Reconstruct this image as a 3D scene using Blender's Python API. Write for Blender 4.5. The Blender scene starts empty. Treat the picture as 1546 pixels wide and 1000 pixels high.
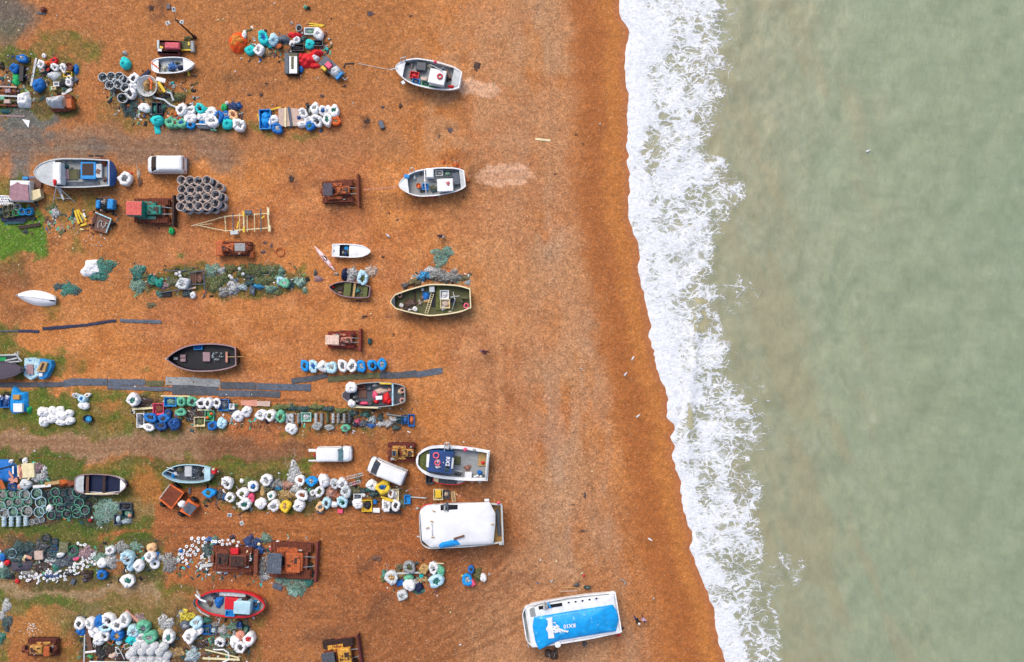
import bpy, math, random
import numpy as np
from mathutils import Vector, Matrix
PI = math.pi
scene = bpy.context.scene
# ------------------------------------------------------------------ camera
HC = 97.0                      # camera height above the beach, metres
S = 12.5                       # photograph pixels per metre on the ground
cam = bpy.data.cameras.new("camera")
cam.sensor_width = 36.0
cam.lens = 36.0 * HC / (1546.0 / S)
cam.clip_end = 3000.0
cam_o = bpy.data.objects.new("camera", cam)
cam_o.location = (0, 0, HC)
scene.collection.objects.link(cam_o)
scene.camera = cam_o
# ------------------------------------------------------------------ sky, sun, exposure
SUN_EL, SUN_AZ = math.radians(52), math.radians(-25)      # overcast: a wide soft sun, from the top of the picture
world = bpy.data.worlds.new("World"); scene.world = world; world.use_nodes = True
wn = world.node_tree; bg = wn.nodes["Background"]
sky = wn.nodes.new("ShaderNodeTexSky"); sky.sky_type = 'NISHITA'; sky.sun_disc = False
sky.sun_elevation = SUN_EL; sky.sun_rotation = SUN_AZ; sky.air_density = 1.0; sky.dust_density = 4.0; sky.ozone_density = 0.6
wn.links.new(sky.outputs[0], bg.inputs[0]); bg.inputs[1].default_value = 0.15
sl = bpy.data.lights.new("sun", 'SUN'); sl.energy = 1.05; sl.angle = math.radians(40); sl.color = (1.0, 0.93, 0.84)
so = bpy.data.objects.new("sun", sl); scene.collection.objects.link(so)
sd = Vector((math.sin(SUN_AZ) * math.cos(SUN_EL), math.cos(SUN_AZ) * math.cos(SUN_EL), math.sin(SUN_EL)))
so.rotation_euler = sd.to_track_quat('Z', 'Y').to_euler()
scene.view_settings.view_transform = 'Standard'; scene.view_settings.look = 'None'
scene.view_settings.exposure = 0.35; scene.view_settings.gamma = 1.0
C = scene.collection
# ------------------------------------------------------------------ helpers
def W(px, py, z=0.0):
    """a photograph pixel, at height z, as a point of the place"""
    k = (HC - z) / HC / S
    return Vector(((px - 773) * k, (500 - py) * k, z))
def M_(px, z=0.0): return px * (HC - z) / HC / S
def lin(c): 
    c = c / 255.0
    return c / 12.92 if c <= 0.04045 else ((c + 0.055) / 1.055) ** 2.4
def alb(rgb, k=0.85): return tuple(min(0.82, lin(x) * k) for x in rgb)
COL = dict(white=(246, 248, 250), blue=(25, 110, 190), teal=(40, 205, 205), pale=(185, 222, 235), green=(105, 185, 150),
    navy=(25, 35, 70), orange=(238, 110, 45), yellow=(238, 200, 55), grey=(158, 162, 162), dgrey=(78, 84, 92), red=(220, 35, 45),
    pink=(245, 90, 125), tan=(190, 155, 100), black=(24, 25, 32), rust=(125, 62, 38), cream=(242, 226, 180), brown=(112, 78, 62),
    mint=(160, 220, 200), seagreen=(25, 140, 125), bright=(25, 150, 225), slate=(88, 98, 112), moss=(98, 106, 52), dteal=(25, 78, 84),
    olive=(95, 95, 60), lgrey=(200, 206, 208), peach=(238, 190, 140), beige=(205, 180, 165), dblue=(25, 70, 130), dbrown=(60, 38, 32),
    mauve=(165, 135, 140), purple=(80, 72, 85), rusto=(190, 95, 40), emerald=(30, 170, 95), pinkish=(215, 150, 130), ochre=(200, 150, 70))
CW = dict(pale="pale blue", dgrey="dark grey", seagreen="sea-green", bright="bright blue", slate="slate grey", moss="mossy green",
    dteal="dark teal", lgrey="light grey", dblue="dark blue", dbrown="dark brown", purple="purplish grey", rusto="orange-rust",
    mauve="mauve", rust="rusty brown", mint="mint green", pinkish="pinkish", emerald="emerald green", peach="peach", green="soft green")
def cw(c): return CW.get(c, c) if isinstance(c, str) else "vivid orange"
def nd(nt, typ, ins=None, **props):
    n = nt.nodes.new(typ)
    for k, v in props.items(): setattr(n, k, v)
    for k, v in (ins or {}).items():
        s = n.inputs[k]
        if isinstance(v, bpy.types.NodeSocket): nt.links.new(v, s)
        else: s.default_value = v
    return n
def mth(nt, op, a, b=0.0, c=0.0, clamp=False):
    n = nt.nodes.new('ShaderNodeMath'); n.operation = op; n.use_clamp = clamp
    for i, v in enumerate((a, b, c)):
        if isinstance(v, bpy.types.NodeSocket): nt.links.new(v, n.inputs[i])
        else: n.inputs[i].default_value = v
    return n.outputs[0]
def mixc(nt, f, a, b, mode='MIX'):
    n = nt.nodes.new('ShaderNodeMix'); n.data_type = 'RGBA'; n.blend_type = mode
    for i, v in ((0, f), (6, a), (7, b)):
        if isinstance(v, bpy.types.NodeSocket): nt.links.new(v, n.inputs[i])
        else: n.inputs[i].default_value = v if i == 0 else (*v[:3], 1)
    return n.outputs[2]
def sstep(nt, x, a, b):
    n = nt.nodes.new('ShaderNodeMapRange'); n.interpolation_type = 'SMOOTHSTEP'
    for i, v in ((0, x), (1, a), (2, b)):
        if isinstance(v, bpy.types.NodeSocket): nt.links.new(v, n.inputs[i])
        else: n.inputs[i].default_value = v
    return n.outputs[0]
_mats = {}
def mat(c, rough=0.6, var=0.18, scale=3.0, dirt=None, damt=0.45, metal=0.0, bump=0.0, fine=0.0, fscale=14.0, k=0.85, spec=0.4):
    """painted / cloth / plastic surface: two scales of tone noise, optional blotches of dirt or rust, optional fine strand pattern"""
    rgb = COL[c] if isinstance(c, str) else c
    key = (rgb, rough, var, scale, dirt, damt, metal, bump, fine, fscale, k)
    if key in _mats: return _mats[key]
    m = bpy.data.materials.new("surface_" + (c if isinstance(c, str) else "custom")); m.use_nodes = True
    nt = m.node_tree; b = nt.nodes["Principled BSDF"]
    a = alb(rgb, k)
    tc = nd(nt, 'ShaderNodeTexCoord'); oi = nd(nt, 'ShaderNodeObjectInfo')
    off = nd(nt, 'ShaderNodeVectorMath', {0: tc.outputs['Object'], 1: oi.outputs['Location']}, operation='ADD')
    v = off.outputs[0]
    n1 = nd(nt, 'ShaderNodeTexNoise', {'Vector': v, 'Scale': scale, 'Detail': 5.0, 'Roughness': 0.65})
    lo = tuple(x * (1 - var * 1.4) for x in a); hi = tuple(min(0.9, x * (1 + var)) for x in a)
    col = mixc(nt, sstep(nt, n1.outputs[0], 0.3, 0.7), lo, hi)
    if fine > 0:
        n3 = nd(nt, 'ShaderNodeTexNoise', {'Vector': v, 'Scale': fscale, 'Detail': 3.0, 'Roughness': 0.7, 'Distortion': 0.8})
        dk = tuple(x * (1 - fine) for x in a); lt = tuple(min(0.85, x * (1 + fine) + 0.10 * fine) for x in a)
        fx = mixc(nt, sstep(nt, n3.outputs[0], 0.38, 0.62), dk, lt)
        col = mixc(nt, 0.6, col, fx)
    if dirt:
        d = alb(COL[dirt] if isinstance(dirt, str) else dirt)
        n2 = nd(nt, 'ShaderNodeTexNoise', {'Vector': v, 'Scale': scale * 1.7, 'Detail': 6.0, 'Roughness': 0.7})
        col = mixc(nt, sstep(nt, n2.outputs[0], 0.72 - damt * 0.35, 0.80 - damt * 0.30), col, d)
    nt.links.new(col, b.inputs['Base Color'])
    b.inputs['Roughness'].default_value = rough; b.inputs['Metallic'].default_value = metal
    b.inputs['Specular IOR Level'].default_value = spec
    if bump > 0:
        nb = nd(nt, 'ShaderNodeTexNoise', {'Vector': v, 'Scale': scale * 3, 'Detail': 4.0})
        bm = nd(nt, 'ShaderNodeBump', {'Height': nb.outputs[0], 'Strength': bump, 'Distance': 0.08})
        nt.links.new(bm.outputs[0], b.inputs['Normal'])
    _mats[key] = m
    return m
def cloth(c): return mat(c, 0.75, 0.08, 2.6, dirt=('beige' if c == 'white' else None), damt=.08, bump=0.5, fine=0.06, fscale=7, k=0.95)
NM = dict(green=(112, 150, 132), seagreen=(45, 128, 114), mint=(150, 190, 174), dteal=(48, 84, 86), rusto=(165, 98, 66), olive=(104, 104, 72), grey=(150, 152, 150), moss=(94, 104, 54))
def netm(c): return mat(NM.get(c, c) if isinstance(c, str) else c, 0.85, 0.25, 1.6, bump=0.9, fine=0.75, fscale=6.5, dirt='olive' if c in ('green', 'grey', 'mint', 'seagreen', 'dteal') else None, damt=.25)
def paint(c): return mat(c, 0.42, 0.10, 1.3, dirt='brown', damt=0.10)
def worn(c, d='rust', a=0.45): return mat(c, 0.6, 0.2, 1.6, dirt=d, damt=a, bump=0.3, fine=0.3, fscale=5)
def wood(c): return mat(c, 0.75, 0.2, 2.0, fine=0.2, fscale=9)
def plas(c): return mat(c, 0.45, 0.10, 2.0)
RUST = lambda: mat('rust', 0.85, 0.4, 1.8, dirt='rusto', damt=0.25, bump=0.6, fine=0.45, fscale=6)
def tag(o, label, cat, group=None, kind=None):
    if label: o['label'] = label
    if cat: o['category'] = cat
    if group: o['group'] = group
    if kind: o['kind'] = kind
    return o
class MB:
    """collects shapes given in world coordinates; build() links them as ONE mesh object"""
    def __init__(s): s.v = []; s.f = []
    def add(s, vs, fs):
        n = len(s.v); s.v += [tuple(p) for p in vs]; s.f += [tuple(i + n for i in f) for f in fs]; return s
    def box(s, c, d, a=0.0, tilt=0.0, bev=0.0):
        x, y, z = d[0] / 2, d[1] / 2, d[2] / 2
        b = min(bev, x * .9, y * .9, z * .9)
        if b > 0:
            pts = []
            for zz, ins in ((-z, b), (-z + b, 0), (z - b, 0), (z, b)):
                xx, yy = x - ins, y - ins; q = b * 0.6
                pts += [(xx, -yy + q, zz), (xx, yy - q, zz), (xx - q, yy, zz), (-xx + q, yy, zz), (-xx, yy - q, zz), (-xx, -yy + q, zz), (-xx + q, -yy, zz), (xx - q, -yy, zz)]
            fs = [tuple(range(7, -1, -1)), tuple(range(24, 32))]
            for r in range(3):
                for i in range(8): fs.append((r * 8 + i, r * 8 + (i + 1) % 8, r * 8 + 8 + (i + 1) % 8, r * 8 + 8 + i))
        else:
            pts = [(i, j, k) for k in (-z, z) for i, j in ((-x, -y), (x, -y), (x, y), (-x, y))]
            fs = [(3, 2, 1, 0), (4, 5, 6, 7), (0, 1, 5, 4), (1, 2, 6, 5), (2, 3, 7, 6), (3, 0, 4, 7)]
        ca, sa, ct, st = math.cos(a), math.sin(a), math.cos(tilt), math.sin(tilt)
        out = []
        for (i, j, k) in pts:
            i, k = i * ct - k * st, i * st + k * ct
            out.append((c[0] + i * ca - j * sa, c[1] + i * sa + j * ca, c[2] + k))
        return s.add(out, fs)
    def pbox(s, px, py, w, h, z0, z1, ang=0.0, bev=0.0):
        c = W(px, py, z1); 
        return s.box((c.x, c.y, (z0 + z1) / 2), (M_(w, z1), M_(h, z1), z1 - z0), math.radians(ang), 0, bev)
    def tube(s, pts, r, seg=6, closed=False):
        pts = [Vector(p) for p in pts]; n = len(pts); vs = []; fs = []
        rr = r if isinstance(r, (list, tuple)) else [r] * n
        for i, p in enumerate(pts):
            a = pts[(i - 1) % n] if (closed or i > 0) else p; b = pts[(i + 1) % n] if (closed or i < n - 1) else p
            t = (b - a).normalized() if (b - a).length > 1e-6 else Vector((0, 0, 1))
            u = t.cross(Vector((0, 0, 1)));  u = u.normalized() if u.length > 1e-3 else Vector((1, 0, 0))
            w = t.cross(u)
            for k in range(seg):
                an = 2 * PI * k / seg; vs.append(p + (u * math.cos(an) + w * math.sin(an)) * rr[i])
        for i in range(n if closed else n - 1):
            j = (i + 1) % n
            for k in range(seg): fs.append((i * seg + k, i * seg + (k + 1) % seg, j * seg + (k + 1) % seg, j * seg + k))
        if not closed: fs += [tuple(range(seg - 1, -1, -1)), tuple(range((n - 1) * seg, n * seg))]
        return s.add(vs, fs)
    def ptube(s, pts, r, seg=6, closed=False): return s.tube([W(*p) for p in pts], r, seg, closed)
    def lathe(s, c, prof, seg=20, sx=1.0, sy=1.0, fn=None, a=0.0):
        vs = []; fs = []; n = len(prof); ca, sa = math.cos(a), math.sin(a)
        for i, (r, z) in enumerate(prof):
            for k in range(seg):
                an = 2 * PI * k / seg; q, zz = (r, z) if fn is None else fn(i, an, r, z)
                x, y = q * math.cos(an) * sx, q * math.sin(an) * sy
                vs.append((c[0] + x * ca - y * sa, c[1] + x * sa + y * ca, c[2] + zz))
        for i in range(n - 1):
            for k in range(seg): fs.append((i * seg + k, i * seg + (k + 1) % seg, (i + 1) * seg + (k + 1) % seg, (i + 1) * seg + k))
        if prof[0][0] > 1e-4: fs.append(tuple(range(seg - 1, -1, -1)))
        if prof[-1][0] > 1e-4: fs.append(tuple(range((n - 1) * seg, n * seg)))
        return s.add(vs, fs)
    def torus(s, c, R, r, seg=18, sg=7, sx=1.0, sy=1.0, axis='z', a=0.0):
        vs = []; fs = []
        for i in range(seg):
            t = 2 * PI * i / seg
            for k in range(sg):
                p = 2 * PI * k / sg; q = R + r * math.cos(p)
                x, y, z = q * math.cos(t) * sx, q * math.sin(t) * sy, r * math.sin(p)
                if axis == 'x': x, y, z = z, x, y
                if axis == 'y': x, y, z = x, z, y
                vs.append((c[0] + x * math.cos(a) - y * math.sin(a), c[1] + x * math.sin(a) + y * math.cos(a), c[2] + z))
        for i in range(seg):
            for k in range(sg): fs.append((i * sg + k, ((i + 1) % seg) * sg + k, ((i + 1) % seg) * sg + (k + 1) % sg, i * sg + (k + 1) % sg))
        return s.add(vs, fs)
    def prism(s, poly, z0, z1):
        """poly: world (x,y) counterclockwise"""
        n = len(poly); vs = [(p[0], p[1], z0) for p in poly] + [(p[0], p[1], z1) for p in poly]
        fs = [tuple(range(n - 1, -1, -1)), tuple(range(n, 2 * n))] + [(i, (i + 1) % n, n + (i + 1) % n, n + i) for i in range(n)]
        return s.add(vs, fs)
    def pprism(s, pts, z0, z1):
        q = [W(x, y, z1) for x, y in pts]
        ar = sum(q[i].x * q[(i + 1) % len(q)].y - q[(i + 1) % len(q)].x * q[i].y for i in range(len(q)))
        if ar < 0: q.reverse()
        return s.prism([(p.x, p.y) for p in q], z0, z1)
    def rings(s, rs, cap0=True, cap1=True):
        n = len(rs[0]); vs = [p for r in rs for p in r]; fs = []
        for i in range(len(rs) - 1):
            for k in range(n): fs.append((i * n + k, i * n + (k + 1) % n, (i + 1) * n + (k + 1) % n, (i + 1) * n + k))
        if cap0: fs.append(tuple(range(n - 1, -1, -1)))
        if cap1: fs.append(tuple(range((len(rs) - 1) * n, len(rs) * n)))
        return s.add(vs, fs)
    def mesh(s, name, smooth=False, org=None):
        me = bpy.data.meshes.new(name); v = s.v
        if org is not None:
            inv = org.inverted(); v = [tuple(inv @ Vector(p)) for p in v]
        me.from_pydata(v, [], s.f); me.update()
        if smooth: me.polygons.foreach_set('use_smooth', [True] * len(me.polygons))
        return me
    def build(s, name, m, parent=None, smooth=False):
        org = None if parent is None else world_m(parent)
        me = s.mesh(name, smooth, org); me.materials.append(m)
        o = bpy.data.objects.new(name, me); C.objects.link(o)
        if parent is not None: o.parent = parent
        return o
def world_m(o):
    m = Matrix.Translation(o.location) @ o.rotation_euler.to_matrix().to_4x4() @ Matrix.Diagonal((*o.scale, 1))
    return (world_m(o.parent) @ m) if o.parent else m
def thing(name, label, cat, px=0, py=0, ang=0.0, group=None, z=0.0, loc=None):
    o = bpy.data.objects.new(name, None); C.objects.link(o); o.empty_display_size = 0.3
    o.location = loc if loc is not None else W(px, py, z); o.rotation_euler = (0, 0, math.radians(ang))
    return tag(o, label, cat, group)
def solo(mb, name, m, label, cat, group=None, smooth=False, kind=None):
    """one-mesh thing whose origin is moved to the base of its shape"""
    xs = [p[0] for p in mb.v]; ys = [p[1] for p in mb.v]; zs = [p[2] for p in mb.v]
    c = Vector((sum(xs) / len(xs), sum(ys) / len(ys), min(zs)))
    me = mb.mesh(name, smooth, Matrix.Translation(c)); me.materials.append(m)
    o = bpy.data.objects.new(name, me); C.objects.link(o); o.location = c
    return tag(o, label, cat, group, kind)
# ------------------------------------------------------------------ labels of the many small things
ORD = "first second third fourth fifth sixth seventh eighth ninth tenth eleventh twelfth thirteenth fourteenth fifteenth sixteenth seventeenth eighteenth nineteenth twentieth".split()
_reg = []
def later(o, px, py, phrase, cl, group=None):
    _reg.append((o, px, py, phrase, cl))
    if group: o['group'] = group
LM = dict(A="around the red tarpaulin", B="by the covered digger", C="behind the small white dinghy", D="by the beige board",
    E="in the weedy net row", F="below the black matting", G="beside the white pickup", K="near the navy-lined boat", H="around the two rusty bulldozers",
    J="among the ring floats", L="below the red boat", N="in the lone heap", Q="above the mossy boat", R="in the row of nine", X="on the open shingle",
    P="by the workboat", V="by the blue-roofed boat", S="by the wrinkled blue tarpaulin", Y="by the green bulldozer", T="in the small heap", U="by the white speedboat")
def finish_labels():
    by = {}
    for r in _reg: by.setdefault((r[3], r[4]), []).append(r)
    for (ph, cl), L in by.items():
        lm = LM.get(cl, cl)
        if len(L) == 1: L[0][0]['label'] = f"{ph} {lm}"
        else:
            L.sort(key=lambda r: -r[1])
            for i, r in enumerate(L):
                r[0]['label'] = (f"{ORD[i]} {ph} from the sea {lm}".replace(' fishing net heap', ' net heap') if i < 20 else f"{ph} {lm}, inland end")
# ------------------------------------------------------------------ noise on arrays
def vn(x, y, seed=0):
    xi = np.floor(x).astype(np.int64); yi = np.floor(y).astype(np.int64); fx = x - xi; fy = y - yi
    def h(a, b):
        n = (a * 374761393 + b * 668265263 + seed * 1442695041) & 0xffffffff
        n = ((n ^ (n >> 13)) * 1274126177) & 0xffffffff
        return ((n ^ (n >> 16)) & 0xffff) / 65535.0
    u = fx * fx * (3 - 2 * fx); v = fy * fy * (3 - 2 * fy)
    return (h(xi, yi) * (1 - u) + h(xi + 1, yi) * u) * (1 - v) + (h(xi, yi + 1) * (1 - u) + h(xi + 1, yi + 1) * u) * v
def fbm(x, y, seed=0, o=4, g=0.5):
    t = 0; a = 1; s = 0
    for i in range(o): t = t + a * vn(x * 2 ** i, y * 2 ** i, seed + i * 17); s += a; a *= g
    return t / s
def ss(x, a, b):
    t = np.clip((x - a) / (b - a), 0, 1); return t * t * (3 - 2 * t)
# ================================================================== THE GROUND AND THE SEA
SHP = np.array([(936,-400),(935,0),(938,26),(951,46),(943,79),(944,115),(949,139),(949,165),(946,214),(949,231),(947,244),(951,280),(951,330),(966,380),
    (963,396),(971,439),(981,478),(983,521),(989,558),(1009,604),(1007,630),(1019,643),(1014,660),(1020,674),(1016,687),(1026,718),(1032,772),
    (1044,803),(1043,830),(1055,864),(1079,925),(1081,952),(1096,1000),(1110,1050),(1190,1400)], float)
OUP = np.array([(1105,-400),(1105,0),(1103,30),(1095,50),(1098,100),(1103,150),(1093,180),(1092,200),(1070,222),(1112,240),(1125,262),(1127,300),(1115,330),
    (1095,360),(1092,385),(1090,420),(1098,460),(1104,500),(1106,560),(1140,600),(1156,640),(1153,700),(1158,740),(1150,780),(1150,820),
    (1162,838),(1160,860),(1172,890),(1178,930),(1182,1000),(1190,1400)], float)
SOP = np.array([(1010,-400),(1010,0),(1012,60),(1000,110),(985,160),(980,220),(975,300),(972,340),(985,380),(985,430),(1010,470),(1050,520),(1046,560),(1040,600),
    (1042,640),(1035,680),(1044,720),(1058,780),(1076,830),(1086,870),(1100,920),(1114,960),(1126,1000),(1180,1400)], float)
def shore(py):
    s = np.interp(py, SHP[:, 1], SHP[:, 0])
    w = np.clip(1 - np.abs(py - 500) / 900, 0, 1)
    return s + w * ((vn(py / 13.0, py * 0, 5) - .5) * 7 + (vn(py / 5.0, py * 0, 6) - .5) * 3)
def gz(px, py):
    """height of the shingle, metres: level inland, a soft berm, then down under the water"""
    d = (px - shore(py)) / S
    z = np.where(d > -9, -0.6 * ss(d, -9, 0.4), 0.0)
    return z - np.clip(d, 0, 25) * 0.10
def sgrid(name, xs, ys):
    X, Y = np.meshgrid(xs, ys); n, m = X.shape
    idx = np.arange(n * m).reshape(n, m)
    q = np.stack([idx[:-1, :-1], idx[1:, :-1], idx[1:, 1:], idx[:-1, 1:]], -1).reshape(-1, 4)
    return X, Y, q
def fastmesh(name, co, q):
    me = bpy.data.meshes.new(name)
    me.vertices.add(len(co)); me.vertices.foreach_set('co', co.astype(np.float32).ravel())
    nf, k = q.shape
    me.loops.add(nf * k); me.polygons.add(nf)
    me.loops.foreach_set('vertex_index', q.astype(np.int32).ravel())
    me.polygons.foreach_set('loop_start', np.arange(0, nf * k, k, dtype=np.int32))
    me.polygons.foreach_set('loop_total', np.full(nf, k, np.int32))
    me.polygons.foreach_set('use_smooth', np.ones(nf, bool))
    me.update(calc_edges=True); me.validate()
    return me
def vcol(me, name, rgba):
    a = me.attributes.new(name, 'FLOAT_COLOR', 'POINT'); a.data.foreach_set('color', rgba.astype(np.float32).ravel())
far = [-9000, -5000, -2500, -1400, -900, -600, -400, -300]
xs = np.array(far + list(np.arange(-250, 1140, 2.0)) + [1160, 1200, 1300, 1500, 1900, 2600, 4500, 9000])
ys = np.array(far + list(np.arange(-200, 1200, 2.0)) + [1230, 1260, 1320, 1500, 2000, 3000, 6000, 9000])
X, Y, q = sgrid('beach', xs, ys)
SH = shore(Y)
def wob(x, y, a, sc, sd=3): return x + (fbm(x / sc, y / sc, sd) - .5) * a * 2, y + (fbm(x / sc, y / sc, sd + 9) - .5) * a * 2
WX, WY = wob(X, Y, 22, 34.0); VX, VY = wob(X, Y, 7, 9.0, 31)
GX, GY = wob(WX, WY, 8, 9.0, 41)
def rect(x0, y0, x1, y1, soft=8, xx=None, yy=None):
    xx = GX if xx is None else xx; yy = GY if yy is None else yy
    d = np.minimum(np.minimum(xx - x0, x1 - xx), np.minimum(yy - y0, y1 - yy)); return ss(d, -soft, soft)
def ell(cx, cy, rx, ry, a=0.0, soft=.35, xx=None, yy=None):
    xx = GX if xx is None else xx; yy = GY if yy is None else yy
    a = math.radians(a); dx, dy = xx - cx, yy - cy
    u = (dx * math.cos(a) - dy * math.sin(a)) / rx; v = (dx * math.sin(a) + dy * math.cos(a)) / ry
    return 1 - ss(np.sqrt(u * u + v * v), 1 - soft, 1 + soft)
def L3(c): return np.array([lin(t) for t in c])
col = np.zeros(X.shape + (3,)); 
def lay(m, c, amt=1.0):
    global col
    m = np.clip(m * amt, 0, 1)[..., None]; col = col * (1 - m) + L3(c) * m
n1 = fbm(X / 130, Y / 110, 1, 5); n2 = fbm(X / 26, Y / 24, 2, 4); n3 = fbm(X / 9, Y / 9, 4, 3)
col[:] = L3((199, 127, 76))
lay(ss(n1, .45, .75), (186, 116, 78)); lay(ss(n2, .5, .85), (212, 142, 96), .7); lay(ss(1 - n2, .55, .8), (176, 104, 58), .6)
lay(rect(-2000, -2000, 620, 215, 60), (168, 108, 72), .62)                          # duller, browner top corner
lay(rect(-2000, 215, 260, 470, 50), (172, 112, 74), .5)
lay(ell(450, 60, 260, 70, 0, .6), (178, 116, 72), .5)
lay(rect(-2000, 740, 1060, 3000, 40), (172, 104, 62), .62)                            # reddish trodden shingle low down
lay(rect(420, 900, 800, 3000, 40), (178, 122, 84), .6)
lay(rect(-2000, 640, 720, 3000, 60) * (.5 + .5 * ss(n1, .35, .6)), (158, 92, 60), .42)
lay(rect(560, 720, 800, 900, 30), (160, 92, 56), .4)
# pale grey-lilac shingle band along the crest
bx = X - np.interp(Y, [0, 300, 600, 1000], [806, 826, 832, 880])
lay(np.exp(-(bx / 66) ** 2) * ss(fbm(X / 30, Y / 80, 8, 4), .30, .62), (190, 146, 120), .85)
lay(np.exp(-((bx + 8) / 34) ** 2) * ss(fbm(X / 22, Y / 60, 12, 4), .48, .70), (180, 146, 132), .55)
lay(np.exp(-((bx - 60) / 34) ** 2) * ss(fbm(X / 20, Y / 70, 14, 4), .42, .70), (184, 140, 118), .7)
lay(ell(740, 150, 120, 130, 0, .6) * ss(n2, .35, .6), (192, 146, 118), .6); lay(ell(820, 940, 120, 110, 0, .6), (176, 130, 104), .7)
lay(ell(730, 470, 60, 120, 0, .6) * ss(n3, .4, .6), (206, 148, 110), .5)
lay(ss(X, 640, 760) * (1 - ss(X, 880, 930)) * ss(fbm(X / 60, Y / 90, 16, 4), .30, .62), (190, 134, 102), .62)
lay(ell(700, 430, 90, 60, 0, .6) * ss(n2, .3, .6), (200, 140, 100), .6)
# damp band by the water
dS = SH + (n2 - .5) * 26
lay(ss(X, dS - 98, dS - 66), (176, 105, 58), .92); lay(ss(X, dS - 70, dS - 56) * (1 - ss(X, dS - 48, dS - 30)), (162, 94, 52), .38)
lay(ss(X, dS - 42, dS - 22), (194, 122, 66), .75); wet = ss(X, SH - 14, SH - 2); lay(wet, (176, 108, 76), .7)
# lanes: trodden, grey-mauve, with dark damp blotches
lay(rect(-2000, 194, 360, 250, 14) * (.62 + .38 * ss(n2 + .25 * n3, .38, .62)), (148, 116, 102), .92); lay(rect(340, 200, 620, 244, 16), (172, 118, 86), .6)
lay(rect(-40, 176, 95, 228, 14) * ss(n2, .35, .55), (112, 108, 112), .8); lay(ell(40, 180, 60, 10, 0, .3), (104, 108, 112), .9)
lay(ell(28, 255, 14, 34, -20, .5), (118, 112, 116), .9); lay(ell(120, 228, 60, 9, 0, .5), (150, 130, 118), .6)
lay(ell(145, 222, 26, 10, 0, .5) , (112, 110, 116), .6); lay(ell(0, 20, 46, 40, 0, .5), (98, 96, 98), .9); lay(ell(10, 60, 20, 30, 0, .5), (104, 104, 90), .6)
lay(rect(-2000, 654, 330, 694, 7), (160, 126, 106), .95); lay(rect(300, 661, 472, 698, 8), (136, 96, 76), .9); lay(rect(460, 650, 640, 700, 14), (160, 100, 62), .6)
lay(ell(212, 690, 70, 8, 40, .5), (150, 118, 100), .6)
lay(rect(60, 894, 290, 962, 16) * (.6 + .4 * n2), (150, 126, 92), .75); lay(rect(-2000, 880, 240, 898, 8), (160, 136, 112), .95); lay(rect(110, 900, 400, 1100, 20) * (1 - ss(n2, .4, .7)), (134, 104, 76), .5); lay(ell(135, 925, 16, 28, 10, .5), (136, 112, 96), .8)
# grass and moss under and between the heaps
G = np.zeros(X.shape)
def gr(m, a=1.0):
    global G
    G = np.maximum(G, m * a)
for r in [(-200,72,60,112,.8),(60,50,150,96,.55),(30,95,120,170,.75),(-200,150,112,172,.9),(-60,262,28,300,.6),(-200,318,62,392,1.0),(0,390,40,420,.5),
    (72,300,140,330,.5),(110,335,130,375,.4),(195,402,470,446,.62),(-200,485,25,535,.85),(-200,528,92,572,.8),(100,530,135,560,.35),(-200,592,120,655,.95),
    (100,590,258,660,.75),(240,604,440,618,.7),(250,632,330,656,.7),(420,640,600,656,.45),(420,612,560,624,.8),(-200,684,132,732,.95),(110,700,235,800,.8),
    (-200,786,150,816,1),(60,808,238,880,.85),(-200,815,70,880,.45),(-200,893,118,920,.85),(100,900,265,950,.42),(232,692,335,742,.95),(330,690,480,772,.78),
    (60,905,400,1200,.30),(-200,905,14,1200,.6),(250,186,400,196,.8),(378,192,470,204,.55),(255,130,285,158,.6),(150,160,240,190,.35),(500,738,600,756,.35),
    (120,940,165,985,.7),(96,930,120,960,.5),(380,935,400,965,.7),(235,878,300,895,.6),(200,820,250,875,.7)]:
    gr(rect(*r[:4], 7), r[4])
gr(ell(277, 377, 6, 8), .9); gr(ell(80, 470, 16, 18, 0, .7), .3); gr(ell(95, 522, 10, 9, 0, .6), .5); gr(ell(218, 552, 8, 6, 0, .6), .5); gr(ell(395, 385, 2, 2), .3)
G = G * ss(fbm(X / 12, Y / 12, 21, 4) + .44 * G, .40, .66)
gn = fbm(X / 16, Y / 14, 25, 4)
lay(G, (102, 106, 52), .92); lay(G * ss(gn, .42, .68), (82, 108, 38), .85); lay(G * ss(1 - gn, .55, .8), (138, 122, 82), .7)
lay(G * rect(-200, 318, 64, 392, 10), (92, 140, 42), .7); lay(G * rect(-200, 684, 240, 830, 12), (74, 96, 36), .5)
lay(G * ell(50, 615, 30, 20, 0, .5), (96, 116, 36), .6)
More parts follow.
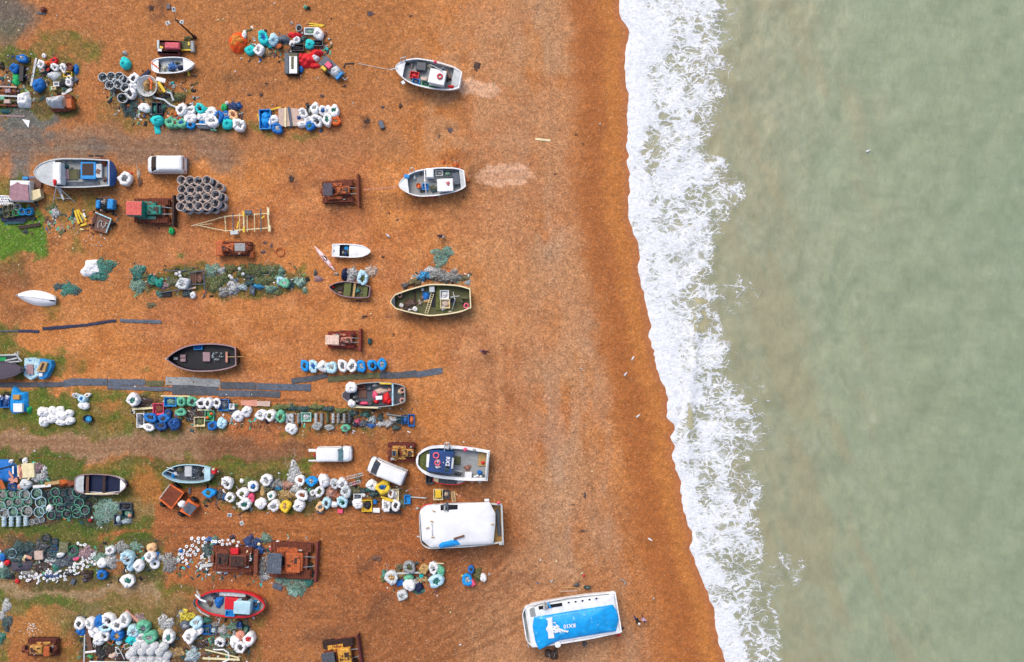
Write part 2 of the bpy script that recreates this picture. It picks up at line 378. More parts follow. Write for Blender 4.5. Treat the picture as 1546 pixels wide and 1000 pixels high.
# mud stains, weed smears, darker ground along boats and under gear rows, the pale scours behind the two launched boats
for (x, y, rx, ry, a, s) in [(555,183,8,8,0,.8),(680,198,8,9,0,.5),(663,205,5,6,0,.5),(437,266,10,14,0,.5),(237,13,9,9,0,.6),(400,140,34,8,0,.35),
    (620,92,16,8,0,.4),(560,845,16,10,20,.55),(578,905,16,14,0,.6),(575,925,18,12,0,.5),(505,955,40,14,12,.55),(835,985,40,18,0,.4),(60,155,30,10,0,.4),
    (235,345,44,12,0,.35),(520,322,30,10,0,.25),(600,305,60,8,0,.3),(720,275,24,14,0,.5),(640,480,60,7,0,.4),(690,835,80,10,0,.45),(690,742,60,12,0,.5),
    (560,665,12,10,0,.4),(600,665,14,8,0,.4),(470,275,16,10,0,.3),(395,372,18,14,0,.25),(80,365,18,10,0,.4),(20,420,40,24,0,.5),(20,470,30,16,0,.5),
    (700,245,40,10,0,.35),(385,115,30,10,0,.3),(640,150,40,10,0,.3),(250,940,20,20,0,.3),(640,860,30,8,0,.2),(800,880,50,8,0,.25),(345,880,60,14,0,.4),
    (215,330,50,16,0,.3),(540,755,60,20,0,.25),(440,905,30,10,0,.3),(700,90,16,10,0,.25),(570,780,40,12,10,.35)]:
    lay(ell(x, y, rx, ry, a, .6), (104, 68, 56), s)
for (x, y, rx, ry, a) in [(722,134,34,13,-8),(762,264,44,17,3)]:
    m = ell(x, y, rx, ry, a, .15, VX, VY); lay(m * (.72 + .28 * ss(fbm(X / 40, Y / 2.2, 44, 3), .3, .6)), (228, 178, 158), .95)
lay(ell(750, 268, 50, 3, 4, .4, X, Y), (180, 120, 80), .4)
lay(rect(180, 752, 236, 786, 4), (170, 130, 96), .6)
lay(ell(48, 950, 40, 34, 0, .3), (176, 118, 70), .85); lay(ell(170, 842, 14, 22, 0, .4), (184, 118, 76), .9)
lay(ell(220, 735, 22, 22, 0, .4), (186, 116, 66), .8); lay(ell(160, 618, 20, 8, 0, .4), (190, 120, 74), .6)
lay(ell(24, 845, 60, 26, 0, .4), (96, 84, 78), .5); lay(ell(235, 985, 60, 30, 0, .4), (110, 84, 62), .7); lay(rect(205, 598, 240, 620, 5), (72, 46, 38), .8)
lay(rect(282, 600, 330, 640, 6), (92, 60, 44), .6); lay(rect(330, 716, 612, 774, 8) * ss(n3 + n2, .8, 1.15), (72, 62, 44), .6); lay(rect(204, 402, 462, 446, 8) * ss(n3 + n2, .85, 1.2), (70, 64, 36), .55); lay(rect(200, 600, 625, 654, 8) * ss(n3 + n2, .95, 1.3), (66, 52, 40), .5); lay(rect(0, 820, 250, 880, 8) * ss(n3 + n2, .8, 1.15), (74, 66, 58), .6); lay(rect(110, 928, 385, 1010, 8) * ss(n3 + n2, .85, 1.2), (62, 50, 40), .6); lay(rect(262, 812, 330, 862, 6) * ss(n3, .4, .7), (84, 62, 48), .4); lay(rect(0, 85, 120, 168, 6) * ss(n3 + n2, .9, 1.25), (66, 60, 50), .6); lay(rect(150, 110, 365, 198, 8) * ss(n3 + n2, 1.0, 1.3), (80, 66, 50), .5); lay(rect(0, 725, 160, 790, 10), (52, 62, 60), .75)
# wheel ruts and drag lines: dark line plus a real groove
Z = gz(X, Y); RUT = np.zeros(X.shape)
def rut(pts, w=2.2, s=.35, d=.05, pair=0):
    global RUT
    for off in ([0] if not pair else [-pair / 2, pair / 2]):
        P = np.array(pts, float)
        for (ax, ay), (bx_, by_) in zip(P[:-1], P[1:]):
            dx, dy = bx_ - ax, by_ - ay; l = math.hypot(dx, dy); ox, oy = -dy / l * off, dx / l * off
            x0, x1 = min(ax, bx_) - 12, max(ax, bx_) + 12; y0, y1 = min(ay, by_) - 12, max(ay, by_) + 12
            i0, i1 = np.searchsorted(xs, [x0, x1]); j0, j1 = np.searchsorted(ys, [y0, y1])
            xx, yy = WX[j0:j1, i0:i1] * .25 + X[j0:j1, i0:i1] * .75, WY[j0:j1, i0:i1] * .25 + Y[j0:j1, i0:i1] * .75
            t = np.clip(((xx - ax - ox) * dx + (yy - ay - oy) * dy) / (l * l), 0, 1)
            dd = np.hypot(xx - ax - ox - t * dx, yy - ay - oy - t * dy)
            br = .4 + .9 * fbm(xx / 7, yy / 7, 51, 2)
            RUT[j0:j1, i0:i1] = np.maximum(RUT[j0:j1, i0:i1], np.clip(s * np.exp(-(dd / w) ** 2) * br, 0, 1))
rr = random.Random(4)
for k in range(16):
    x0 = 470 + rr.random() * 190; x1 = x0 + 170 + rr.random() * 120
    rut([(x0, 1010), ((x0 + x1) / 2 + 10, 925 + rr.random() * 30), (x1, 850 + rr.random() * 40)], 1.9, .40, pair=14)
for k in range(9): x0 = 480 + rr.random() * 70; rut([(x0, 860), (x0 + 40, 925), (x0 + 130, 1010)], 1.8, .38, pair=13)
for k in range(6): y0 = 918 + rr.random() * 16; rut([(460, y0), (560, y0 + 4), (680, y0 - 14), (780, y0 - 34)], 1.6, .38)
for k in range(7): y0 = 793 + rr.random() * 26; rut([(240, y0 + 6), (380, y0), (480, y0 + 2), (600, y0 - 6)], 1.8, .40)
for k in range(9): x0 = 770 + rr.random() * 60; rut([(x0, -20), (x0 + 6, 300), (x0 + 8, 620), (x0 - 10 + rr.random() * 30, 840)], 3.4, .11)
for k in range(6): x0 = 735 + rr.random() * 40; rut([(x0, 520), (x0 + 4, 650), (x0 - 6, 770)], 3.0, .2)
for k in range(6): y0 = 664 + rr.random() * 28; rut([(-20, y0), (200, y0 + 2), (330, y0 + 4), (470, y0 + 6)], 2.2, .32)
for k in range(6): y0 = 206 + rr.random() * 34; rut([(-20, y0), (160, y0 - 3), (360, y0 + 4)], 2.2, .3)
for k in range(5): x0 = 205 + rr.random() * 14; rut([(x0, 660), (x0 + 30, 700), (x0 + 70, 740)], 2.2, .34, pair=10)
for k in range(4): rut([(755 + 4 * k, 585), (765 + 4 * k, 606), (790, 622)], 2.4, .45); rut([(600, 800 + 8 * k), (560, 812 + 8 * k), (480, 812 + 8 * k)], 2, .3)
rut([(708, 262), (740, 262), (805, 258)], 1.5, .4); rut([(708, 272), (745, 273), (800, 268)], 1.5, .35); rut([(250, 598), (520, 606)], 1.6, .7); rut([(640, 770), (600, 800), (540, 800)], 2, .4)
for k in range(8): y0 = 640 + k * 42; rut([(880 + k * 7, y0), (884 + k * 7, y0 + 60)], 3, .25)
lay(np.clip(RUT * 1.35, 0, 1), (122, 72, 44), .9)
col *= (1 + .20 * (n3 - .5) + .12 * (fbm(X / 4.5, Y / 4.5, 61, 2) - .5))[..., None]
GRASS_X, GRASS_Y, GRASS = xs, ys, G
Z = Z - RUT * .07 + (n2 - .5) * .10 + (n3 - .5) * .05 + np.where(X < SH - 60, (fbm(X / 90, Y / 90, 71) - .5) * .10, 0)
co = np.stack([(X - 773) / S, (500 - Y) / S, Z], -1).reshape(-1, 3)
me = fastmesh('beach', co, q); 
vcol(me, 'tone', np.concatenate([np.clip(col.reshape(-1, 3) * 0.83 * np.array([1.04, 1.07, .87]), 0, .8), np.maximum(wet, ss(X, dS - 100, dS - 70) * .5).reshape(-1, 1)], 1))
m = bpy.data.materials.new('shingle'); m.use_nodes = True; nt = m.node_tree; b = nt.nodes['Principled BSDF']
at = nd(nt, 'ShaderNodeAttribute', attribute_name='tone'); tc = nd(nt, 'ShaderNodeTexCoord'); P = tc.outputs['Object']
v1 = nd(nt, 'ShaderNodeTexVoronoi', {'Vector': P, 'Scale': 7.0}); v2 = nd(nt, 'ShaderNodeTexVoronoi', {'Vector': P, 'Scale': 3.4})
w1 = nd(nt, 'ShaderNodeTexWhiteNoise', {'Vector': v1.outputs['Position']}); w2 = nd(nt, 'ShaderNodeTexWhiteNoise', {'Vector': v2.outputs['Position']})
ns = nd(nt, 'ShaderNodeTexNoise', {'Vector': P, 'Scale': 1.6, 'Detail': 6.0, 'Roughness': .75})
g1 = mth(nt, 'MULTIPLY_ADD', w1.outputs[0], 0.46, 0.77); g2 = mth(nt, 'MULTIPLY_ADD', w2.outputs[0], 0.26, 0.87)
g3 = mth(nt, 'MULTIPLY_ADD', ns.outputs[0], 1.0, 0.50)
wetf = at.outputs['Alpha']
gg = mth(nt, 'MULTIPLY', mth(nt, 'MULTIPLY', g1, g2), g3)
gg = mth(nt, 'ADD', mth(nt, 'MULTIPLY', gg, mth(nt, 'MULTIPLY_ADD', wetf, -0.55, 1.0)), mth(nt, 'MULTIPLY', wetf, 0.55))
cc = nd(nt, 'ShaderNodeVectorMath', {0: at.outputs['Color'], 'Scale': gg}, operation='SCALE').outputs[0]
pal = mixc(nt, mth(nt, 'MULTIPLY', sstep(nt, w1.outputs[0], 0.90, 0.97), mth(nt, 'MULTIPLY_ADD', wetf, -0.2, 0.26)), cc, (0.55, 0.38, 0.22))
w3 = nd(nt, 'ShaderNodeTexWhiteNoise', {'Vector': v1.outputs['Position'], 'W': 3.0}, noise_dimensions='4D')
pal = mixc(nt, mth(nt, 'MULTIPLY', sstep(nt, w3.outputs[0], 0.86, 0.92), mth(nt, 'MULTIPLY_ADD', wetf, -0.3, 0.38)), pal, (0.12, 0.07, 0.05))
nt.links.new(pal, b.inputs['Base Color'])
nt.links.new(mth(nt, 'MULTIPLY_ADD', wetf, -0.35, 0.9), b.inputs['Roughness']); b.inputs['Specular IOR Level'].default_value = 0.25
bp = nd(nt, 'ShaderNodeBump', {'Height': mth(nt, 'ADD', v1.outputs[0], v2.outputs[0]), 'Strength': 0.5, 'Distance': 0.08}); nt.links.new(bp.outputs[0], b.inputs['Normal'])
me.materials.append(m); o = bpy.data.objects.new('beach', me); C.objects.link(o); tag(o, 'orange shingle beach with damp strip by the water', None, None, 'structure')
# ------------------------------------------------------------------ sea
sv = np.array([0, .08, .18, .3, .5, .8] + list(np.arange(1.1, 26, .32)) + list(np.arange(26, 52, .8)) + [54, 60, 70, 90, 130, 200, 400, 800])
yv = np.array([-6000, -3000, -1500, -800, -500, -350, -250, -180, -130] + list(np.arange(-100, 1101, 3.0)) + [1150, 1250, 1400, 1700, 2200, 3500, 6000])
SS, YY = np.meshgrid(sv, yv); SHy = shore(YY); PX = SHy + SS * S
idx = np.arange(SS.size).reshape(SS.shape); q = np.stack([idx[:-1, :-1], idx[1:, :-1], idx[1:, 1:], idx[:-1, 1:]], -1).reshape(-1, 4)
cl = np.clip(YY, -300, 1300)
OU = np.interp(cl, OUP[:, 1], OUP[:, 0]) + (fbm(PX / 30, YY / 18, 83, 4) - .5) * 34; SO = np.interp(cl, SOP[:, 1], SOP[:, 0]) + (fbm(PX / 18, YY / 26, 85, 4) - .5) * 40
D = np.where(PX < SO, 1.0, np.clip((OU - PX) / np.maximum(OU - SO, 8), 0, 1)); lace = np.where(PX < SO, .60 + .40 * (1 - ss(PX, SO - 46, SO - 8)), .25 + .36 * D)
lace = lace * (1 - ss(PX, OU - 20, OU + 6)) + .20 * (1 - ss(PX, OU, OU + 30)) * ss(fbm(PX / 26, YY / 26, 91, 3), .4, .6)
def eS(cx, cy, rx, ry, soft=.3): return 1 - ss(np.sqrt(((PX - cx) / rx) ** 2 + ((YY - cy) / ry) ** 2), 1 - soft, 1 + soft)
lace = np.maximum(lace, .40 * eS(1192, 862, 30, 32) * ss(fbm(PX / 14, YY / 14, 95, 3), .25, .5)); lace *= 1 - .30 * ss(YY, 800, 870) * ss(PX, SO - 16, SO + 16); lace = np.maximum(lace, .5 * ss(YY, 850, 900) * np.exp(-((PX - OU + 6) / 4.5) ** 2)); lace *= 1 - .14 * ss(YY, 655, 700) * (1 - ss(YY, 780, 830)) * ss(PX, SO - 6, SO + 16); lace = np.maximum(lace, .27 * eS(1118, 452, 34, 40) * ss(fbm(PX / 12, YY / 12, 96, 3), .4, .6)); lace = np.maximum(lace, .25 * eS(1150, 600, 16, 40) * ss(fbm(PX / 12, YY / 12, 98, 3), .4, .6))
lace = lace * (1 - .75 * eS(1096, 222, 24, 14)) * (1 - .45 * eS(985, 225, 14, 40)) * (1 - .35 * eS(1120, 245, 16, 12))
band = ss(PX, 1046, 1052) * (1 - ss(PX, 1062, 1076)) * ss(YY, 440, 458) * (1 - ss(YY, 492, 512))
band = band * ss(fbm(PX / 5, YY / 16, 121, 3), .30, .5); lace *= 1 - .8 * band
b2 = ss(PX, 1036, 1040) * (1 - ss(PX, 1043, 1050)) * ss(YY, 600, 620) * (1 - ss(YY, 640, 665)); lace *= 1 - .7 * b2
lace *= 1 - .35 * ss(PX, SO, SO + 6) * (1 - ss(PX, SO + 16, SO + 34)) * ss(fbm(PX / 20, YY / 30, 97, 3), .42, .6)
lace *= .78 + .46 * (fbm(PX / 24, YY / 20, 99, 4))
sc = np.zeros(SS.shape + (3,))
def lay2(m_, c_, a_=1.0):
    global sc
    m_ = np.clip(m_ * a_, 0, 1)[..., None]; sc = sc * (1 - m_) + L3(c_) * m_
xd = PX - np.interp(cl, [0, 500, 1000], [1105, 1110, 1180])
sc[:] = L3((158, 156, 128)); lay2(ss(xd, 10, 150), (154, 160, 132)); lay2(ss(xd + (fbm(PX / 70, YY / 90, 101) - .5) * 160, 90, 420), (146, 158, 130))
lay2(ss(fbm(PX / 30, YY / 60, 119, 4), .5, .7) * (1 - ss(xd, 40, 160)), (148, 144, 114), .4)
st = fbm((PX - YY * .45) / 15, (YY + PX * .45) / 44, 103, 5); st2 = fbm((PX - YY * .5) / 7, (YY + PX * .5) / 17, 105, 4)
lay2(ss(st, .52, .72), (132, 142, 116), .32); lay2(ss(1 - st, .55, .75), (158, 166, 144), .3); lay2(ss(st2, .55, .78), (130, 140, 116), .3); lay2(ss(1 - st2, .58, .8), (164, 170, 150), .3)
lay2(ss(fbm(PX / 120, YY / 120, 107, 4), .5, .7) * ss(xd, 60, 160), (140, 157, 134), .3); lay2(ss(fbm((PX - YY * .42) / 34, (YY + PX * .42) / 120, 127, 4), .52, .68) * (1 - ss(xd, 150, 300)), (160, 152, 122), .5)
lay2(band, (204, 190, 148), .8); lay2(b2, (200, 190, 150), .8)
zz = -0.60 - .04 + .20 * (1 - np.exp(-SS / .35)) + (fbm(PX / 26, YY / 40, 111, 4) - .5) * .5 * ss(SS, .5, 5) + .35 * np.exp(-((PX - 1052 - (YY - 480) * -.08) / 9) ** 2) * ss(YY, 380, 470) * (1 - ss(YY, 640, 740))
zz = zz + lace * .10 * fbm(PX / 6, YY / 6, 113, 3) * ss(SS, .3, 1.5)
k = (HC + .5) / HC
co = np.stack([(PX - 773) / S * 1.0, (500 - YY) / S, zz], -1).reshape(-1, 3)
me = fastmesh('sea', co, q); vcol(me, 'tone', np.concatenate([sc.reshape(-1, 3) * np.array([.86, .885, .85]), lace.reshape(-1, 1)], 1))
m = bpy.data.materials.new('sea_water'); m.use_nodes = True; nt = m.node_tree; b = nt.nodes['Principled BSDF']
at = nd(nt, 'ShaderNodeAttribute', attribute_name='tone'); tc = nd(nt, 'ShaderNodeTexCoord'); P0 = tc.outputs['Object']
wp = nd(nt, 'ShaderNodeTexNoise', {'Vector': P0, 'Scale': 0.55, 'Detail': 4.0, 'Roughness': .6})
wv = nd(nt, 'ShaderNodeVectorMath', {0: wp.outputs['Color'], 1: (.5, .5, .5)}, operation='SUBTRACT')
wv2 = nd(nt, 'ShaderNodeVectorMath', {0: wv.outputs[0], 'Scale': 2.4}, operation='SCALE')
P = nd(nt, 'ShaderNodeVectorMath', {0: P0, 1: wv2.outputs[0]}, operation='ADD').outputs[0]
P = nd(nt, 'ShaderNodeMapping', {'Vector': P, 'Rotation': (0, 0, .12), 'Scale': (.58, 1.32, 1)}).outputs[0]
Dn = at.outputs['Alpha']
nz = nd(nt, 'ShaderNodeTexNoise', {'Vector': P0, 'Scale': 0.9, 'Detail': 5.0, 'Roughness': .7})
wid = mth(nt, 'MULTIPLY', mth(nt, 'MULTIPLY', Dn, Dn), mth(nt, 'MULTIPLY_ADD', nz.outputs[0], 3.2, -0.45))
def lines(scale, g, lo=0.35):
    v = nd(nt, 'ShaderNodeTexVoronoi', {'Vector': P, 'Scale': scale}, feature='DISTANCE_TO_EDGE')
    t = mth(nt, 'MULTIPLY', wid, g)
    return sstep(nt, v.outputs[0], t, mth(nt, 'MULTIPLY', t, lo))
l1 = lines(0.55, .46, .1); l2 = lines(1.15, .60, .1); l3 = lines(2.3, .72, .1)
fm = mth(nt, 'MAXIMUM', l1, mth(nt, 'MULTIPLY', l2, sstep(nt, Dn, .20, .40))); fm = mth(nt, 'MAXIMUM', fm, mth(nt, 'MULTIPLY', l3, sstep(nt, Dn, .42, .66)))
solid = sstep(nt, mth(nt, 'ADD', Dn, mth(nt, 'MULTIPLY_ADD', nz.outputs[0], 1.0, -.5)), .66, .98)
fm = mth(nt, 'MAXIMUM', mth(nt, 'MULTIPLY', fm, sstep(nt, Dn, .03, .22)), solid)
milk = mth(nt, 'MULTIPLY', sstep(nt, Dn, .15, .9), .42)
base = mixc(nt, milk, at.outputs['Color'], (.50, .52, .48))
fn = nd(nt, 'ShaderNodeTexNoise', {'Vector': P, 'Scale': 3.0, 'Detail': 5.0, 'Roughness': .7})
fcol = mixc(nt, sstep(nt, fn.outputs[0], .35, .60), (.60, .64, .68), (.82, .84, .86))
wn2 = nd(nt, 'ShaderNodeTexNoise', {'Vector': nd(nt, 'ShaderNodeMapping', {'Vector': P0, 'Rotation': (0, 0, .45), 'Scale': (1.5, .7, 1)}).outputs[0], 'Scale': .8, 'Detail': 7.0, 'Roughness': .72})
base = nd(nt, 'ShaderNodeVectorMath', {0: base, 'Scale': mth(nt, 'ADD', mth(nt, 'MULTIPLY_ADD', wn2.outputs[0], .40, .72), mth(nt, 'MULTIPLY', nd(nt, 'ShaderNodeTexNoise', {'Vector': P, 'Scale': 3.5, 'Detail': 4.0, 'Roughness': .7}).outputs[0], .18))}, operation='SCALE').outputs[0]
out = mixc(nt, fm, base, fcol); nt.links.new(out, b.inputs['Base Color'])
nt.links.new(mth(nt, 'MULTIPLY_ADD', fm, .5, .35), b.inputs['Roughness']); b.inputs['Specular IOR Level'].default_value = 0.35
hh = mth(nt, 'ADD', mth(nt, 'MULTIPLY', wn2.outputs[0], 0.8), mth(nt, 'MULTIPLY', fm, mth(nt, 'MULTIPLY_ADD', fn.outputs[0], .7, .25)))
bp = nd(nt, 'ShaderNodeBump', {'Height': hh, 'Strength': 0.6, 'Distance': 0.25}); nt.links.new(bp.outputs[0], b.inputs['Normal'])
me.materials.append(m); o = bpy.data.objects.new('sea', me); C.objects.link(o); tag(o, 'sage green sea with a lacy band of white surf', None, None, 'structure')
# ------------------------------------------------------------------ grass blades and loose stones (uncountable)
rng = np.random.default_rng(7)
N = 270000; px = rng.uniform(-240, 620, N); py = rng.uniform(20, 1190, N)
gi = np.clip(np.searchsorted(xs, px), 0, len(xs) - 1); gj = np.clip(np.searchsorted(ys, py), 0, len(ys) - 1)
keep = rng.random(N) < G[gj, gi] ** 1.3 * .62; px, py, gj, gi = px[keep], py[keep], gj[keep], gi[keep]; n = len(px)
x = (px - 773) / S; y = (500 - py) / S; z = Z[gj, gi]; a = rng.uniform(0, 2 * PI, n); l = rng.uniform(.12, .38, n); w = rng.uniform(.014, .04, n)
t = np.stack([x + np.cos(a) * l * .8, y + np.sin(a) * l * .8, z + l * .5], -1); p0 = np.stack([x - np.sin(a) * w, y + np.cos(a) * w, z - .02], -1); p1 = np.stack([x + np.sin(a) * w, y - np.cos(a) * w, z - .02], -1)
me = fastmesh('grass', np.stack([p0, p1, t], 1).reshape(-1, 3), np.arange(3 * n).reshape(-1, 3))
vcol(me, 'tone', np.repeat(np.concatenate([np.clip(col[gj, gi] * rng.uniform(.55, 1.3, (n, 1)) * np.array([.75, 1.0, .55]), 0, 1), np.ones((n, 1))], 1), 3, 0))
gm = bpy.data.materials.new('grass_blade'); gm.use_nodes = True; nt = gm.node_tree; at = nd(nt, 'ShaderNodeAttribute', attribute_name='tone')
nt.links.new(at.outputs['Color'], nt.nodes['Principled BSDF'].inputs['Base Color']); nt.nodes['Principled BSDF'].inputs['Roughness'].default_value = .7
me.materials.append(gm); o = bpy.data.objects.new('grass', me); C.objects.link(o); tag(o, 'short rough grass between the heaps of gear', None, None, 'stuff')
def stones(name, n, rx, sz, c, label, sd):
    r = np.random.default_rng(sd); px = r.uniform(*rx, n); py = r.uniform(-20, 1020, n); ok = px < shore(py) - 20; px, py = px[ok], py[ok]; n = len(px)
    gi = np.clip(np.searchsorted(xs, px), 0, len(xs) - 1); gj = np.clip(np.searchsorted(ys, py), 0, len(ys) - 1)
    x, y, z = (px - 773) / S, (500 - py) / S, Z[gj, gi]; s = sz * r.uniform(.5, 1.5, n) * r.uniform(.6, 1.2, n)
    o8 = np.array([(1,0,0),(0,1,0),(-1,0,0),(0,-1,0),(0,0,.7),(0,0,-.4)]); an = r.uniform(0, 6.3, n); ca, sa = np.cos(an), np.sin(an); e = r.uniform(.6, 1, n)
    v = np.stack([x[:, None] + s[:, None] * (o8[:, 0] * ca[:, None] - o8[:, 1] * e[:, None] * sa[:, None]), y[:, None] + s[:, None] * (o8[:, 0] * sa[:, None] + o8[:, 1] * e[:, None] * ca[:, None]), z[:, None] + s[:, None] * o8[:, 2]], -1)
    f = np.array([(0,1,4),(1,2,4),(2,3,4),(3,0,4),(1,0,5),(2,1,5),(3,2,5),(0,3,5)])
    me = fastmesh(name, v.reshape(-1, 3), (np.arange(n)[:, None, None] * 6 + f[None]).reshape(-1, 3)); me.materials.append(c)
    o = bpy.data.objects.new(name, me); C.objects.link(o); tag(o, label, None, None, 'stuff')
def debris(name, n, c, label, sd, s0):
    r = np.random.default_rng(sd); RG = [(0, 85, 118, 165), (155, 110, 300, 170), (200, 160, 368, 196), (395, 160, 512, 196), (376, 38, 500, 100), (200, 400, 465, 448), (0, 592, 45, 622), (200, 600, 350, 648), (350, 612, 625, 652), (0, 698, 75, 742), (0, 742, 135, 792), (310, 715, 615, 772), (0, 820, 130, 878), (130, 820, 240, 880), (265, 812, 470, 888), (115, 930, 380, 1000), (585, 848, 670, 900), (0, 300, 60, 350), (70, 310, 180, 360), (620, 405, 710, 432), (130, 960, 200, 1000), (285, 935, 380, 1000)]
    ar = np.array([(q_[2] - q_[0]) * (q_[3] - q_[1]) for q_ in RG], float); w = r.choice(len(RG), n, p=ar / ar.sum()); RA = np.array(RG, float)[w]
    px = r.uniform(RA[:, 0], RA[:, 2]); py = (RA[:, 1] + RA[:, 3]) / 2 + (RA[:, 3] - RA[:, 1]) * np.clip(r.normal(0, .22, n), -.55, .55); x, y = (px - 773) / S, (500 - py) / S; a = r.uniform(0, 6.3, n); l = s0 * r.uniform(.5, 2.2, n); e = r.uniform(.12, .7, n); h = r.uniform(.02, .12, n)
    base = np.array([(-1, -1, 0), (1, -1, 0), (1, 1, 0), (-1, 1, 0), (-.7, -.7, 1), (.8, -.6, .7), (.6, .8, 1), (-.8, .5, .6)])
    lx, ly = base[None, :, 0] * l[:, None], base[None, :, 1] * (l * e)[:, None]
    v = np.stack([x[:, None] + lx * np.cos(a)[:, None] - ly * np.sin(a)[:, None], y[:, None] + lx * np.sin(a)[:, None] + ly * np.cos(a)[:, None], .0 + base[None, :, 2] * h[:, None] + .02], -1)
    f = np.array([(4, 5, 6, 7), (0, 1, 5, 4), (1, 2, 6, 5), (2, 3, 7, 6), (3, 0, 4, 7)])
    me = fastmesh(name, v.reshape(-1, 3), (np.arange(n)[:, None, None] * 8 + f[None]).reshape(-1, 4)); me.materials.append(c); me.polygons.foreach_set('use_smooth', np.zeros(len(me.polygons), bool))
    o = bpy.data.objects.new(name, me); C.objects.link(o); tag(o, label, None, None, 'stuff')
for k_, (n_, c_, s_) in enumerate([(650, 'white', .09), (380, 'dteal', .15), (500, 'black', .15), (400, 'green', .13), (170, 'blue', .10), (420, 'brown', .16), (420, 'grey', .14), (120, 'orange', .09), (120, 'teal', .10), (260, 'olive', .2)]): debris('litter', n_, mat(c_, .7, .25, 6), f'small {cw(c_)} scraps scattered between the heaps', 40 + k_, s_)
stones('gravel', 3500, (-20, 980), .055, mat((225, 205, 185), .8, .3, 9.0), 'pale stones scattered over the shingle', 3)
stones('gravel_dark', 2600, (-20, 960), .06, mat((96, 66, 56), .8, .3, 9.0), 'dark stones and weed scraps scattered over the shingle', 5)
# ================================================================== BUILDERS OF THINGS
R0 = random.Random(11)
def inst(me, name, m, parent, loc=(0, 0, 0)):
    if not me.materials: me.materials.append(m)
    o = bpy.data.objects.new(name, me); C.objects.link(o)
    o.material_slots[0].link = 'OBJECT'; o.material_slots[0].material = m
    o.parent = parent; o.location = loc
    return o
# ---- bulk bags: soft square-ish sacks, open (rim, sagging sides, contents) or gathered shut
_bag = {}
def bag_mesh(style, v):
    if (style, v) in _bag: return _bag[style, v]
    r = random.Random(v * 7 + len(style) + (3 if style == 'c' else 0)); ph = [r.random() * 6.28 for _ in range(6)]
    nf = r.choice([7, 8, 9, 11])
    if style == 'o': prof = [(.38, 0), (.47, .10), (.51, .36), (.51, .66), (.485, .79), (.41, .86), (.26, .85), (.215, .80), (.20, .70), (0.001, .68)]
    else: prof = [(.40, 0), (.50, .12), (.53, .40), (.50, .62), (.44, .76), (.35, .84), (.24, .88), (.13, .90), (.07, .98), (.09, 1.06), (.03, 1.08), (0.001, 1.05)]
    hmax = prof[-1][1]
    am, tw_, ox, oy = r.uniform(.03, .09), r.uniform(0, 6.28), r.uniform(-.09, .09), r.uniform(-.09, .09); f5 = r.choice([3, 5, 6])
    def fn(i, an, q, z):
        sq = 1 + am * math.cos(4 * an + tw_) * .7 + .06 * math.sin(2 * an + ph[1]) + .045 * math.sin(3 * an + ph[2]) + .03 * math.sin(7 * an + ph[3]) + .02 * math.sin(11 * an + ph[5])
        q2 = q * (1 + (sq - 1) * (1 if q > .3 else .5))
        if style == 'o' and i > 4: q2 *= 1 + .22 * math.sin(2 * an + ph[3]) + .10 * math.sin(f5 * an + ph[2]) + .04 * math.sin(9 * an + ph[4])
        zz = z * (1 + .10 * math.sin(an + ph[4]) * (z > .3))
        if 3 <= i <= 7: zz += (.035 * math.sin(f5 * an + ph[5]) + .022 * math.sin(9 * an + ph[0]) + .03 * math.sin(2 * an + ph[2])) * (1 if style == 'o' else .8)
        if style == 'o' and i in (4, 5): e_ = max(0, math.cos(4 * an + tw_)) ** 8; zz += .09 * e_; q2 *= 1 + .07 * e_
        if style == 'c' and 4 <= i <= 8: zz += .05 * math.sin(nf * an + ph[5]) * (1 if i < 8 else .3)
        return max(q2, .0), zz
    mb = MB().lathe((0, 0, 0), prof, 32, fn=fn)
    mb.v = [(x + ox * max(0, z - .5) * 2 * (1 if style == 'o' and math.hypot(x, y) < .4 else .4), y + oy * max(0, z - .5) * 2 * (1 if style == 'o' and math.hypot(x, y) < .4 else .4), z) for x, y, z in mb.v]
    me = mb.mesh('sack', True); _bag[style, v] = me
    if style == 'o':
        def f2(i, an, q, z): return q * (1 + .1 * math.sin(3 * an + ph[1])), z + (.09 * math.sin(4 * an + ph[2] + i) + .05 * math.sin(9 * an + i * 2)) * (q > .02)
        _bag['cont', v] = MB().lathe((ox * .5, oy * .5, 0), [(.28, .72), (.21, .78), (.14, .81), (.07, .82), (0.001, .81)], 20, fn=f2).mesh('contents', True)
    else: _bag['tie', v] = MB().torus((0, 0, .93), .085, .022, 12, 5).tube([(.08, 0, .93), (.16, .03, .92), (.24, -.02, .89)], .014, 5).mesh('tie', True)
    return me
BCONT = dict(g=(176, 180, 182), k=(70, 70, 78), t='seagreen', b='blue', o='rusto', m='moss', w='lgrey', n='tan', r='red', p='pale', d=(120, 124, 130))
CADJ = dict(g='grey net', k='black rope', t='green net', b='blue net', o='orange net', m='weedy green net', w='pale net', n='tan net', r='red floats', p='pale blue net', d='dark net')
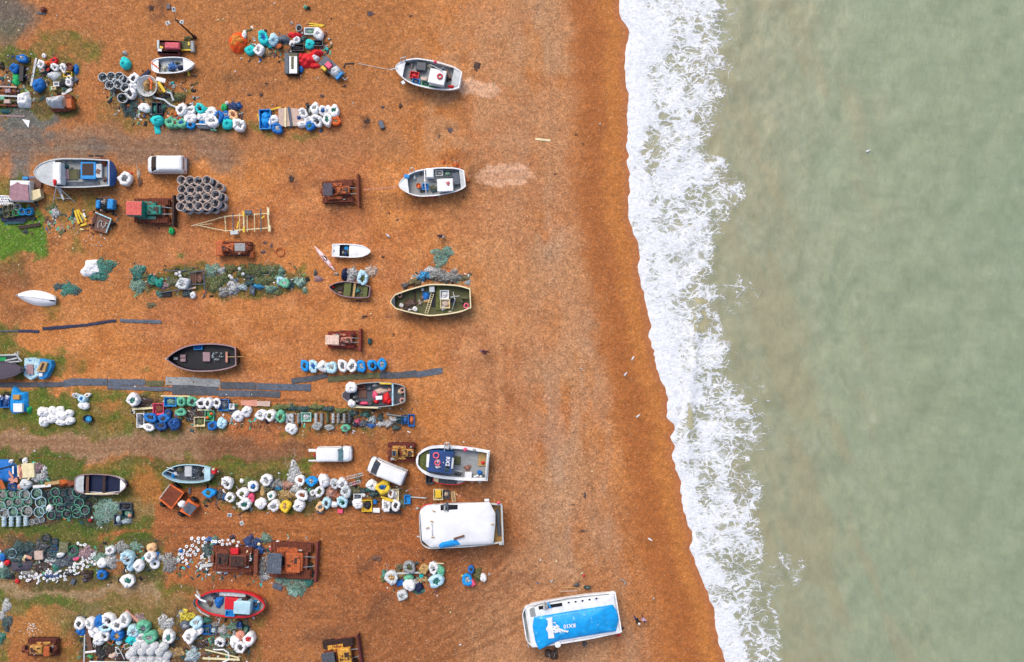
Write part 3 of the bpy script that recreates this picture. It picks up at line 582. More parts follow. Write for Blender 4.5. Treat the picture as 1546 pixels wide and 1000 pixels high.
def bag(px, py, w, h, c, s, cl, z=0.0):
    """s: 'c' gathered shut, else one letter of BCONT for what fills the open bag"""
    v = R0.randrange(14); d = (w + h) / 2; ht = (d / 13.0) * (0.92 if s != 'c' else .85) * R0.uniform(.85, 1.1)
    loc = W(px, py, z + ht * .7); loc.z = z + float(0 if z else -.02)
    o = bpy.data.objects.new('bulk_bag', None); C.objects.link(o); o.location = loc
    o.rotation_euler = (R0.uniform(-.12, .12), R0.uniform(-.12, .12), (R0.random() - .5) * .6)
    o.scale = (w / S * 1.06, h / S * 1.06, ht); o['category'] = 'bag'
    st = 'c' if s == 'c' else 'o'
    me = bag_mesh(st, v)
    inst(me, 'sack', cloth(c), o)
    if st == 'o': inst(_bag['cont', v], 'contents', netm(BCONT[s]), o)
    else: inst(_bag['tie', v], 'tie', mat('dgrey', .8), o)
    ph = f"{cw(c)} bag" + (" tied shut" if st == 'c' else f" of {CADJ[s]}")
    later(o, px, py, ph, cl, 'bulk bags of fishing gear')
    return o
def bags(txt, cl, z=0.0):
    for ln in txt.strip().split(';'):
        t = ln.split()
        if t: bag(float(t[0]), float(t[1]), float(t[2]), float(t[3]), t[4], t[5], cl, z)
# ---- heaps of netting, tarpaulins: uneven mounds with a torn edge
def mound(px, py, w, h, ht, seed, ang=0, torn=.0, rough=.3, z=0.0, pts=None, nr=9, ns=30, flat=.5, zf=None):
    r = random.Random(seed); ph = [r.random() * 9 for _ in range(8)]
    mb = MB(); vs = []; fs = []
    c = W(px, py, z + ht * .5); zb = z
    if pts:
        wp = [W(x, y, z + ht * .3) for x, y in pts]; 
        def R(an):
            best = .3; dx, dy = math.cos(an), math.sin(an)
            for i in range(len(wp)):
                a, b = wp[i], wp[(i + 1) % len(wp)]; ex, ey = b.x - a.x, b.y - a.y; den = dx * ey - dy * ex
                if abs(den) < 1e-9: continue
                t = ((a.x - c.x) * ey - (a.y - c.y) * ex) / den; u = ((a.x - c.x) * dy - (a.y - c.y) * dx) / den
                if t > 0 and -.001 <= u <= 1.001: best = max(best, t)
            return best
    else:
        a0 = math.radians(ang); rx, ry = w / S / 2, h / S / 2
        def R(an):
            u = an - a0; k = 1 / math.sqrt((math.cos(u) / rx) ** 2 + (math.sin(u) / ry) ** 2)
            return k * (1 + rough * .42 * math.sin(2 * u + ph[0]) * .5 + rough * .3 * math.sin(3 * an + ph[1]) + rough * .25 * math.sin(5 * an + ph[2]) + rough * .2 * math.sin(9 * an + ph[3]))
    RR = [R(2 * PI * k / ns) for k in range(ns)]; mx = max(RR)
    P = np.zeros((nr + 1, ns, 3))
    for i in range(nr + 1):
        t = i / nr
        for k in range(ns):
            an = 2 * PI * k / ns; q = RR[k] * t
            P[i, k] = (c.x + q * math.cos(an), c.y + q * math.sin(an), 0)
    e = fbm(P[..., 0] * 2.2 + seed, P[..., 1] * 2.2, seed, 4, .6); e2 = fbm(P[..., 0] * 6 + seed, P[..., 1] * 6, seed + 5, 2)
    T = np.linspace(0, 1, nr + 1)[:, None]
    zz = zb + .015 + ht * (1 - T ** (2.2 / flat * .5 + .6)) * (.45 + 1.0 * e) + .16 * min(ht, .8) * (e2 - .5) * (T < .99)
    zz = np.maximum(zz, zb + .012); zz[-1] = zb - .01 if zb == 0 else zb
    P[..., 2] = zz
    vs = [tuple(c3) for c3 in P[1:].reshape(-1, 3)]; vs.append((c.x, c.y, float(zz[0].mean())))
    ci = len(vs) - 1
    for k in range(ns): fs.append((k, (k + 1) % ns, ci))
    for i in range(nr - 1):
        for k in range(ns):
            if torn and r.random() < torn * (i / nr) ** 1.2: continue
            a, b, d, e_ = i * ns + k, (i + 1) * ns + k, (i + 1) * ns + (k + 1) % ns, i * ns + (k + 1) % ns
            if torn: fs += [(a, b, d)] if r.random() < .5 else [(a, b, d), (a, d, e_)]
            else: fs.append((a, b, d, e_))
    mb.add(vs, fs); mb.R = RR; mb.c = c
    return mb
def strands(px, py, w, h, ht, n, seed, r0=.022, z=0.0):
    r = random.Random(seed); mb = MB()
    for _ in range(n):
        x, y = px + (r.random() - .5) * w * .7, py + (r.random() - .5) * h * .7; a = r.random() * 6.3; pts = []
        for i in range(9):
            a += r.uniform(-.9, .9); x += math.cos(a) * w * .07; y += math.sin(a) * h * .09
            q = min(1, math.hypot((x - px) / (w / 2), (y - py) / (h / 2)))
            pts.append((x, y, z + .05 + ht * 1.05 * (1 - q ** 2)))
        mb.ptube(pts, r0, 4)
    return mb
_hs = [0]
def heap(px, py, w, h, c, cl, ht=.6, torn=.12, kind='net', ang=0, strand=None, z=0.0, pts=None, rough=None):
    _hs[0] += 1; sd = _hs[0] * 13
    mb = mound(px, py, w, h, ht, sd, ang, torn, rough if rough is not None else (.28 if kind == 'tarp' else .45), z, pts, nr=9 if max(w, h) < 25 else 14, ns=30 if max(w, h) < 25 else 46)
    nm, cat, ph, m = dict(net=('net_heap', 'fishing net', 'fishing net heap', netm(c)), tarp=('tarpaulin', 'tarpaulin', 'crumpled tarpaulin', cloth(c)),
        weed=('weed_clump', 'weeds', 'clump of weeds', netm(c)), junk=('gear_heap', 'gear', 'heap of gear', netm(c)), rope=('rope_heap', 'rope', 'rope heap', netm(c)))[kind]
    if kind in ('net', 'junk', 'rope'):
        t = thing(nm, None, cat, px, py, 0, 'heaps of nets and rope', z=z)
        mb.build('netting' if kind != 'rope' else 'coils', m, t)
        strands(px, py, w, h, ht, max(2, int(w * h / 90)), sd, .013, z=z).build('rope', netm(strand or R0.choice(['lgrey', 'green', 'dteal', 'lgrey', c])), t)
        o = t
    else: o = solo(mb, nm, m, None, cat, smooth=(kind == 'tarp'))
    later(o, px, py, f"{cw(c)} {ph}", cl)
    return o
def heaps(txt, cl, **kw):
    """px py w h colour height [kind]"""
    for ln in txt.strip().split(';'):
        t = ln.split()
        if t: heap(float(t[0]), float(t[1]), float(t[2]), float(t[3]), t[4], cl, float(t[5]), kind=t[6] if len(t) > 6 else 'net', torn=.25 if kw.get('thin') else (.10 if (len(t) < 7 or t[6] in ('net', 'junk')) else 0))
# ---- fish boxes and crates
def crate(px, py, w, h, c, inner, cl, ang=0, ht=.42, z=0.0, cat='crate', nm='fish_crate'):
    o = thing(nm, None, cat, px, py, ang, 'fish crates', z=z)
    cx = W(px, py, z + ht); a = math.radians(ang); L, B = w / S, h / S; t = .07
    def b(mb, x, y, sx, sy, z0, z1):
        mb.box((cx.x + x * math.cos(a) - y * math.sin(a), cx.y + x * math.sin(a) + y * math.cos(a), z + (z0 + z1) / 2), (sx, sy, z1 - z0), a); return mb
    mb = MB(); 
    for sgn in (-1, 1): b(mb, 0, sgn * (B - t) / 2, L, t, .02, ht); b(mb, sgn * (L - t) / 2, 0, t - .004, B - 2 * t, .02, ht - .004)
    b(mb, 0, 0, L - 2 * t, B - 2 * t, .0, .05); mb.build('box', plas(c), o)
    rim = MB()
    for sgn in (-1, 1): b(rim, 0, sgn * (B - t * .4) / 2, L + .06, t * .9, ht, ht + .04); b(rim, sgn * (L - t * .4) / 2, 0, t * .9, B - t * 1.3, ht, ht + .038)
    rim.build('rim', plas(c), o)
    if inner != '-':
        mm = mound(px, py, w * .82, h * .82, ht * .75, int(px * 7 + py), ang, 0, .12, z + .03, nr=5, ns=18)
        ox = W(px, py, z + ht * .4); mm.v = [(x + cx.x - mm.c.x, y + cx.y - mm.c.y, zz) for x, y, zz in mm.v]; mm.build('contents', netm(inner), o)
    later(o, px, py, f"{cw(c)} fish crate" + (" standing empty" if inner == '-' else f" holding {cw(inner)} gear"), cl)
    return o
def crates(txt, cl, z=0.0):
    for ln in txt.strip().split(';'):
        t = ln.split()
        if t: crate(*[float(q) for q in t[:4]], t[4], t[5], cl, float(t[6]) if len(t) > 6 else 0, z=z)
# ---- boards, poles, sheets
def plank(x1, y1, x2, y2, w, c, cl, z=.03, th=.05, nm='plank', word='plank', tilt=0.0, m=None):
    p, q = W(x1, y1, z), W(x2, y2, z); d = q - p; mb = MB()
    a = math.atan2(d.y, d.x); n = Vector((-math.sin(a), math.cos(a), 0)) * (w / S / 2); r = random.Random(int(x1 * 3 + y1))
    ns = 4; rs = []
    for i in range(ns + 1):
        t = i / ns; c0 = p.lerp(q, t) + Vector((0, 0, tilt * t)); e = 1 + r.uniform(-.06, .06); o_ = Vector((0, 0, r.uniform(0, .012)))
        rs.append([c0 - n * e + o_, c0 + n * e + o_, c0 + n * e + o_ + Vector((0, 0, th)), c0 - n * e + o_ + Vector((0, 0, th))])
    mb.rings(rs)
    o = solo(mb, nm, m or wood(c), None, word)
    later(o, (x1 + x2) / 2, (y1 + y2) / 2, f"{cw(c)} {word}", cl); return o
def planks(txt, cl, **k):
    for ln in txt.strip().split(';'):
        t = ln.split()
        if t: plank(*[float(q) for q in t[:5]], t[5], cl, **k)
def sheet(pts, c, cl, z=.05, ht=.25, nm='sheet', word='flat sheet', m=None, seed=1):
    cx = sum(p[0] for p in pts) / len(pts); cy = sum(p[1] for p in pts) / len(pts)
    mb = mound(cx, cy, 10, 10, ht, seed + int(cx), pts=pts, nr=6, ns=40, flat=.25, z=0)
    o = solo(mb, nm, m or cloth(c), None, nm.replace('_', ' '), smooth=True); later(o, cx, cy, f"{cw(c)} {word}", cl); return o
def slab(pts, c, cl, z0=0, z1=.2, nm='board', word='board', m=None, cat=None):
    o = solo(MB().pprism(pts, z0, z1), nm, m or wood(c), None, cat or nm.replace('_', ' ')); later(o, pts[0][0], pts[0][1], f"{cw(c)} {word}", cl); return o
def rc(cx, cy, w, h, ang=0):
    a = math.radians(-ang); return [(cx + x * math.cos(a) - y * math.sin(a), cy + x * math.sin(a) + y * math.cos(a)) for x, y in ((-w/2,-h/2),(w/2,-h/2),(w/2,h/2),(-w/2,h/2))]
# ---- floats, buoys, rings, tubs
def buoy(px, py, d, c, cl, z=0.0, word='round buoy'):
    o = thing('buoy', None, 'buoy', px, py, 0, 'loose buoys', z=z); r = d / S / 2; p = W(px, py, z + r)
    MB().lathe((p.x, p.y, z), [(0.001, .0)] + [(r * math.sin(t), r - r * math.cos(t)) for t in (.5, .9, 1.3, 1.7, 2.1, 2.5, 2.9)] + [(0.001, 2 * r)], 14).build('ball', plas(c), o, True)
    MB().torus((p.x, p.y, z + 2 * r + .03), .05, .02, 8, 5, axis='x').build('eye', mat('dgrey'), o)
    later(o, px, py, f"{cw(c)} {word}", cl); return o
def tub(px, py, w, h, c, inner, cl, ht=.6, word='round tub'):
    o = thing('tub', None, 'tub', px, py, 0, 'tubs and buckets'); p = W(px, py, ht); a = w / S / 2; k = h / w
    MB().lathe((p.x, p.y, 0), [(a * .82, 0), (a, ht), (a * 1.06, ht), (a * 1.06, ht - .05), (a * .93, ht - .02), (a * .84, .12), (0.001, .1)], 20, sy=k).build('wall', plas(c), o, True)
    MB().lathe((p.x, p.y, 0), [(a * .82, ht * .55), (a * .5, ht * .66), (0.001, ht * .68)], 16, sy=k).build('contents', netm(inner), o)
    later(o, px, py, f"{cw(c)} {word} with {cw(inner)} contents", cl); return o
def lifering(parent, px, py, d, z, c='pink'):
    p = W(px, py, z + .08); r = d / S / 2
    o = MB().torus((p.x, p.y, z + .08), r * .72, r * .28, 18, 8).build('lifebuoy', plas(c), None, True)
    return o
def ringthing(px, py, d, c, label, z=0.0, nm='lifebuoy', cat='lifebuoy', fat=.28, band=True):
    t = thing(nm, label, cat, px, py, 0, None, z=z); p = W(px, py, z + .08); r = d / S / 2
    MB().torus((p.x, p.y, z + .09), r * (1 - fat), r * fat, 20, 8).build('ring', plas(c), t, True)
    if band:
        mb = MB()
        for k in range(4):
            a = PI / 4 + k * PI / 2; mb.torus((p.x + r * (1 - fat) * math.cos(a), p.y + r * (1 - fat) * math.sin(a), z + .09), r * fat * 1.08, .02, 10, 4, axis='y', a=a)
        mb.build('band', plas('lgrey'), t)
    return t
_rf = [MB().torus((0, 0, .09), .155, .095, 14, 7).mesh('ring_float', True), MB().torus((0, 0, .16), .15, .10, 12, 6, axis='x').mesh('ring_float', True)]
def ring_float(px, py, c='white', z=0.0, grp=None, label=None, s=1.0):
    me = _rf[0 if R0.random() < .75 else 1]
    if not me.materials: me.materials.append(plas('white'))
    o = bpy.data.objects.new('ring_float', me); C.objects.link(o); o.location = W(px, py, z); o.location.z = z; o.scale = (s,) * 3
    o.rotation_euler = (R0.uniform(-.5, .5), R0.uniform(-.3, .3), R0.random() * 6)
    o.material_slots[0].link = 'OBJECT'; o.material_slots[0].material = plas(c)
    return tag(o, label, 'float', grp)
# ---- pots and traps
_pot = {}
def pot_meshes(k):
    if k in _pot: return _pot[k]
    if k == 'barrel':
        w = MB().lathe((0, 0, 0), [(.47, 0), (.49, .06), (.49, .95), (.455, .95), (.44, .5), (0.001, .46)], 22)
        for i in range(8): w.torus((0, 0, .12 + i * .11), .49, .018, 22, 4)
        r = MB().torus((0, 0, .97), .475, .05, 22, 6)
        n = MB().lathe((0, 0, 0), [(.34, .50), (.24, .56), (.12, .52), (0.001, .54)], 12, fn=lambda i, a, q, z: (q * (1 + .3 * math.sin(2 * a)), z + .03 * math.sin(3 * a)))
        r.box((-.24, .20, .78), (.26, .22, .05), .7).box((.30, .16, .66), (.14, .12, .05), .2).box((.18, -.26, .66), (.26, .14, .05), .4)  # pale plates in the hoop mesh imitate white glints inside the pot
    elif k == 'ring':
        w = MB(); 
        for i in range(16):
            a = i * PI / 8; b = a + PI / 8
            w.tube([(.47 * math.cos(a), .47 * math.sin(a), 0), (.47 * math.cos(b), .47 * math.sin(b), .55)], .016, 4).tube([(.47 * math.cos(b), .47 * math.sin(b), 0), (.47 * math.cos(a), .47 * math.sin(a), .55)], .016, 4)
        for z in (.03, .28): w.torus((0, 0, z), .47, .025, 20, 4)
        r = MB().torus((0, 0, .58), .475, .034, 22, 6)
        n = MB().lathe((0, 0, 0), [(.42, .12), (.32, .3), (.18, .36), (0.001, .25)], 14, fn=lambda i, a, q, z: (q * (1 + .12 * math.sin(3 * a)), z + .07 * math.sin(5 * a + i)))
        for i in range(4): n.tube([(-.4, -.3 + i * .2, .34), (0, -.25 + i * .18, .42), (.4, -.3 + i * .2, .36)], .018, 4)
    elif k == 'dome':
        w = MB().lathe((0, 0, 0), [(.44, 0), (.49, .2), (.47, .45), (.38, .66), (.22, .78), (0.001, .8)], 18)
        r = MB()
        for z, q in ((.05, .46), (.25, .50), (.45, .48), (.64, .40), (.76, .26), (.82, .12)): r.torus((0, 0, z), q, .02, 18, 4)
        for i in range(9):
            a = i * PI * 2 / 9; r.tube([(.46 * math.cos(a), .46 * math.sin(a), .02), (.50 * math.cos(a), .50 * math.sin(a), .25), (.40 * math.cos(a), .40 * math.sin(a), .66), (.1 * math.cos(a), .1 * math.sin(a), .83)], .016, 4)
        n = None
    else:   # lying cylinder, axis along y, unit length 1
        w = MB(); rs = []
        for j in range(7):
            y = -.5 + j / 6; q = .30 * (1 - .08 * (j % 2)); rs.append([(q * math.cos(t * PI / 7), y, .32 + q * math.sin(t * PI / 7)) for t in range(14)])
        w.rings(rs); r = MB()
        for j in range(4): r.torus((0, -.5 + j / 3, .32), .32, .022, 16, 5, axis='y')
        n = None
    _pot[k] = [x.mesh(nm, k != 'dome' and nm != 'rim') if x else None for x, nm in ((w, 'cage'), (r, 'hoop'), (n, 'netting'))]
    return _pot[k]
def pot(px, py, d, k, cw_, cr, cn, grp, label=None, cl=None, phrase=None, z=0.0, ht=None, h=None, ang=0):
    a, b, c_ = pot_meshes(k)
    o = bpy.data.objects.new('lobster_pot', None); C.objects.link(o); hh = ht or d / S * .8
    p = W(px, py, z + hh * .8); p.z = z; o.location = p; o.scale = (d / S, (h or d) / S, hh); o.rotation_euler = (0, 0, math.radians(ang) if k == 'lying' else R0.random() * 6)
    tag(o, label, 'fishing pot', grp)
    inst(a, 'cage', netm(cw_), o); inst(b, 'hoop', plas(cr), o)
    if c_: inst(c_, 'netting', netm(cn), o)
    if phrase: later(o, px, py, phrase, cl)
    return o
# ---- boats
PR_WORK = [(0, .62), (.04, .72), (.14, .86), (.3, .98), (.5, 1.0), (.66, .93), (.8, .72), (.9, .45), (.97, .18), (1, .02)]
PR_FULL = [(0, .56), (.03, .66), (.1, .80), (.2, .91), (.38, 1.0), (.55, 1.0), (.72, .93), (.85, .70), (.93, .45), (.98, .22), (1, .03)]
PR_ROUND = [(0, .90), (.3, 1.0), (.6, 1.0), (.76, .93), (.87, .76), (.94, .56), (.985, .30), (1, .04)]
PR_DBL = [(0, .03), (.03, .30), (.1, .60), (.22, .88), (.4, 1.0), (.6, 1.0), (.78, .88), (.9, .60), (.97, .30), (1, .03)]
def catm(tab, t):
    T = [p[0] for p in tab]; V = [p[1] for p in tab]; i = max(0, min(len(T) - 2, int(np.searchsorted(T, t) - 1)))
    u = (t - T[i]) / (T[i + 1] - T[i]); m = lambda j: (V[min(j + 1, len(V) - 1)] - V[max(j - 1, 0)]) / (T[min(j + 1, len(T) - 1)] - T[max(j - 1, 0)])
    h = T[i + 1] - T[i]; a, b = V[i], V[i + 1]
    return max(.0, (2*u**3 - 3*u*u + 1) * a + (u**3 - 2*u*u + u) * h * m(i) + (-2*u**3 + 3*u*u) * b + (u**3 - u*u) * h * m(i + 1))
class Boat:
    def __init__(s, name, label, bow, stern, wpx, H=1.5, prof=PR_WORK, hull='white', inner='grey', deck='grey', rail='white', dz=.85, fore=None, aft=None, forec=None, aftc=None, rw=.12, cat='boat', hm=None, dm=None, group='boats on the beach', sheer=.18, transom=True):
        s.H, s.dz = H, dz
        b, a = W(*bow, H), W(*stern, H); d = b - a; s.L = d.length; s.ang = math.atan2(d.y, d.x); s.o = (a + b) / 2; s.o.z = 0; s.prof = prof
        s.hw = M_(wpx, H) / 2; s.sheer = sheer
        s.root = thing(name, label, cat, ang=math.degrees(s.ang), group=group, loc=s.o.copy())
        N = 30; ts = [i / N for i in range(N + 1)]; ts = [t for t in ts if t < .96] + [.965, .98, .992, 1.0]
        if prof[0][1] < .1: ts = [0, .008, .02, .035] + [t for t in ts if t > .04]
        s.ts = ts
        def zs(t): return H * (1 + sheer * max(0, (t - .4) / .6) ** 2 + .05 * max(0, (.3 - t) / .3) ** 2)
        s.zs = zs
        rs = []
        for t in ts:
            hw = max(.015, catm(prof, t)) * s.hw; z1 = zs(t); zk = .02 + (max(0, t - .86) / .14) ** 2 * H * .5 + (max(0, .10 - t) / .10) ** 2 * H * .4 * (prof[0][1] < .1)
            half = [(1.0, z1), (.985, z1 * .78 + zk * .22), (.93, z1 * .52 + zk * .48), (.78, z1 * .26 + zk * .74), (.45, z1 * .08 + zk * .92), (.06, zk)]
            rake = -.0 if t < .9 else -.25 * (t - .9) / .1 
            ring = []
            for q, z in half: ring.append(s.p(t, q * hw, z, rake * (1 - z / z1)))
            for q, z in reversed(half): ring.append(s.p(t, -q * hw, z, rake * (1 - z / z1)))
            rs.append(ring)
        mb = MB(); n = len(rs[0]); vs = [p for r in rs for p in r]; fs = []
        for i in range(len(rs) - 1):
            for k in range(n - 1): fs.append((i * n + k, i * n + k + 1, (i + 1) * n + k + 1, (i + 1) * n + k))
        fs.append(tuple(range(n))); mb.add(vs, fs); mb.build('hull', hm or paint(hull), s.root)
        wt = .09
        def ins(t, off): return max(.004, catm(prof, t) * s.hw - off)
        mb = MB(); rs = []; ti = [t for t in ts if ins(t, wt) > .01]; s.ti = ti; t0 = wt / s.L
        for t in ti:
            tt = min(max(t, t0), 1 - t0); h2 = ins(t, wt); z1 = zs(t) - .01; rs.append([s.p(tt, h2, z1), s.p(tt, h2 * .97, dz), s.p(tt, -h2 * .97, dz), s.p(tt, -h2, z1)])
        vs = [p for r in rs for p in r]; fs = []
        for i in range(len(rs) - 1):
            for k in (0, 2): fs.append((i * 4 + k, (i + 1) * 4 + k, (i + 1) * 4 + k + 1, i * 4 + k + 1))
        fs += [(0, 1, 2, 3), tuple(4 * (len(rs) - 1) + k for k in (3, 2, 1, 0))]
        mb.add(vs, fs).build('bulwark', mat(inner, .6, .2, 2, dirt='brown', damt=.3), s.root)
        mb = MB(); vs = [q for r in rs for q in (r[1], r[2])]; mb.add(vs, [(2 * i, 2 * i + 2, 2 * i + 3, 2 * i + 1) for i in range(len(rs) - 1)]).build('deck', dm or mat(deck, .6, .2, 1.4, dirt='olive', damt=.25, fine=.12), s.root)
        mb = MB(); out, inn = [], []
        for t in ts: out.append((t, catm(prof, t) * s.hw + .04))
        loop = [(t, h) for t, h in out] + [(t, -h) for t, h in reversed(out)]
        rs = []
        for t, h in loop:
            sg = 1 if h > 0 else -1; hi = sg * max(.0, abs(h) - rw - .02); tt = min(max(t, 0), 1); ti_ = min(max(t, rw / s.L), 1 - rw * .8 / s.L); z = zs(t)
            rs.append([s.p(tt, h, z), s.p(tt, h, z + .07), s.p(ti_, hi, z + .07), s.p(ti_, hi, z)])
        n = len(rs); vs = [p for r in rs for p in r]; fs = []
        for i in range(n):
            j = (i + 1) % n
            for k in range(4): fs.append((i * 4 + k, i * 4 + (k + 1) % 4, j * 4 + (k + 1) % 4, j * 4 + k))
        mb.add(vs, fs).build('gunwale', mat(rail, .5, .12, 1.5, dirt='brown', damt=.15), s.root)
        if fore: s.cover(fore, 1.0, forec or rail, 'foredeck')
        if aft: s.cover(0.0, aft, aftc or rail, 'stern_deck')
    def p(s, t, y, z, dx=0.0):
        x = (t - .5) * s.L + dx; c, n = math.cos(s.ang), math.sin(s.ang)
        return Vector((s.o.x + x * c - y * n, s.o.y + x * n + y * c, z))
    def cover(s, a, b, c, nm, dz=-.03, inset=.03, m=None, camber=.05):
        ts = [t for t in s.ts if a < t < b]; ts = [a] + ts + [b]; vs = []; fs = []
        for t in ts:
            h = max(.003, catm(s.prof, t) * s.hw - inset); z = s.zs(t) + dz; tt = min(max(t, .012), .992)
            vs += [s.p(tt, h, z), s.p(tt, h * .5, z + camber * .8), s.p(tt, 0, z + camber), s.p(tt, -h * .5, z + camber * .8), s.p(tt, -h, z)]
        for i in range(len(ts) - 1):
            for k in range(4): fs.append((i * 5 + k, (i + 1) * 5 + k, (i + 1) * 5 + k + 1, i * 5 + k + 1))
        n = len(vs); vs2 = [v - Vector((0, 0, .05)) for v in vs]
        per = [i * 5 for i in range(len(ts))] + [(len(ts) - 1) * 5 + k for k in (1, 2, 3, 4)] + [i * 5 + 4 for i in range(len(ts) - 2, -1, -1)] + [3, 2, 1]
        fs += [tuple(reversed([i + n for i in f])) for f in fs] + [(per[i], per[(i + 1) % len(per)], per[(i + 1) % len(per)] + n, per[i] + n) for i in range(len(per))]
        return MB().add(vs + vs2, fs).build(nm, m or mat(c, .5, .12, 1.6, dirt='brown', damt=.12), s.root)
    def thwart(s, t, w=.25, c='brown', z=None, nm='thwart'):
        z = z or s.H * .8; h = catm(s.prof, t) * s.hw * .96; a = s.p(t, 0, z)
        return MB().box((a.x, a.y, z), (w, 2 * h, .05), s.ang).build(nm, wood(c), s.root)
    def pb(s, nm, px, py, w, h, z0, z1, c, ang=0, bev=.04, m=None, parent=None):
        return MB().pbox(px, py, w, h, z0, z1, ang, bev).build(nm, m or plas(c), parent or s.root)
    def pt(s, nm, pts, r, c, m=None, parent=None): return MB().ptube(pts, r).build(nm, m or mat(c, .5), parent or s.root)
def letters(txt, px, py, z, size, ang, parent, c='white', nm='lettering', m=None):
    cu = bpy.data.curves.new(nm, 'FONT'); cu.body = txt; cu.size = size; cu.extrude = .004; cu.align_x = 'CENTER'; cu.align_y = 'CENTER'; cu.offset = .018
    tmp = bpy.data.objects.new(nm, cu); C.objects.link(tmp); me = bpy.data.meshes.new_from_object(tmp.evaluated_get(bpy.context.evaluated_depsgraph_get()))
    bpy.data.objects.remove(tmp); me.materials.clear(); me.materials.append(m or plas(c)); me.name = nm
    o = bpy.data.objects.new(nm, me); C.objects.link(o); o.parent = parent
    M = world_m(parent).inverted() @ (Matrix.Translation(W(px, py, z)) @ Matrix.Rotation(math.radians(ang), 4, 'Z')); o.location = M.to_translation(); o.rotation_euler = M.to_euler(); return o
# ---- tracked bulldozers
def dozer(label, px, py, L, Wd, ang, body='rusto', roof='dgrey', track='rust', blade=True, cab=True, bside=1, ripper=False, hx=.22, cx=-.22, rh=2.3, cl=.30, roofc=None, arms=True, name='bulldozer', bw=1.28, hoodw=.34, bladec='rust'):
    """L x Wd photograph px over the tracks; the blade stands at the +x end turned by ang"""
    l, w = L / S, Wd / S; o = thing(name, label, 'bulldozer', ang=ang, group='old beach bulldozers', loc=W(px, py, 1.0)); o.location.z = 0
    c0 = o.location.copy(); a = math.radians(ang); ca, sa = math.cos(a), math.sin(a)
    def p(x, y, z): return Vector((c0.x + x * ca - y * sa, c0.y + x * sa + y * ca, z))
    def bx(mb, x, y, z0, z1, sx, sy, bev=.03, tilt=0): q = p(x, y, 0); return mb.box((q.x, q.y, (z0 + z1) / 2), (sx, sy, z1 - z0), a, tilt, bev)
    tw = w * .24
    for sg in (-1, 1):
        y = sg * (w / 2 - tw / 2); mb = MB(); pts = []; hh = .42; r = .40; x1 = l / 2 - r
        for k in range(9): t = -PI / 2 + PI * k / 8; pts.append((x1 + r * math.cos(t), hh + r * math.sin(t)))
        for k in range(9): t = PI / 2 + PI * k / 8; pts.append((-x1 + r * math.cos(t), hh + r * math.sin(t)))
        mb.rings([[p(x, y - tw / 2, z) for x, z in pts], [p(x, y + tw / 2, z) for x, z in pts]])
        n = max(10, int(l / .24))
        for k in range(n): bx(mb, -x1 + (2 * x1) * (k + .5) / n, y, .80, .90, .13, tw * 1.08, .01); bx(mb, -x1 + (2 * x1) * (k + .5) / n, y, -.02, .05, .13, tw * 1.08, 0)
        for sx in (-1, 1):
            for t in (-.9, -.3, .3, .9): q = p(sx * (x1 + .43 * math.cos(t)), y, .42 + .43 * math.sin(t)); mb.box(tuple(q), (.08, tw * 1.08, .13), a)
        tr = mb.build('track', mat(track, .85, .35, 2.2, dirt='black', damt=.4, bump=.5, fine=.3), o)
        for k in range(5): q = p(-x1 + 2 * x1 * k / 4, y + sg * tw * .5, .34); MB().torus(tuple(q), .14, .08, 12, 6, axis='y', a=a).build('roller', mat('dbrown', .8), tr)
    mb = MB(); bx(mb, 0, 0, .35, .95, l * .84, w * .5, .05); mb.build('chassis', RUST(), o)
    hl = l * .42; mb = MB(); bx(mb, l * hx, 0, .9, 1.55, hl, w * hoodw, .10); hood = mb.build('hood', worn(body, 'rust', .55), o)
    mb = MB(); bx(mb, l * hx + hl * .2, w * .05, 1.55, 1.62, hl * .35, w * .16, .02); q = p(l * hx - hl * .1, w * .06, 0); MB().tube([(q.x, q.y, 1.5), (q.x, q.y, 2.15), (q.x + .1, q.y + .04, 2.25)], .06, 8).build('exhaust', RUST(), hood)
    q = p(l * hx + hl * .3, -w * .08, 0); mb.lathe((q.x, q.y, 1.53), [(.13, 0), (.13, .14), (0.001, .16)], 12)
    for k in range(4): bx(mb, l * hx - hl * .35 + k * .1, -w * .1, 1.54, 1.60, .05, w * .08, 0)
    mb.build('engine_cap', worn('dbrown', 'rusto', .4), hood)
    rv = random.Random(int(px * 3 + py))
    for k in range(3):
        x0_, y0_ = l * rv.uniform(-.1, .35), w * rv.uniform(-.28, .28); x1_, y1_ = x0_ + rv.uniform(-.9, .9), y0_ + rv.uniform(-.5, .5); q0, q1, q2 = p(x0_, y0_, 1.2), p((x0_ + x1_) / 2 + .15, (y0_ + y1_) / 2 + .1, 1.75), p(x1_, y1_, 1.15); MB().tube([q0, q0.lerp(q1, .6), q1, q1.lerp(q2, .5), q2], .035, 5).build('hose', mat('black', .7), o)
    for k in range(4): mb = MB(); x0_, y0_ = l * rv.uniform(-.42, .42), w * rv.uniform(-.42, .42); bx(mb, x0_, y0_, .95, .98 + rv.uniform(.05, .3), rv.uniform(.15, .5), rv.uniform(.12, .35), .02); mb.build('fitting', worn(rv.choice(['rusto', 'dbrown', body if isinstance(body, str) else 'ochre', 'grey', 'beige']), 'rust', .4), o)
    for sg in (-1, 1):
        mb = MB(); bx(mb, -l * .08, sg * w * .30, .92, 1.06, l * .5, w * .16, .03); mb.build('fender', worn(body, 'rust', .7), o)
    mb = MB(); bx(mb, l * cx * .75, 0, .95, 1.35, l * .16, w * .26, .06); bx(mb, l * cx * 1.15, 0, 1.2, 1.75, .14, w * .26, .05); mb.build('seat', mat('black', .6), o)
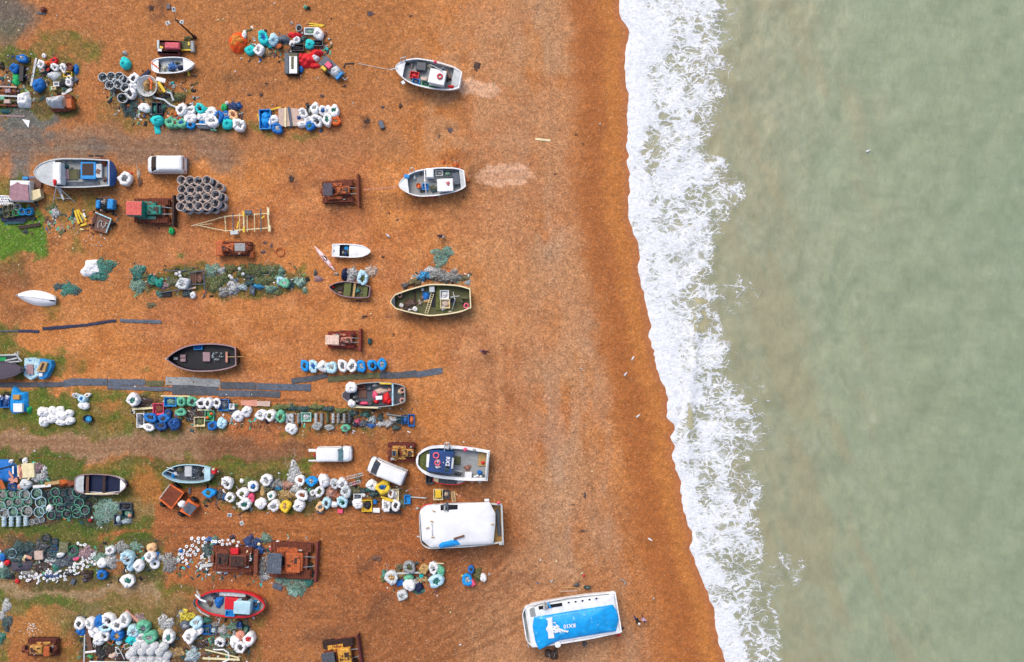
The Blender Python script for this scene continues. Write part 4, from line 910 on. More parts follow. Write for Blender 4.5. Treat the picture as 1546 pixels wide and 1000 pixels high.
    if cab:
        rl, rw_ = l * cl, w * .58; mb = MB()
        for i in (-1, 1):
            for j in (-1, 1): q = p(l * cx + i * rl * .45, j * rw_ * .45, 0); MB().tube([(q.x, q.y, .95), (q.x, q.y, rh)], .05, 6).build('post', worn(body, 'rust', .6), o)
        mb = MB(); bx(mb, l * cx, 0, rh, rh + .10, rl, rw_, .04)
        for k in range(5): bx(mb, l * cx - rl * .38 + k * rl * .19, 0, rh + .10, rh + .125, .05, rw_ * .9, .008)
        mb.build('cab_roof', worn(roof, roofc or 'rust', .35), o)
    else:
        mb = MB(); bx(mb, l * cx, 0, .95, 1.5, l * .2, w * .4, .05); mb.build('fuel_tank', worn(body, 'rust', .5), o)
        mb = MB()
        for k in (-1, 0, 1): q = p(l * cx + .35, k * .14, 0); r2 = p(l * cx + .5, k * .16, 0); mb.tube([(q.x, q.y, 1.3), (r2.x, r2.y, 1.85)], .025, 5)
        mb.build('lever', mat('black'), o)
    if blade:
        bl = l / 2 + .75; bwid = w * bw; mb = MB(); rs = []
        for k in range(7): t = -.6 + 1.2 * k / 6; rs.append([p(bl + .22 * math.cos(t * 1.6) - .22, -bwid / 2, .55 + t * .75), p(bl + .22 * math.cos(t * 1.6) - .12, -bwid / 2, .55 + t * .75), p(bl + .22 * math.cos(t * 1.6) - .12, bwid / 2, .55 + t * .75), p(bl + .22 * math.cos(t * 1.6) - .22, bwid / 2, .55 + t * .75)])
        mb.rings(rs); bx(mb, bl - .1, 0, 1.0, 1.08, .22, bwid, .01)
        for k in range(5): bx(mb, bl - .18, -bwid / 2 + bwid * (k + .5) / 5, .2, .95, .1, .06, 0)
        mb.build('blade', mat(bladec, .8, .4, 1.5, dirt='dbrown', damt=.4, fine=.3), o)
        if arms:
            for sg in (-1, 1):
                q0, q1, q2 = p(-l * .1, sg * (w / 2 + .10), .5), p(l / 2 + .2, sg * (w / 2 + .10), .5), p(bl - .15, sg * w * .42, .55)
                MB().tube([q0, q1, q2], .10, 6).build('push_arm', RUST(), o)
                MB().tube([p(l * .3, sg * w * .16, 1.2), p(bl - .15, sg * w * .12, .75)], .05, 6).build('ram', mat('lgrey', .3, metal=.6), o)
    mb = MB(); bx(mb, -l * .47, 0, .6, 1.15, .3, w * .34, .05); q = p(-l * .52, 0, 0); mb.torus((q.x, q.y, .85), .16, .09, 12, 6, axis='x', a=a); mb.build('winch', RUST(), o)
    return o, p, bx
# ---- vans
def rrect(x0, x1, hw, r, z, n=5, r2=None):
    pts = []
    for cx_, cy_, a0, rr_ in ((x1 - r, hw - r, 0, r), (x0 + (r2 or r), hw - (r2 or r), PI / 2, r2 or r), (x0 + (r2 or r), -hw + (r2 or r), PI, r2 or r), (x1 - r, -hw + r, 3 * PI / 2, r)):
        for k in range(n): t = a0 + PI / 2 * k / (n - 1); pts.append((cx_ + rr_ * math.cos(t), cy_ + rr_ * math.sin(t), z))
    return pts
def van(label, px, py, L, Wd, ang, name='van', cat='van', hood=.11, h=1.95, ws=.15, cabf=None, glass='dgrey', bulge=.0):
    """front at +x"""
    o = thing(name, label, cat, ang=ang, group='white vans', loc=W(px, py, h * .8)); o.location.z = 0
    l, w = M_(L, h * .8), M_(Wd, h * .8); a = math.radians(ang)
    def X(mb): ca, sa = math.cos(a), math.sin(a); c = o.location; mb.v = [(c.x + x * ca - y * sa, c.y + x * sa + y * ca, z) for x, y, z in mb.v]; return mb
    pw = mat('white', .30, .04, 1.0, spec=.6)
    f, r = l / 2, -l / 2; hw = w / 2; xb = f - l * hood; xt = xb - l * ws
    X(MB().rings([rrect(r, f, hw, .30, .32, r2=.14), rrect(r, f + .0, hw, .45, .55, r2=.15), rrect(r, f - .03, hw - .01, .50, .88, r2=.15), rrect(r, f - .12, hw - .03, .52, 1.02, r2=.15)])).build('body', pw, o, True)
    X(MB().rings([rrect(xb - .5, f - .16, hw - .12, .45, .98), rrect(xb - .5, f - .30, hw - .2, .45, 1.09), rrect(xb - .5, f - .55, hw - .35, .4, 1.12)])).build('bonnet', pw, o, True)
    X(MB().rings([rrect(r + .02, xb, hw - .04, .18, 1.0, r2=.13), rrect(r + .05, (xb + xt) / 2, hw - .08, .16, (1 + h * .95) / 2, r2=.14), rrect(r + .08, xt, hw - .14, .20, h * .95, r2=.16), rrect(r + .14, xt - .2, hw - .22, .25, h, r2=.2), rrect(r + .5, xt - .5, hw - .5, .25, h + .02, r2=.25)])).build('cabin', pw, o, True)
    g = mat(glass, .12, .25, 1.0, spec=.9); e = .035
    n = 9; top = []; bot = []; c2 = []
    for k in range(n):
        u = -1 + 2 * k / (n - 1); cv_ = .05 * u ** 4; bot.append((xb + .05 - cv_ * 2, u * (hw - .13), 1.05)); c2.append(((xb + xt) / 2 + .05 - cv_ * 2, u * (hw - .17), (1 + h * .95) / 2 + .05)); top.append((xt + .06 - cv_ * 2, u * (hw - .24), h * .95 + .03))
    mb = MB(); vs = bot + c2 + top; fs = [(i + j * n, i + 1 + j * n, i + 1 + (j + 1) * n, i + (j + 1) * n) for j in (0, 1) for i in range(n - 1)]
    X(mb.add(vs, fs)).build('windscreen', g, o, True)
    mb = MB()
    for u in (-.4, .35): mb.tube([(xb + .04, u * hw, 1.10), ((xb + xt) / 2 + .1, (u + .32) * hw, (1 + h * .95) / 2 + .08)], .014, 4)
    X(mb).build('wiper', mat('black'), o)
    for sg in (-1, 1):
        X(MB().add([(xb - .25, sg * (hw - .035), 1.08), (xt - .75, sg * (hw - .045), 1.08), (xt - .75, sg * (hw - .125), h * .80), (xt + .05, sg * (hw - .125), h * .80)], [(0, 1, 2, 3)])).build('side_window', g, o)
        X(MB().box((xb - .15, sg * (hw + .12), 1.15), (.12, .22, .16), 0, 0, .03)).build('mirror', mat('black', .4), o)
        X(MB().box((f - .16, sg * (hw - .28), .78), (.16, .34, .16), .0, 0, .03)).build('headlight', mat('lgrey', .15), o)
        X(MB().box((r - .005, sg * (hw - .14), .95), (.05, .12, .42))).build('tail_light', mat('red', .3), o)
        for x in (f - .85, r + .85):
            wv = X(MB().torus((x, sg * (hw - .10), .32), .22, .10, 16, 8, axis='y')); wo = wv.build('wheel', mat('black', .8), o); X(MB().torus((x, sg * (hw - .05), .32), .09, .08, 12, 6, axis='y')).build('hub', mat('lgrey', .4), wo)
    for k in range(4): X(MB().box((r + .55 + k * (xt - r - .9) / 4, 0, h + .022), (.05, w * .62, .014))).build('roof_rib', pw, o)
    X(MB().box((f - .04, 0, .45), (.16, w * .9, .22), 0, 0, .05)).build('bumper', mat('dgrey', .6), o); X(MB().box((r - .02, 0, .42), (.14, w * .94, .18), 0, 0, .04)).build('bumper', mat('dgrey', .6), o)
    X(MB().box((r + .056, 0, 1.40), (.02, w * .70, .36))).build('rear_window', g, o)
    X(MB().tube([(r + .4, hw - .23, h + .012), (xt - .4, hw - .23, h + .012)], .018, 4)).build('roof_rail', mat('grey'), o); X(MB().tube([(r + .4, -hw + .23, h + .012), (xt - .4, -hw + .23, h + .012)], .018, 4)).build('roof_rail', mat('grey'), o)
    return o, X, (f, r, hw, xb, xt, h)
# ---- people: one skinned body each
def person(label, px, py, ang, coat, legs, hair, lean=.1, step=.25, sh=1.0, hat=None, arm=(.2, -.15), squat=0.0):
    import bmesh
    o = thing('person', label, 'person', ang=ang, loc=W(px, py, 0)); o.location.z = 0; c0 = o.location
    H = 1.72 * sh; hipz = .52 * H - squat; J = {}; ly = lean
    V = [(0, 0, hipz), (ly * .25, 0, hipz + .14), (ly * .6, 0, hipz + .34), (ly, 0, hipz + .50), (ly * 1.15, 0, hipz + .60), (ly * 1.35, 0, hipz + .70), (ly * 1.4, 0, hipz + .83)]
    Rr = [(.16, .13), (.16, .12), (.19, .13), (.17, .12), (.062, .06), (.098, .105), (.075, .085)]; E = [(i, i + 1) for i in range(6)]
    def add(v, r, p_): V.append(v); Rr.append(r if isinstance(r, tuple) else (r, r)); E.append((p_, len(V) - 1)); return len(V) - 1
    for sg in (-1, 1):
        st = sg * step; kb = squat * .9
        a = add((0, sg * .10, hipz - .06), .105, 0); b = add((st * .45 + kb, sg * .11, .27 * H + (0 if not squat else .04)), .065, a); c = add((st * .9, sg * .11, .07), .045, b); add((st * .9 + .15, sg * .12, .03), .036, c)
        s_ = add((ly, sg * .20, hipz + .47), .068, 3); e = add((ly + arm[0] * .5 * sg + .05, sg * .27, hipz + .20), .048, s_); w_ = add((ly + arm[0] * sg + .18, sg * .25, hipz - .02), .032, e); hnd = add((ly + arm[0] * sg + .22, sg * .24, hipz - .09), (.036, .018), w_)
        hx, hy, hz = V[hnd]
        for k, ln in enumerate((.07, .08, .075, .06)): q = add((hx + .02 + k * .016 - .02, hy, hz - ln * .6), .009, hnd); add((hx + .03 + k * .016 - .02, hy - sg * .012, hz - ln), .008, q)
        q = add((hx + .04, hy - sg * .01, hz + .0), .010, hnd); add((hx + .065, hy - sg * .015, hz - .03), .009, q)
    me = bpy.data.meshes.new('body'); me.from_pydata([(x, y, z) for x, y, z in V], E, []); me.update()
    ob = bpy.data.objects.new('body', me); C.objects.link(ob)
    md = ob.modifiers.new('skin', 'SKIN'); 
    for i, sv_ in enumerate(me.skin_vertices[0].data if me.skin_vertices else []): sv_.radius = Rr[i]
    if not me.skin_vertices:
        bm = bmesh.new(); bm.from_mesh(me); lay = bm.verts.layers.skin.verify(); bm.verts.ensure_lookup_table()
        for i, v in enumerate(bm.verts): v[lay].radius = Rr[i]; v[lay].use_root = (i == 0)
        bm.to_mesh(me); bm.free()
    sb = ob.modifiers.new('sub', 'SUBSURF'); sb.levels = 1; sb.render_levels = 1
    dg = bpy.context.evaluated_depsgraph_get(); m2 = bpy.data.meshes.new_from_object(ob.evaluated_get(dg)); bpy.data.objects.remove(ob)
    skin = mat((215, 165, 140), .6); ms = [mat(coat, .8, .12, 4), mat(legs, .8, .12, 4), skin, mat('black', .7)]
    m2.materials.clear()
    for m in ms: m2.materials.append(m)
    for p_ in m2.polygons:
        x, y, z = p_.center; p_.use_smooth = True
        p_.material_index = 3 if z < .10 else (2 if z > hipz + .60 else (0 if (z > hipz - .02 and not (abs(y) > .2 and z < hipz + .0)) else (2 if abs(y) > .2 and z < hipz - .03 and z > .3 * H else 1)))
    ob = bpy.data.objects.new('body', m2); C.objects.link(ob); ob.parent = o; m2.name = 'body'
    hz = hipz + .76; hxx = ly * 1.37
    def loc(mb, nm, m, par=o):
        me3 = mb.mesh(nm, True); me3.materials.append(m); q = bpy.data.objects.new(nm, me3); C.objects.link(q); q.parent = par; return q
    hm = MB().lathe((hxx - .028, 0, hz + .015), [(.104, -.03), (.114, .03), (.105, .08), (.07, .125), (0.001, .14)], 16, fn=lambda i, a, q, z: (q, z - (.07 if i < 2 and math.cos(a) < .2 else 0))); loc(hm, 'hat' if hat else 'hair', mat(hat or hair, .8))
    if hat: loc(MB().lathe((hxx, 0, hz + .0), [(.10, 0), (.15, -.01), (.15, .0), (.10, .015)], 16), 'hat_brim', mat(hat, .8))
    fx = hxx + .090
    loc(MB().lathe((fx, .035, hz - .005), [(0.001, -.012), (.012, 0), (0.001, .012)], 8).lathe((fx, -.035, hz - .005), [(0.001, -.012), (.012, 0), (0.001, .012)], 8), 'eyes', mat('black', .3))
    loc(MB().box((fx + .008, 0, hz - .035), (.03, .024, .04), 0, .2, .008), 'nose', skin); loc(MB().box((fx - .008, 0, hz - .075), (.02, .045, .012), 0, 0, .003), 'mouth', mat((170, 90, 85)))
    for sg in (-1, 1): loc(MB().box((hxx, sg * .09, hz - .02), (.03, .018, .055), 0, 0, .008), 'ear', skin)
    return o
# ---- gulls
def gull(px, py, ang, label, z=0.0, fly=False):
    o = thing('gull', label, 'gull', px, py, ang, 'gulls by the water', z=z); wht = mat('white', .7, .05)
    def L(mb, nm, m): me_ = mb.mesh(nm, True); me_.materials.append(m); q = bpy.data.objects.new(nm, me_); C.objects.link(q); q.parent = o
    rs = []
    for x, y, zz, r in ((-.30, 0, .19, .012), (-.2, 0, .20, .055), (-.08, 0, .20, .09), (.05, 0, .21, .095), (.14, 0, .25, .07), (.19, 0, .31, .05), (.24, 0, .34, .052), (.29, 0, .34, .03), (.31, 0, .335, .01)):
        rs.append([(x, y + r * math.cos(t * PI / 5), zz + r * math.sin(t * PI / 5)) for t in range(10)])
    L(MB().rings(rs), 'body', wht)
    for sg in (-1, 1): L(MB().add([(.10, sg * .08, .26), (-.06, sg * .13, .26), (-.34, sg * .04, .24), (-.05, sg * .05, .30), (.05, sg * .12, .19), (-.15, sg * .11, .19)], [(0, 1, 3), (1, 2, 3), (0, 4, 1), (4, 5, 1), (1, 5, 2)]), 'wing', mat('lgrey', .7, .05)); L(MB().tube([(0, sg * .04, .14), (.01, sg * .04, 0), (.05, sg * .045, .005)], .009, 5), 'leg', mat('pink'))
    L(MB().tube([(.30, 0, .335), (.36, 0, .322)], [.014, .005], 6), 'beak', mat('yellow'))
    return o
# ================================================================== THE PLACE: bags, nets, crates, pots
# A: round the red tarpaulin
bags("412 59 14 17 pale c;397 58 14 19 teal b;377 75 14 14 teal c;391 75 14 15 white g;481 51 13 17 white c;467 66 13 14 teal c;448 60 10 9 white g;441 66 9 8 white c;454 104 6 9 blue c;407 68 9 8 teal c", 'A')
heap(358, 63, 27, 33, (250, 85, 25), 'A', .9, 0, 'tarp', rough=.10); heap(356, 60, 16, 18, (252, 130, 30), 'A', .3, .0, 'net', z=.75, strand='yellow'); heap(428, 59, 18, 14, 'slate', 'A', .5, 0, 'tarp'); heap(445, 53, 22, 10, 'red', 'A', .6, 0, 'tarp')
heap(404, 78, 13, 14, 'tan', 'A', .4, .1); heap(460, 90, 29, 24, 'red', 'A', .8, 0, 'tarp'); heap(477, 80, 20, 13, 'red', 'A', .6, 0, 'tarp'); heap(476, 87, 11, 12, 'white', 'A', .7, 0, 'tarp')
heap(474, 99, 16, 9, 'red', 'A', .35, 0, 'tarp'); heap(491, 51, 6, 9, 'rusto', 'A', .3); bags("368 52 6 13 white c", 'A'); heap(458, 58, 10, 12, 'dteal', 'A', .5)
tub(420, 68, 11, 11, 'dbrown', 'orange', 'A', .7); tub(451, 42, 9, 10, 'lgrey', 'black', 'A', .6)
crates("468 47 17 10 white green;480 65 14 9 dgrey black;449 72 19 10 black black", 'A')
planks("466 35.5 490 38.5 1.8 yellow;467 39 488 40 1.6 yellow;521 97 535 96 2 black;522 96 519 103 2 black", 'A'); buoy(461, 11, 6, 'green', 'A'); buoy(466, 12, 5, 'black', 'A'); buoy(456, 50, 4, 'white', 'A')
t = thing('storage_box', 'white-lidded dark box with a long slot beside red tarpaulin', 'box', 440, 96)
MB().pbox(441, 96, 20, 33, 0, .75, 0, .05).build('body', paint('black'), t); MB().pprism(rc(432.5, 95.5, 6, 31), .76, .82).build('side_lid', mat('slate', .5), t)
MB().pbox(442.5, 98, 12, 26, .76, .88, 0, .03).build('lid', paint('white'), t); MB().pbox(441.5, 95, 4, 19, .885, .90).build('slot', mat('olive'), t); MB().pbox(442, 83, 13, 4, .76, .86).build('ledge', mat('olive'), t)
# loaded trailer
t = thing('flat_trailer', 'loaded tilted trailer with boxes beside the red tarpaulin', 'trailer', 501, 104, -42)
MB().pbox(501, 103, 40, 17, .45, .55, -42, .02).build('bed', worn('slate', 'brown', .3), t); 
for dx, dy in ((-9, 4), (-4, 10)): q = W(498 + dx, 103 + dy, .3); MB().torus(tuple(q), .22, .1, 12, 6, axis='y', a=math.radians(-42)).build('wheel', mat('black'), t)
MB().ptube([(513, 113, .5), (521, 121, .4), (525, 117, .4)], .05).build('drawbar', mat('lgrey'), t)
def boxthing(px, py, w, h, z0, z1, ang, c, label, nm='box', cat='box', m=None, bev=.04): return solo(MB().pbox(px, py, w, h, z0, z1, ang, bev), nm, m or plas(c), label, cat)
boxthing(493, 95, 9, 11, .56, 1.0, -42, 'slate', 'slate blue box at the head of the tilted trailer'); boxthing(495.5, 98, 9, 8, .57, 1.15, -42, 'pink', 'pink fish box on the tilted trailer'); boxthing(488.5, 103, 8, 5, .57, 1.1, -42, 'yellow', 'yellow fish box on the tilted trailer')
o = solo(mound(506, 107, 18, 14, .5, 61, -42, z=.56), 'cloth_bundle', cloth('lgrey'), 'pale grey cloth bundle on the tilted trailer', 'cloth', smooth=True)
boxthing(512, 114, 4, 13, .57, .9, -42, 'bright', 'narrow blue box at the tail of the tilted trailer')
# B: scrap patch
bags("66 84 6 6 white c;21 103 12 13 blue c;62 98 10 12 white g;81 92 9 10 red k;83 101 11 10 white g;96 102 9 13 white g;57 127 14 19 blue c;104 125 9 10 white g;33 88 14 12 blue w;104 118 8 8 white d", 'B')
heap(24, 120, 15, 18, 'emerald', 'B', .5, .0, 'tarp'); heap(81, 114, 20, 15, 'lgrey', 'B', .5, 0, 'tarp'); heap(96, 127, 15, 13, 'black', 'B', .5); heap(96, 135, 9, 8, 'green', 'B', .4); heap(114, 104, 8, 17, 'blue', 'B', .4, 0, 'tarp')
heap(70, 105, 22, 14, 'dgrey', 'B', .3); heap(90, 120, 18, 12, 'olive', 'B', .3); heap(72, 96, 9, 8, 'orange', 'B', .5, 0, 'tarp')
tub(63, 105, 7, 7, 'lgrey', 'orange', 'B'); tub(71, 104, 8, 8, 'black', 'red', 'B'); tub(104, 101, 11, 12, 'rust', 'rust', 'B')
crates("102 112 12 8 yellow black;85 127 8 6 white -;81 133 6 4 cream -", 'B'); boxthing(32, 111, 7, 24, 0, .5, -3, 'black', 'long black box between blue bag and green tarpaulin'); buoy(38, 117, 5, 'black', 'B')
slab([(108, 112), (119, 120), (110, 126), (104, 121)], 'slate', 'B', 0, .08, 'board', 'board'); planks("94 143 109 134 4.5 white;0 175 38 176 2 mauve", 'B'); plank(55, 88, 47, 130, 3.2, 'lgrey', 'B', nm='pole', word='split pole')
solo(MB().pprism([(33, 180), (45, 182), (43, 193)], .05, .12), 'board', plas('white'), 'small white triangular board on wet ground', 'board')
heap(35, 151, 21, 25, 'white', 'B', .9, 0, 'tarp', pts=[(25, 142), (42, 137), (46, 150), (45, 163), (26, 162)]); heap(9, 168, 18, 9, 'dteal', 'B', .2, 0, 'tarp'); heap(2, 100, 7, 12, 'dbrown', 'B', .5)
t = thing('pallet_rack', 'weathered slatted rack of planks and tubs in scrap patch', 'rack', 11, 145)
for k in range(5): MB().pbox(10, 131 + k * 7, 30, 2.2, .2, .28 + .03 * k, -2).build('slat', wood(['beige', 'rust', 'lgrey', 'olive', 'rust'][k]), t)
for x in (-3, 9, 23): MB().pbox(x, 145, 2.5, 34, 0, .2).build('beam', wood('dbrown'), t)
MB().pbox(11, 137, 8, 6, .3, .6, 4, .03).build('tray', plas('mauve'), t); MB().pbox(10, 153, 9, 6, .36, .7, 0, .03).build('tray', plas('beige'), t); MB().pbox(3, 148, 6, 5, .36, .6, 0, .03).build('tray', plas('green'), t)
t = thing('mushroom_anchor', 'dark rusty mushroom anchor lying on its side alone', 'anchor', 65, 17); p = W(65, 14, .3)
MB().lathe((p.x, p.y, 0), [(.30, .05), (.33, .3), (.2, .5), (0.001, .55)], 14).build('head', RUST(), t); MB().ptube([(65, 15, .2), (63, 20, .15)], .09).build('shank', RUST(), t); MB().pbox(62, 20, 12, 3, 0, .12, -8).build('foot', mat('slate'), t)
# covered digger
t = thing('covered_digger', 'small orange digger under a pale grey cover', 'digger', 90, 154)
MB().pbox(93, 155, 32, 20, .1, .8, 4, .05).build('chassis', RUST(), t); mound(83, 153, 30, 18, 1.2, 77, z=.8, pts=[(67, 148), (80, 147), (94, 142), (96, 150), (95, 163), (76, 162), (68, 156)]).build('cover', cloth('lgrey'), t, True)
MB().pbox(104, 156, 8, 14, .8, 1.6, 4, .06).build('cab', worn('rusto', 'yellow', .4), t); MB().pbox(98, 155, 6, 13, .8, 1.3, 4, .04).build('seat', mat('brown'), t)
for y in (145, 166):
    q = W(92, y, .3); MB().pbox(92, y, 28, 4, 0, .6, 4, .1).build('track', RUST(), t)
# C: row behind the dinghy
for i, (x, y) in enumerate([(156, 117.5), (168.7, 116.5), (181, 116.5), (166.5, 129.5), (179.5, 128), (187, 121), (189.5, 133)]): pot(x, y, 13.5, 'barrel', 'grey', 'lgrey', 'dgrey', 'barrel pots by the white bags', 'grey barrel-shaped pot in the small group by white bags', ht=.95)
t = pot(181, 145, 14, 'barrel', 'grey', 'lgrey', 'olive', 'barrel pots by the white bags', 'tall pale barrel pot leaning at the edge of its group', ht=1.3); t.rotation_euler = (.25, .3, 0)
bags("202 119 15 15 white k;200 130 15 12 white c;197 141 16 15 white k;217 162 17 13 white c;188 94 14 16 teal c;236 181 18 14 teal c;274 166 15 18 white d;288 167 13 13 white g;286 178 18 16 white c;303 165 15 13 teal k;305 175 14 13 white c;319 170 16 15 white c;319 183 17 17 white g;330 176 14 18 blue k;341 174 11 14 blue w;351 175 14 13 peach o;343 187 15 15 teal c;360 189 18 17 white g;256 185 12 17 green t;264 186 10 14 green o;274 186 13 14 green b;338 162 8 11 emerald c;287 189 12 10 bright k;305 185 10 8 bright c", 'C')
heap(212, 142, 15, 14, 'grey', 'C', .6); heap(196, 163, 30, 28, 'dteal', 'C', .4, .3); heap(192, 165, 12, 8, 'navy', 'C', .5); heap(195, 160, 6, 8, 'orange', 'C', .6, 0, 'tarp'); heap(250, 146, 20, 12, 'black', 'C', .4); heap(247, 162, 8, 14, 'seagreen', 'C', .4)
heap(252, 150, 30, 14, 'olive', 'C', .25, .3); heap(353, 161, 20, 15, 'dblue', 'C', .7, .05, strand='bright'); heap(360, 159, 9, 11, 'blue', 'C', .6, .05); heap(238, 197, 10, 13, 'teal', 'C', .2, 0, 'tarp', pts=[(232, 190), (241, 189), (243, 202), (234, 203)])
heap(225, 150, 22, 16, 'tan', 'C', .3, .3); heap(188, 80, 8, 8, 'lgrey', 'C', .3)
sheet([(224, 104), (230, 110), (213, 122), (208, 137), (206, 135), (211, 115)], 'navy', 'C', ht=.15, word='sheet of tarpaulin')
heap(270, 146, 17, 15, 'moss', 'C', .6, .25, 'weed'); buoy(342.6, 156, 6, 'white', 'C'); buoy(265, 174, 5, 'orange', 'C'); buoy(255, 178, 6, 'orange', 'C', .3); buoy(273, 180, 5, 'orange', 'C', .4); buoy(270, 179, 4, 'red', 'C', .4)
crates("233 164 8 18 dteal seagreen;241 164 8 17 navy black", 'C'); planks("244 177 246 195 3 pinkish;248 178 247 194 2 rust", 'C')
slab([(295, 188), (322, 188), (324, 195), (300, 194)], 'slate', 'C', .3, .4, 'board', 'board'); planks("296 187.5 322 188.5 1.6 white;323 195 329 187 2 white;318 196 327 197 2 green", 'C', z=.42)
t = thing('broken_skip', 'old grey moulded skip half full of orange-brown nets', 'skip', 230, 130, -20)
p = W(222, 130, .8); MB().lathe((p.x, p.y, 0), [(.9, 0), (1.15, .8), (1.25, .82), (1.2, .70), (1.0, .70), (.85, .15), (0.001, .12)], 22, 1.0, 1.05).build('tub', paint('lgrey'), t, True)
mound(221, 128, 12, 18, .6, 5, z=.15).build('lining', mat('tan'), t); MB().ptube([(225, 118, .9), (229, 124, .95), (228, 135, .9)], .14).build('orange_edge', plas('orange'), t)
heap(236, 131, 22, 26, 'ochre', 'C', .8, .03, strand='rusto'); planks("236 119 250 122.5 6 white;239 124 249 139 4 yellow", 'C', z=.85)
t = thing('bent_pipe', 'pale grey bent ducting lying past the broken skip', 'pipe', 255, 150); MB().ptube([(226, 139, .3), (234, 148, .3), (248, 151, .35), (258, 159, .3), (266, 162, .3)], .13).ptube([(250, 139, .4), (258, 141, .45), (262, 152, .4)], .13).build('duct', paint('lgrey'), t)
# D
bags("414 180 13 12 white c;410 185 9 9 white c;418 194 15 14 blue w;458 171 12 14 white g;456 188 14 9 white c;465 180 12 11 white c;469 189 14 14 blue t;476 165 12 17 white g;487 166 11 14 white b;495 166 10 13 white c;505 168 14 17 white t;479 181 15 17 white d;493 182 13 18 white t;506 183 14 12 orange n;451 177 8 9 dblue c", 'D')
crate(400, 180, 17, 29, 'bright', '-', 'D', 2, .6); mound(400, 180, 14, 24, .3, 8, z=.4); o = heap(400, 180, 14, 25, 'bright', 'D', .5, 0, 'tarp', z=.1); planks("409 166 424 162 2 yellow;389 172 392 184 2 yellow", 'D', z=.2); planks("431 163 431 192 2.6 cream;436 162 440 191 3.6 slate", 'D', z=.5)
slab([(420, 164), (440, 163), (461, 166), (462, 180), (455, 190), (421, 191)], 'beige', 'D', .2, .42, 'board', 'board', wood('beige')); crates("467 167 8 17 dgrey grey;500 179 4 11 rust tan", 'D'); buoy(473, 174, 4, 'yellow', 'D', .3)
# E: weedy net row
heaps("207 411 24 24 seagreen .45;208 432 28 20 green .25;245 431 20 14 mauve .3;241 444 14 10 seagreen .3;283 443 18 14 dteal .4;260 426 26 14 olive .2;286 412 34 18 moss .3;321 408 26 22 green .4;324 428 24 32 moss .4;340 420 22 20 moss .35;347 406 20 16 moss .4;366 410 26 20 moss .4;388 408 30 22 moss .45;410 408 30 18 moss .4;396 424 34 16 moss .3;424 411 11 18 green .5;338 441 20 18 grey .6;352 434 24 22 lgrey .6;366 434 16 11 pale .5;390 433 18 9 bright .5;376 428 16 12 dteal .4;408 437 19 15 green .5;424 424 18 16 mint .4;435 428 14 18 dteal .4;452 426 18 17 mint .5;460 439 8 9 green .2;335 409 13 13 lgrey .5;420 442 18 10 moss .2;460 436 6 6 mint .2;375 418 16 8 dgrey .3;228 461 14 10 olive .15", 'E')
bags("239 427 10 13 seagreen c;276 428 19 16 lgrey g;291 446 8 9 white c;430 428 13 13 green w;424 425 12 13 pale g;380 438 8 12 slate g", 'E'); tub(230, 422, 14, 15, 'seagreen', 'seagreen', 'E', .6); tub(301, 418, 10, 16, 'brown', 'brown', 'E', .4)
for i, (x, y) in enumerate([(266, 414), (271, 412), (272, 417), (362, 406), (347, 417), (350, 420), (367, 414), (234, 415)]): buoy(x, y, 5, 'white' if i != 7 else 'pinkish', 'E', .35)
t = thing('rusty_frame', 'rusty bar frame lying over the nets in the weedy row', 'frame', 297, 425)
for a, b in [((285, 412, .6), (309, 409, .6)), ((286, 430, .6), (312, 429, .6)), ((307, 408, .55), (309, 437, .5)), ((250, 409, .4), (283, 409, .4)), ((240, 443, .3), (290, 434, .5)), ((312, 437, .4), (306, 451, .1))]: MB().ptube([a, b], .07).build('bar', mat('slate', .6), t)
for x in (288, 291.5, 295): MB().pbox(x, 421, 2.4, 17, .3, .38).build('slat', wood('brown'), t)
slab(rc(251, 444, 14, 8, 5), 'black', 'E', 0, .25, 'box', 'box'); planks("283 437 296 434 2.5 beige", 'E', z=.4)
# F: row below matting
bags("201 604 18 17 white t;125 612 15 12 white c;124 603 13 10 pale b;114 597 10 7 lgrey g;132 597 9 6 white o;227 632 17 14 blue k;225 645 16 11 white g;247 632 16 14 blue k;244 643 16 14 dblue k;262 640 15 18 dblue b;254 625 10 12 dblue d;274 607 13 13 green t;289 607 15 14 green k;303 609 14 15 white k;315 609 13 16 white k;326 609 11 15 white k;358 629 15 15 white c;371 622 14 15 white c;394 626 16 15 white g;409 627 15 16 white m;424 629 14 17 green m;437 647 12 14 white c;441 648 14 14 white c;321 643 13 13 blue k;333.6 639 13 16 pale c;272 623 14 12 green t;438 631 8 10 lgrey g;478 643 14 11 grey g;497 645 13 8 grey g;521 646 14 10 green d", 'F')
for b_ in "63 622 15 14;77 621 12 13;90 619 11 10;103 625 13 12;90 628 15 14;76.5 632 13 14;65 636 13 15;91 638 14 10;104 636 13 11".split(';'):
    t = [float(v) for v in b_.split()]; bag(*t, 'white', 'c', "in the pile of nine")
crates("239 618 16 17 pink rust;212 635 11 21 white dgrey;257 607 18 13 bright green;338 612 15 17 blue slate;350 614 7 8 white -;301 637 16 14 cream moss;316 628 13 16 green emerald;603 634 9 10 dteal dteal;611 634 10 13 dblue blue;621 635 9 18 blue orange;462 630 15 13 mint lgrey", 'F'); buoy(319, 625, 5, 'orange', 'F', .4); buoy(313, 631, 5, 'orange', 'F', .4)
slab([(364, 605), (388, 604), (388, 614), (364, 612)], 'pinkish', 'F', .05, .25, 'board', 'board', wood('pinkish')); slab([(388, 606), (408, 606), (407, 614), (388, 613)], 'pinkish', 'F', .08, .3, 'board', 'board', wood('beige'))
planks("243 598 287 598.5 2 cream;298 619 320 619 2 cream;200 618 231 616 3 cream;584 625.5 616 629.5 1.6 grey", 'F', z=.25); buoy(357, 612, 4, 'seagreen', 'F')
tub(132, 633, 13, 12, 'navy', 'bright', 'F', .6, 'round tub'); heap(125, 606, 18, 10, 'green', 'F', .3)
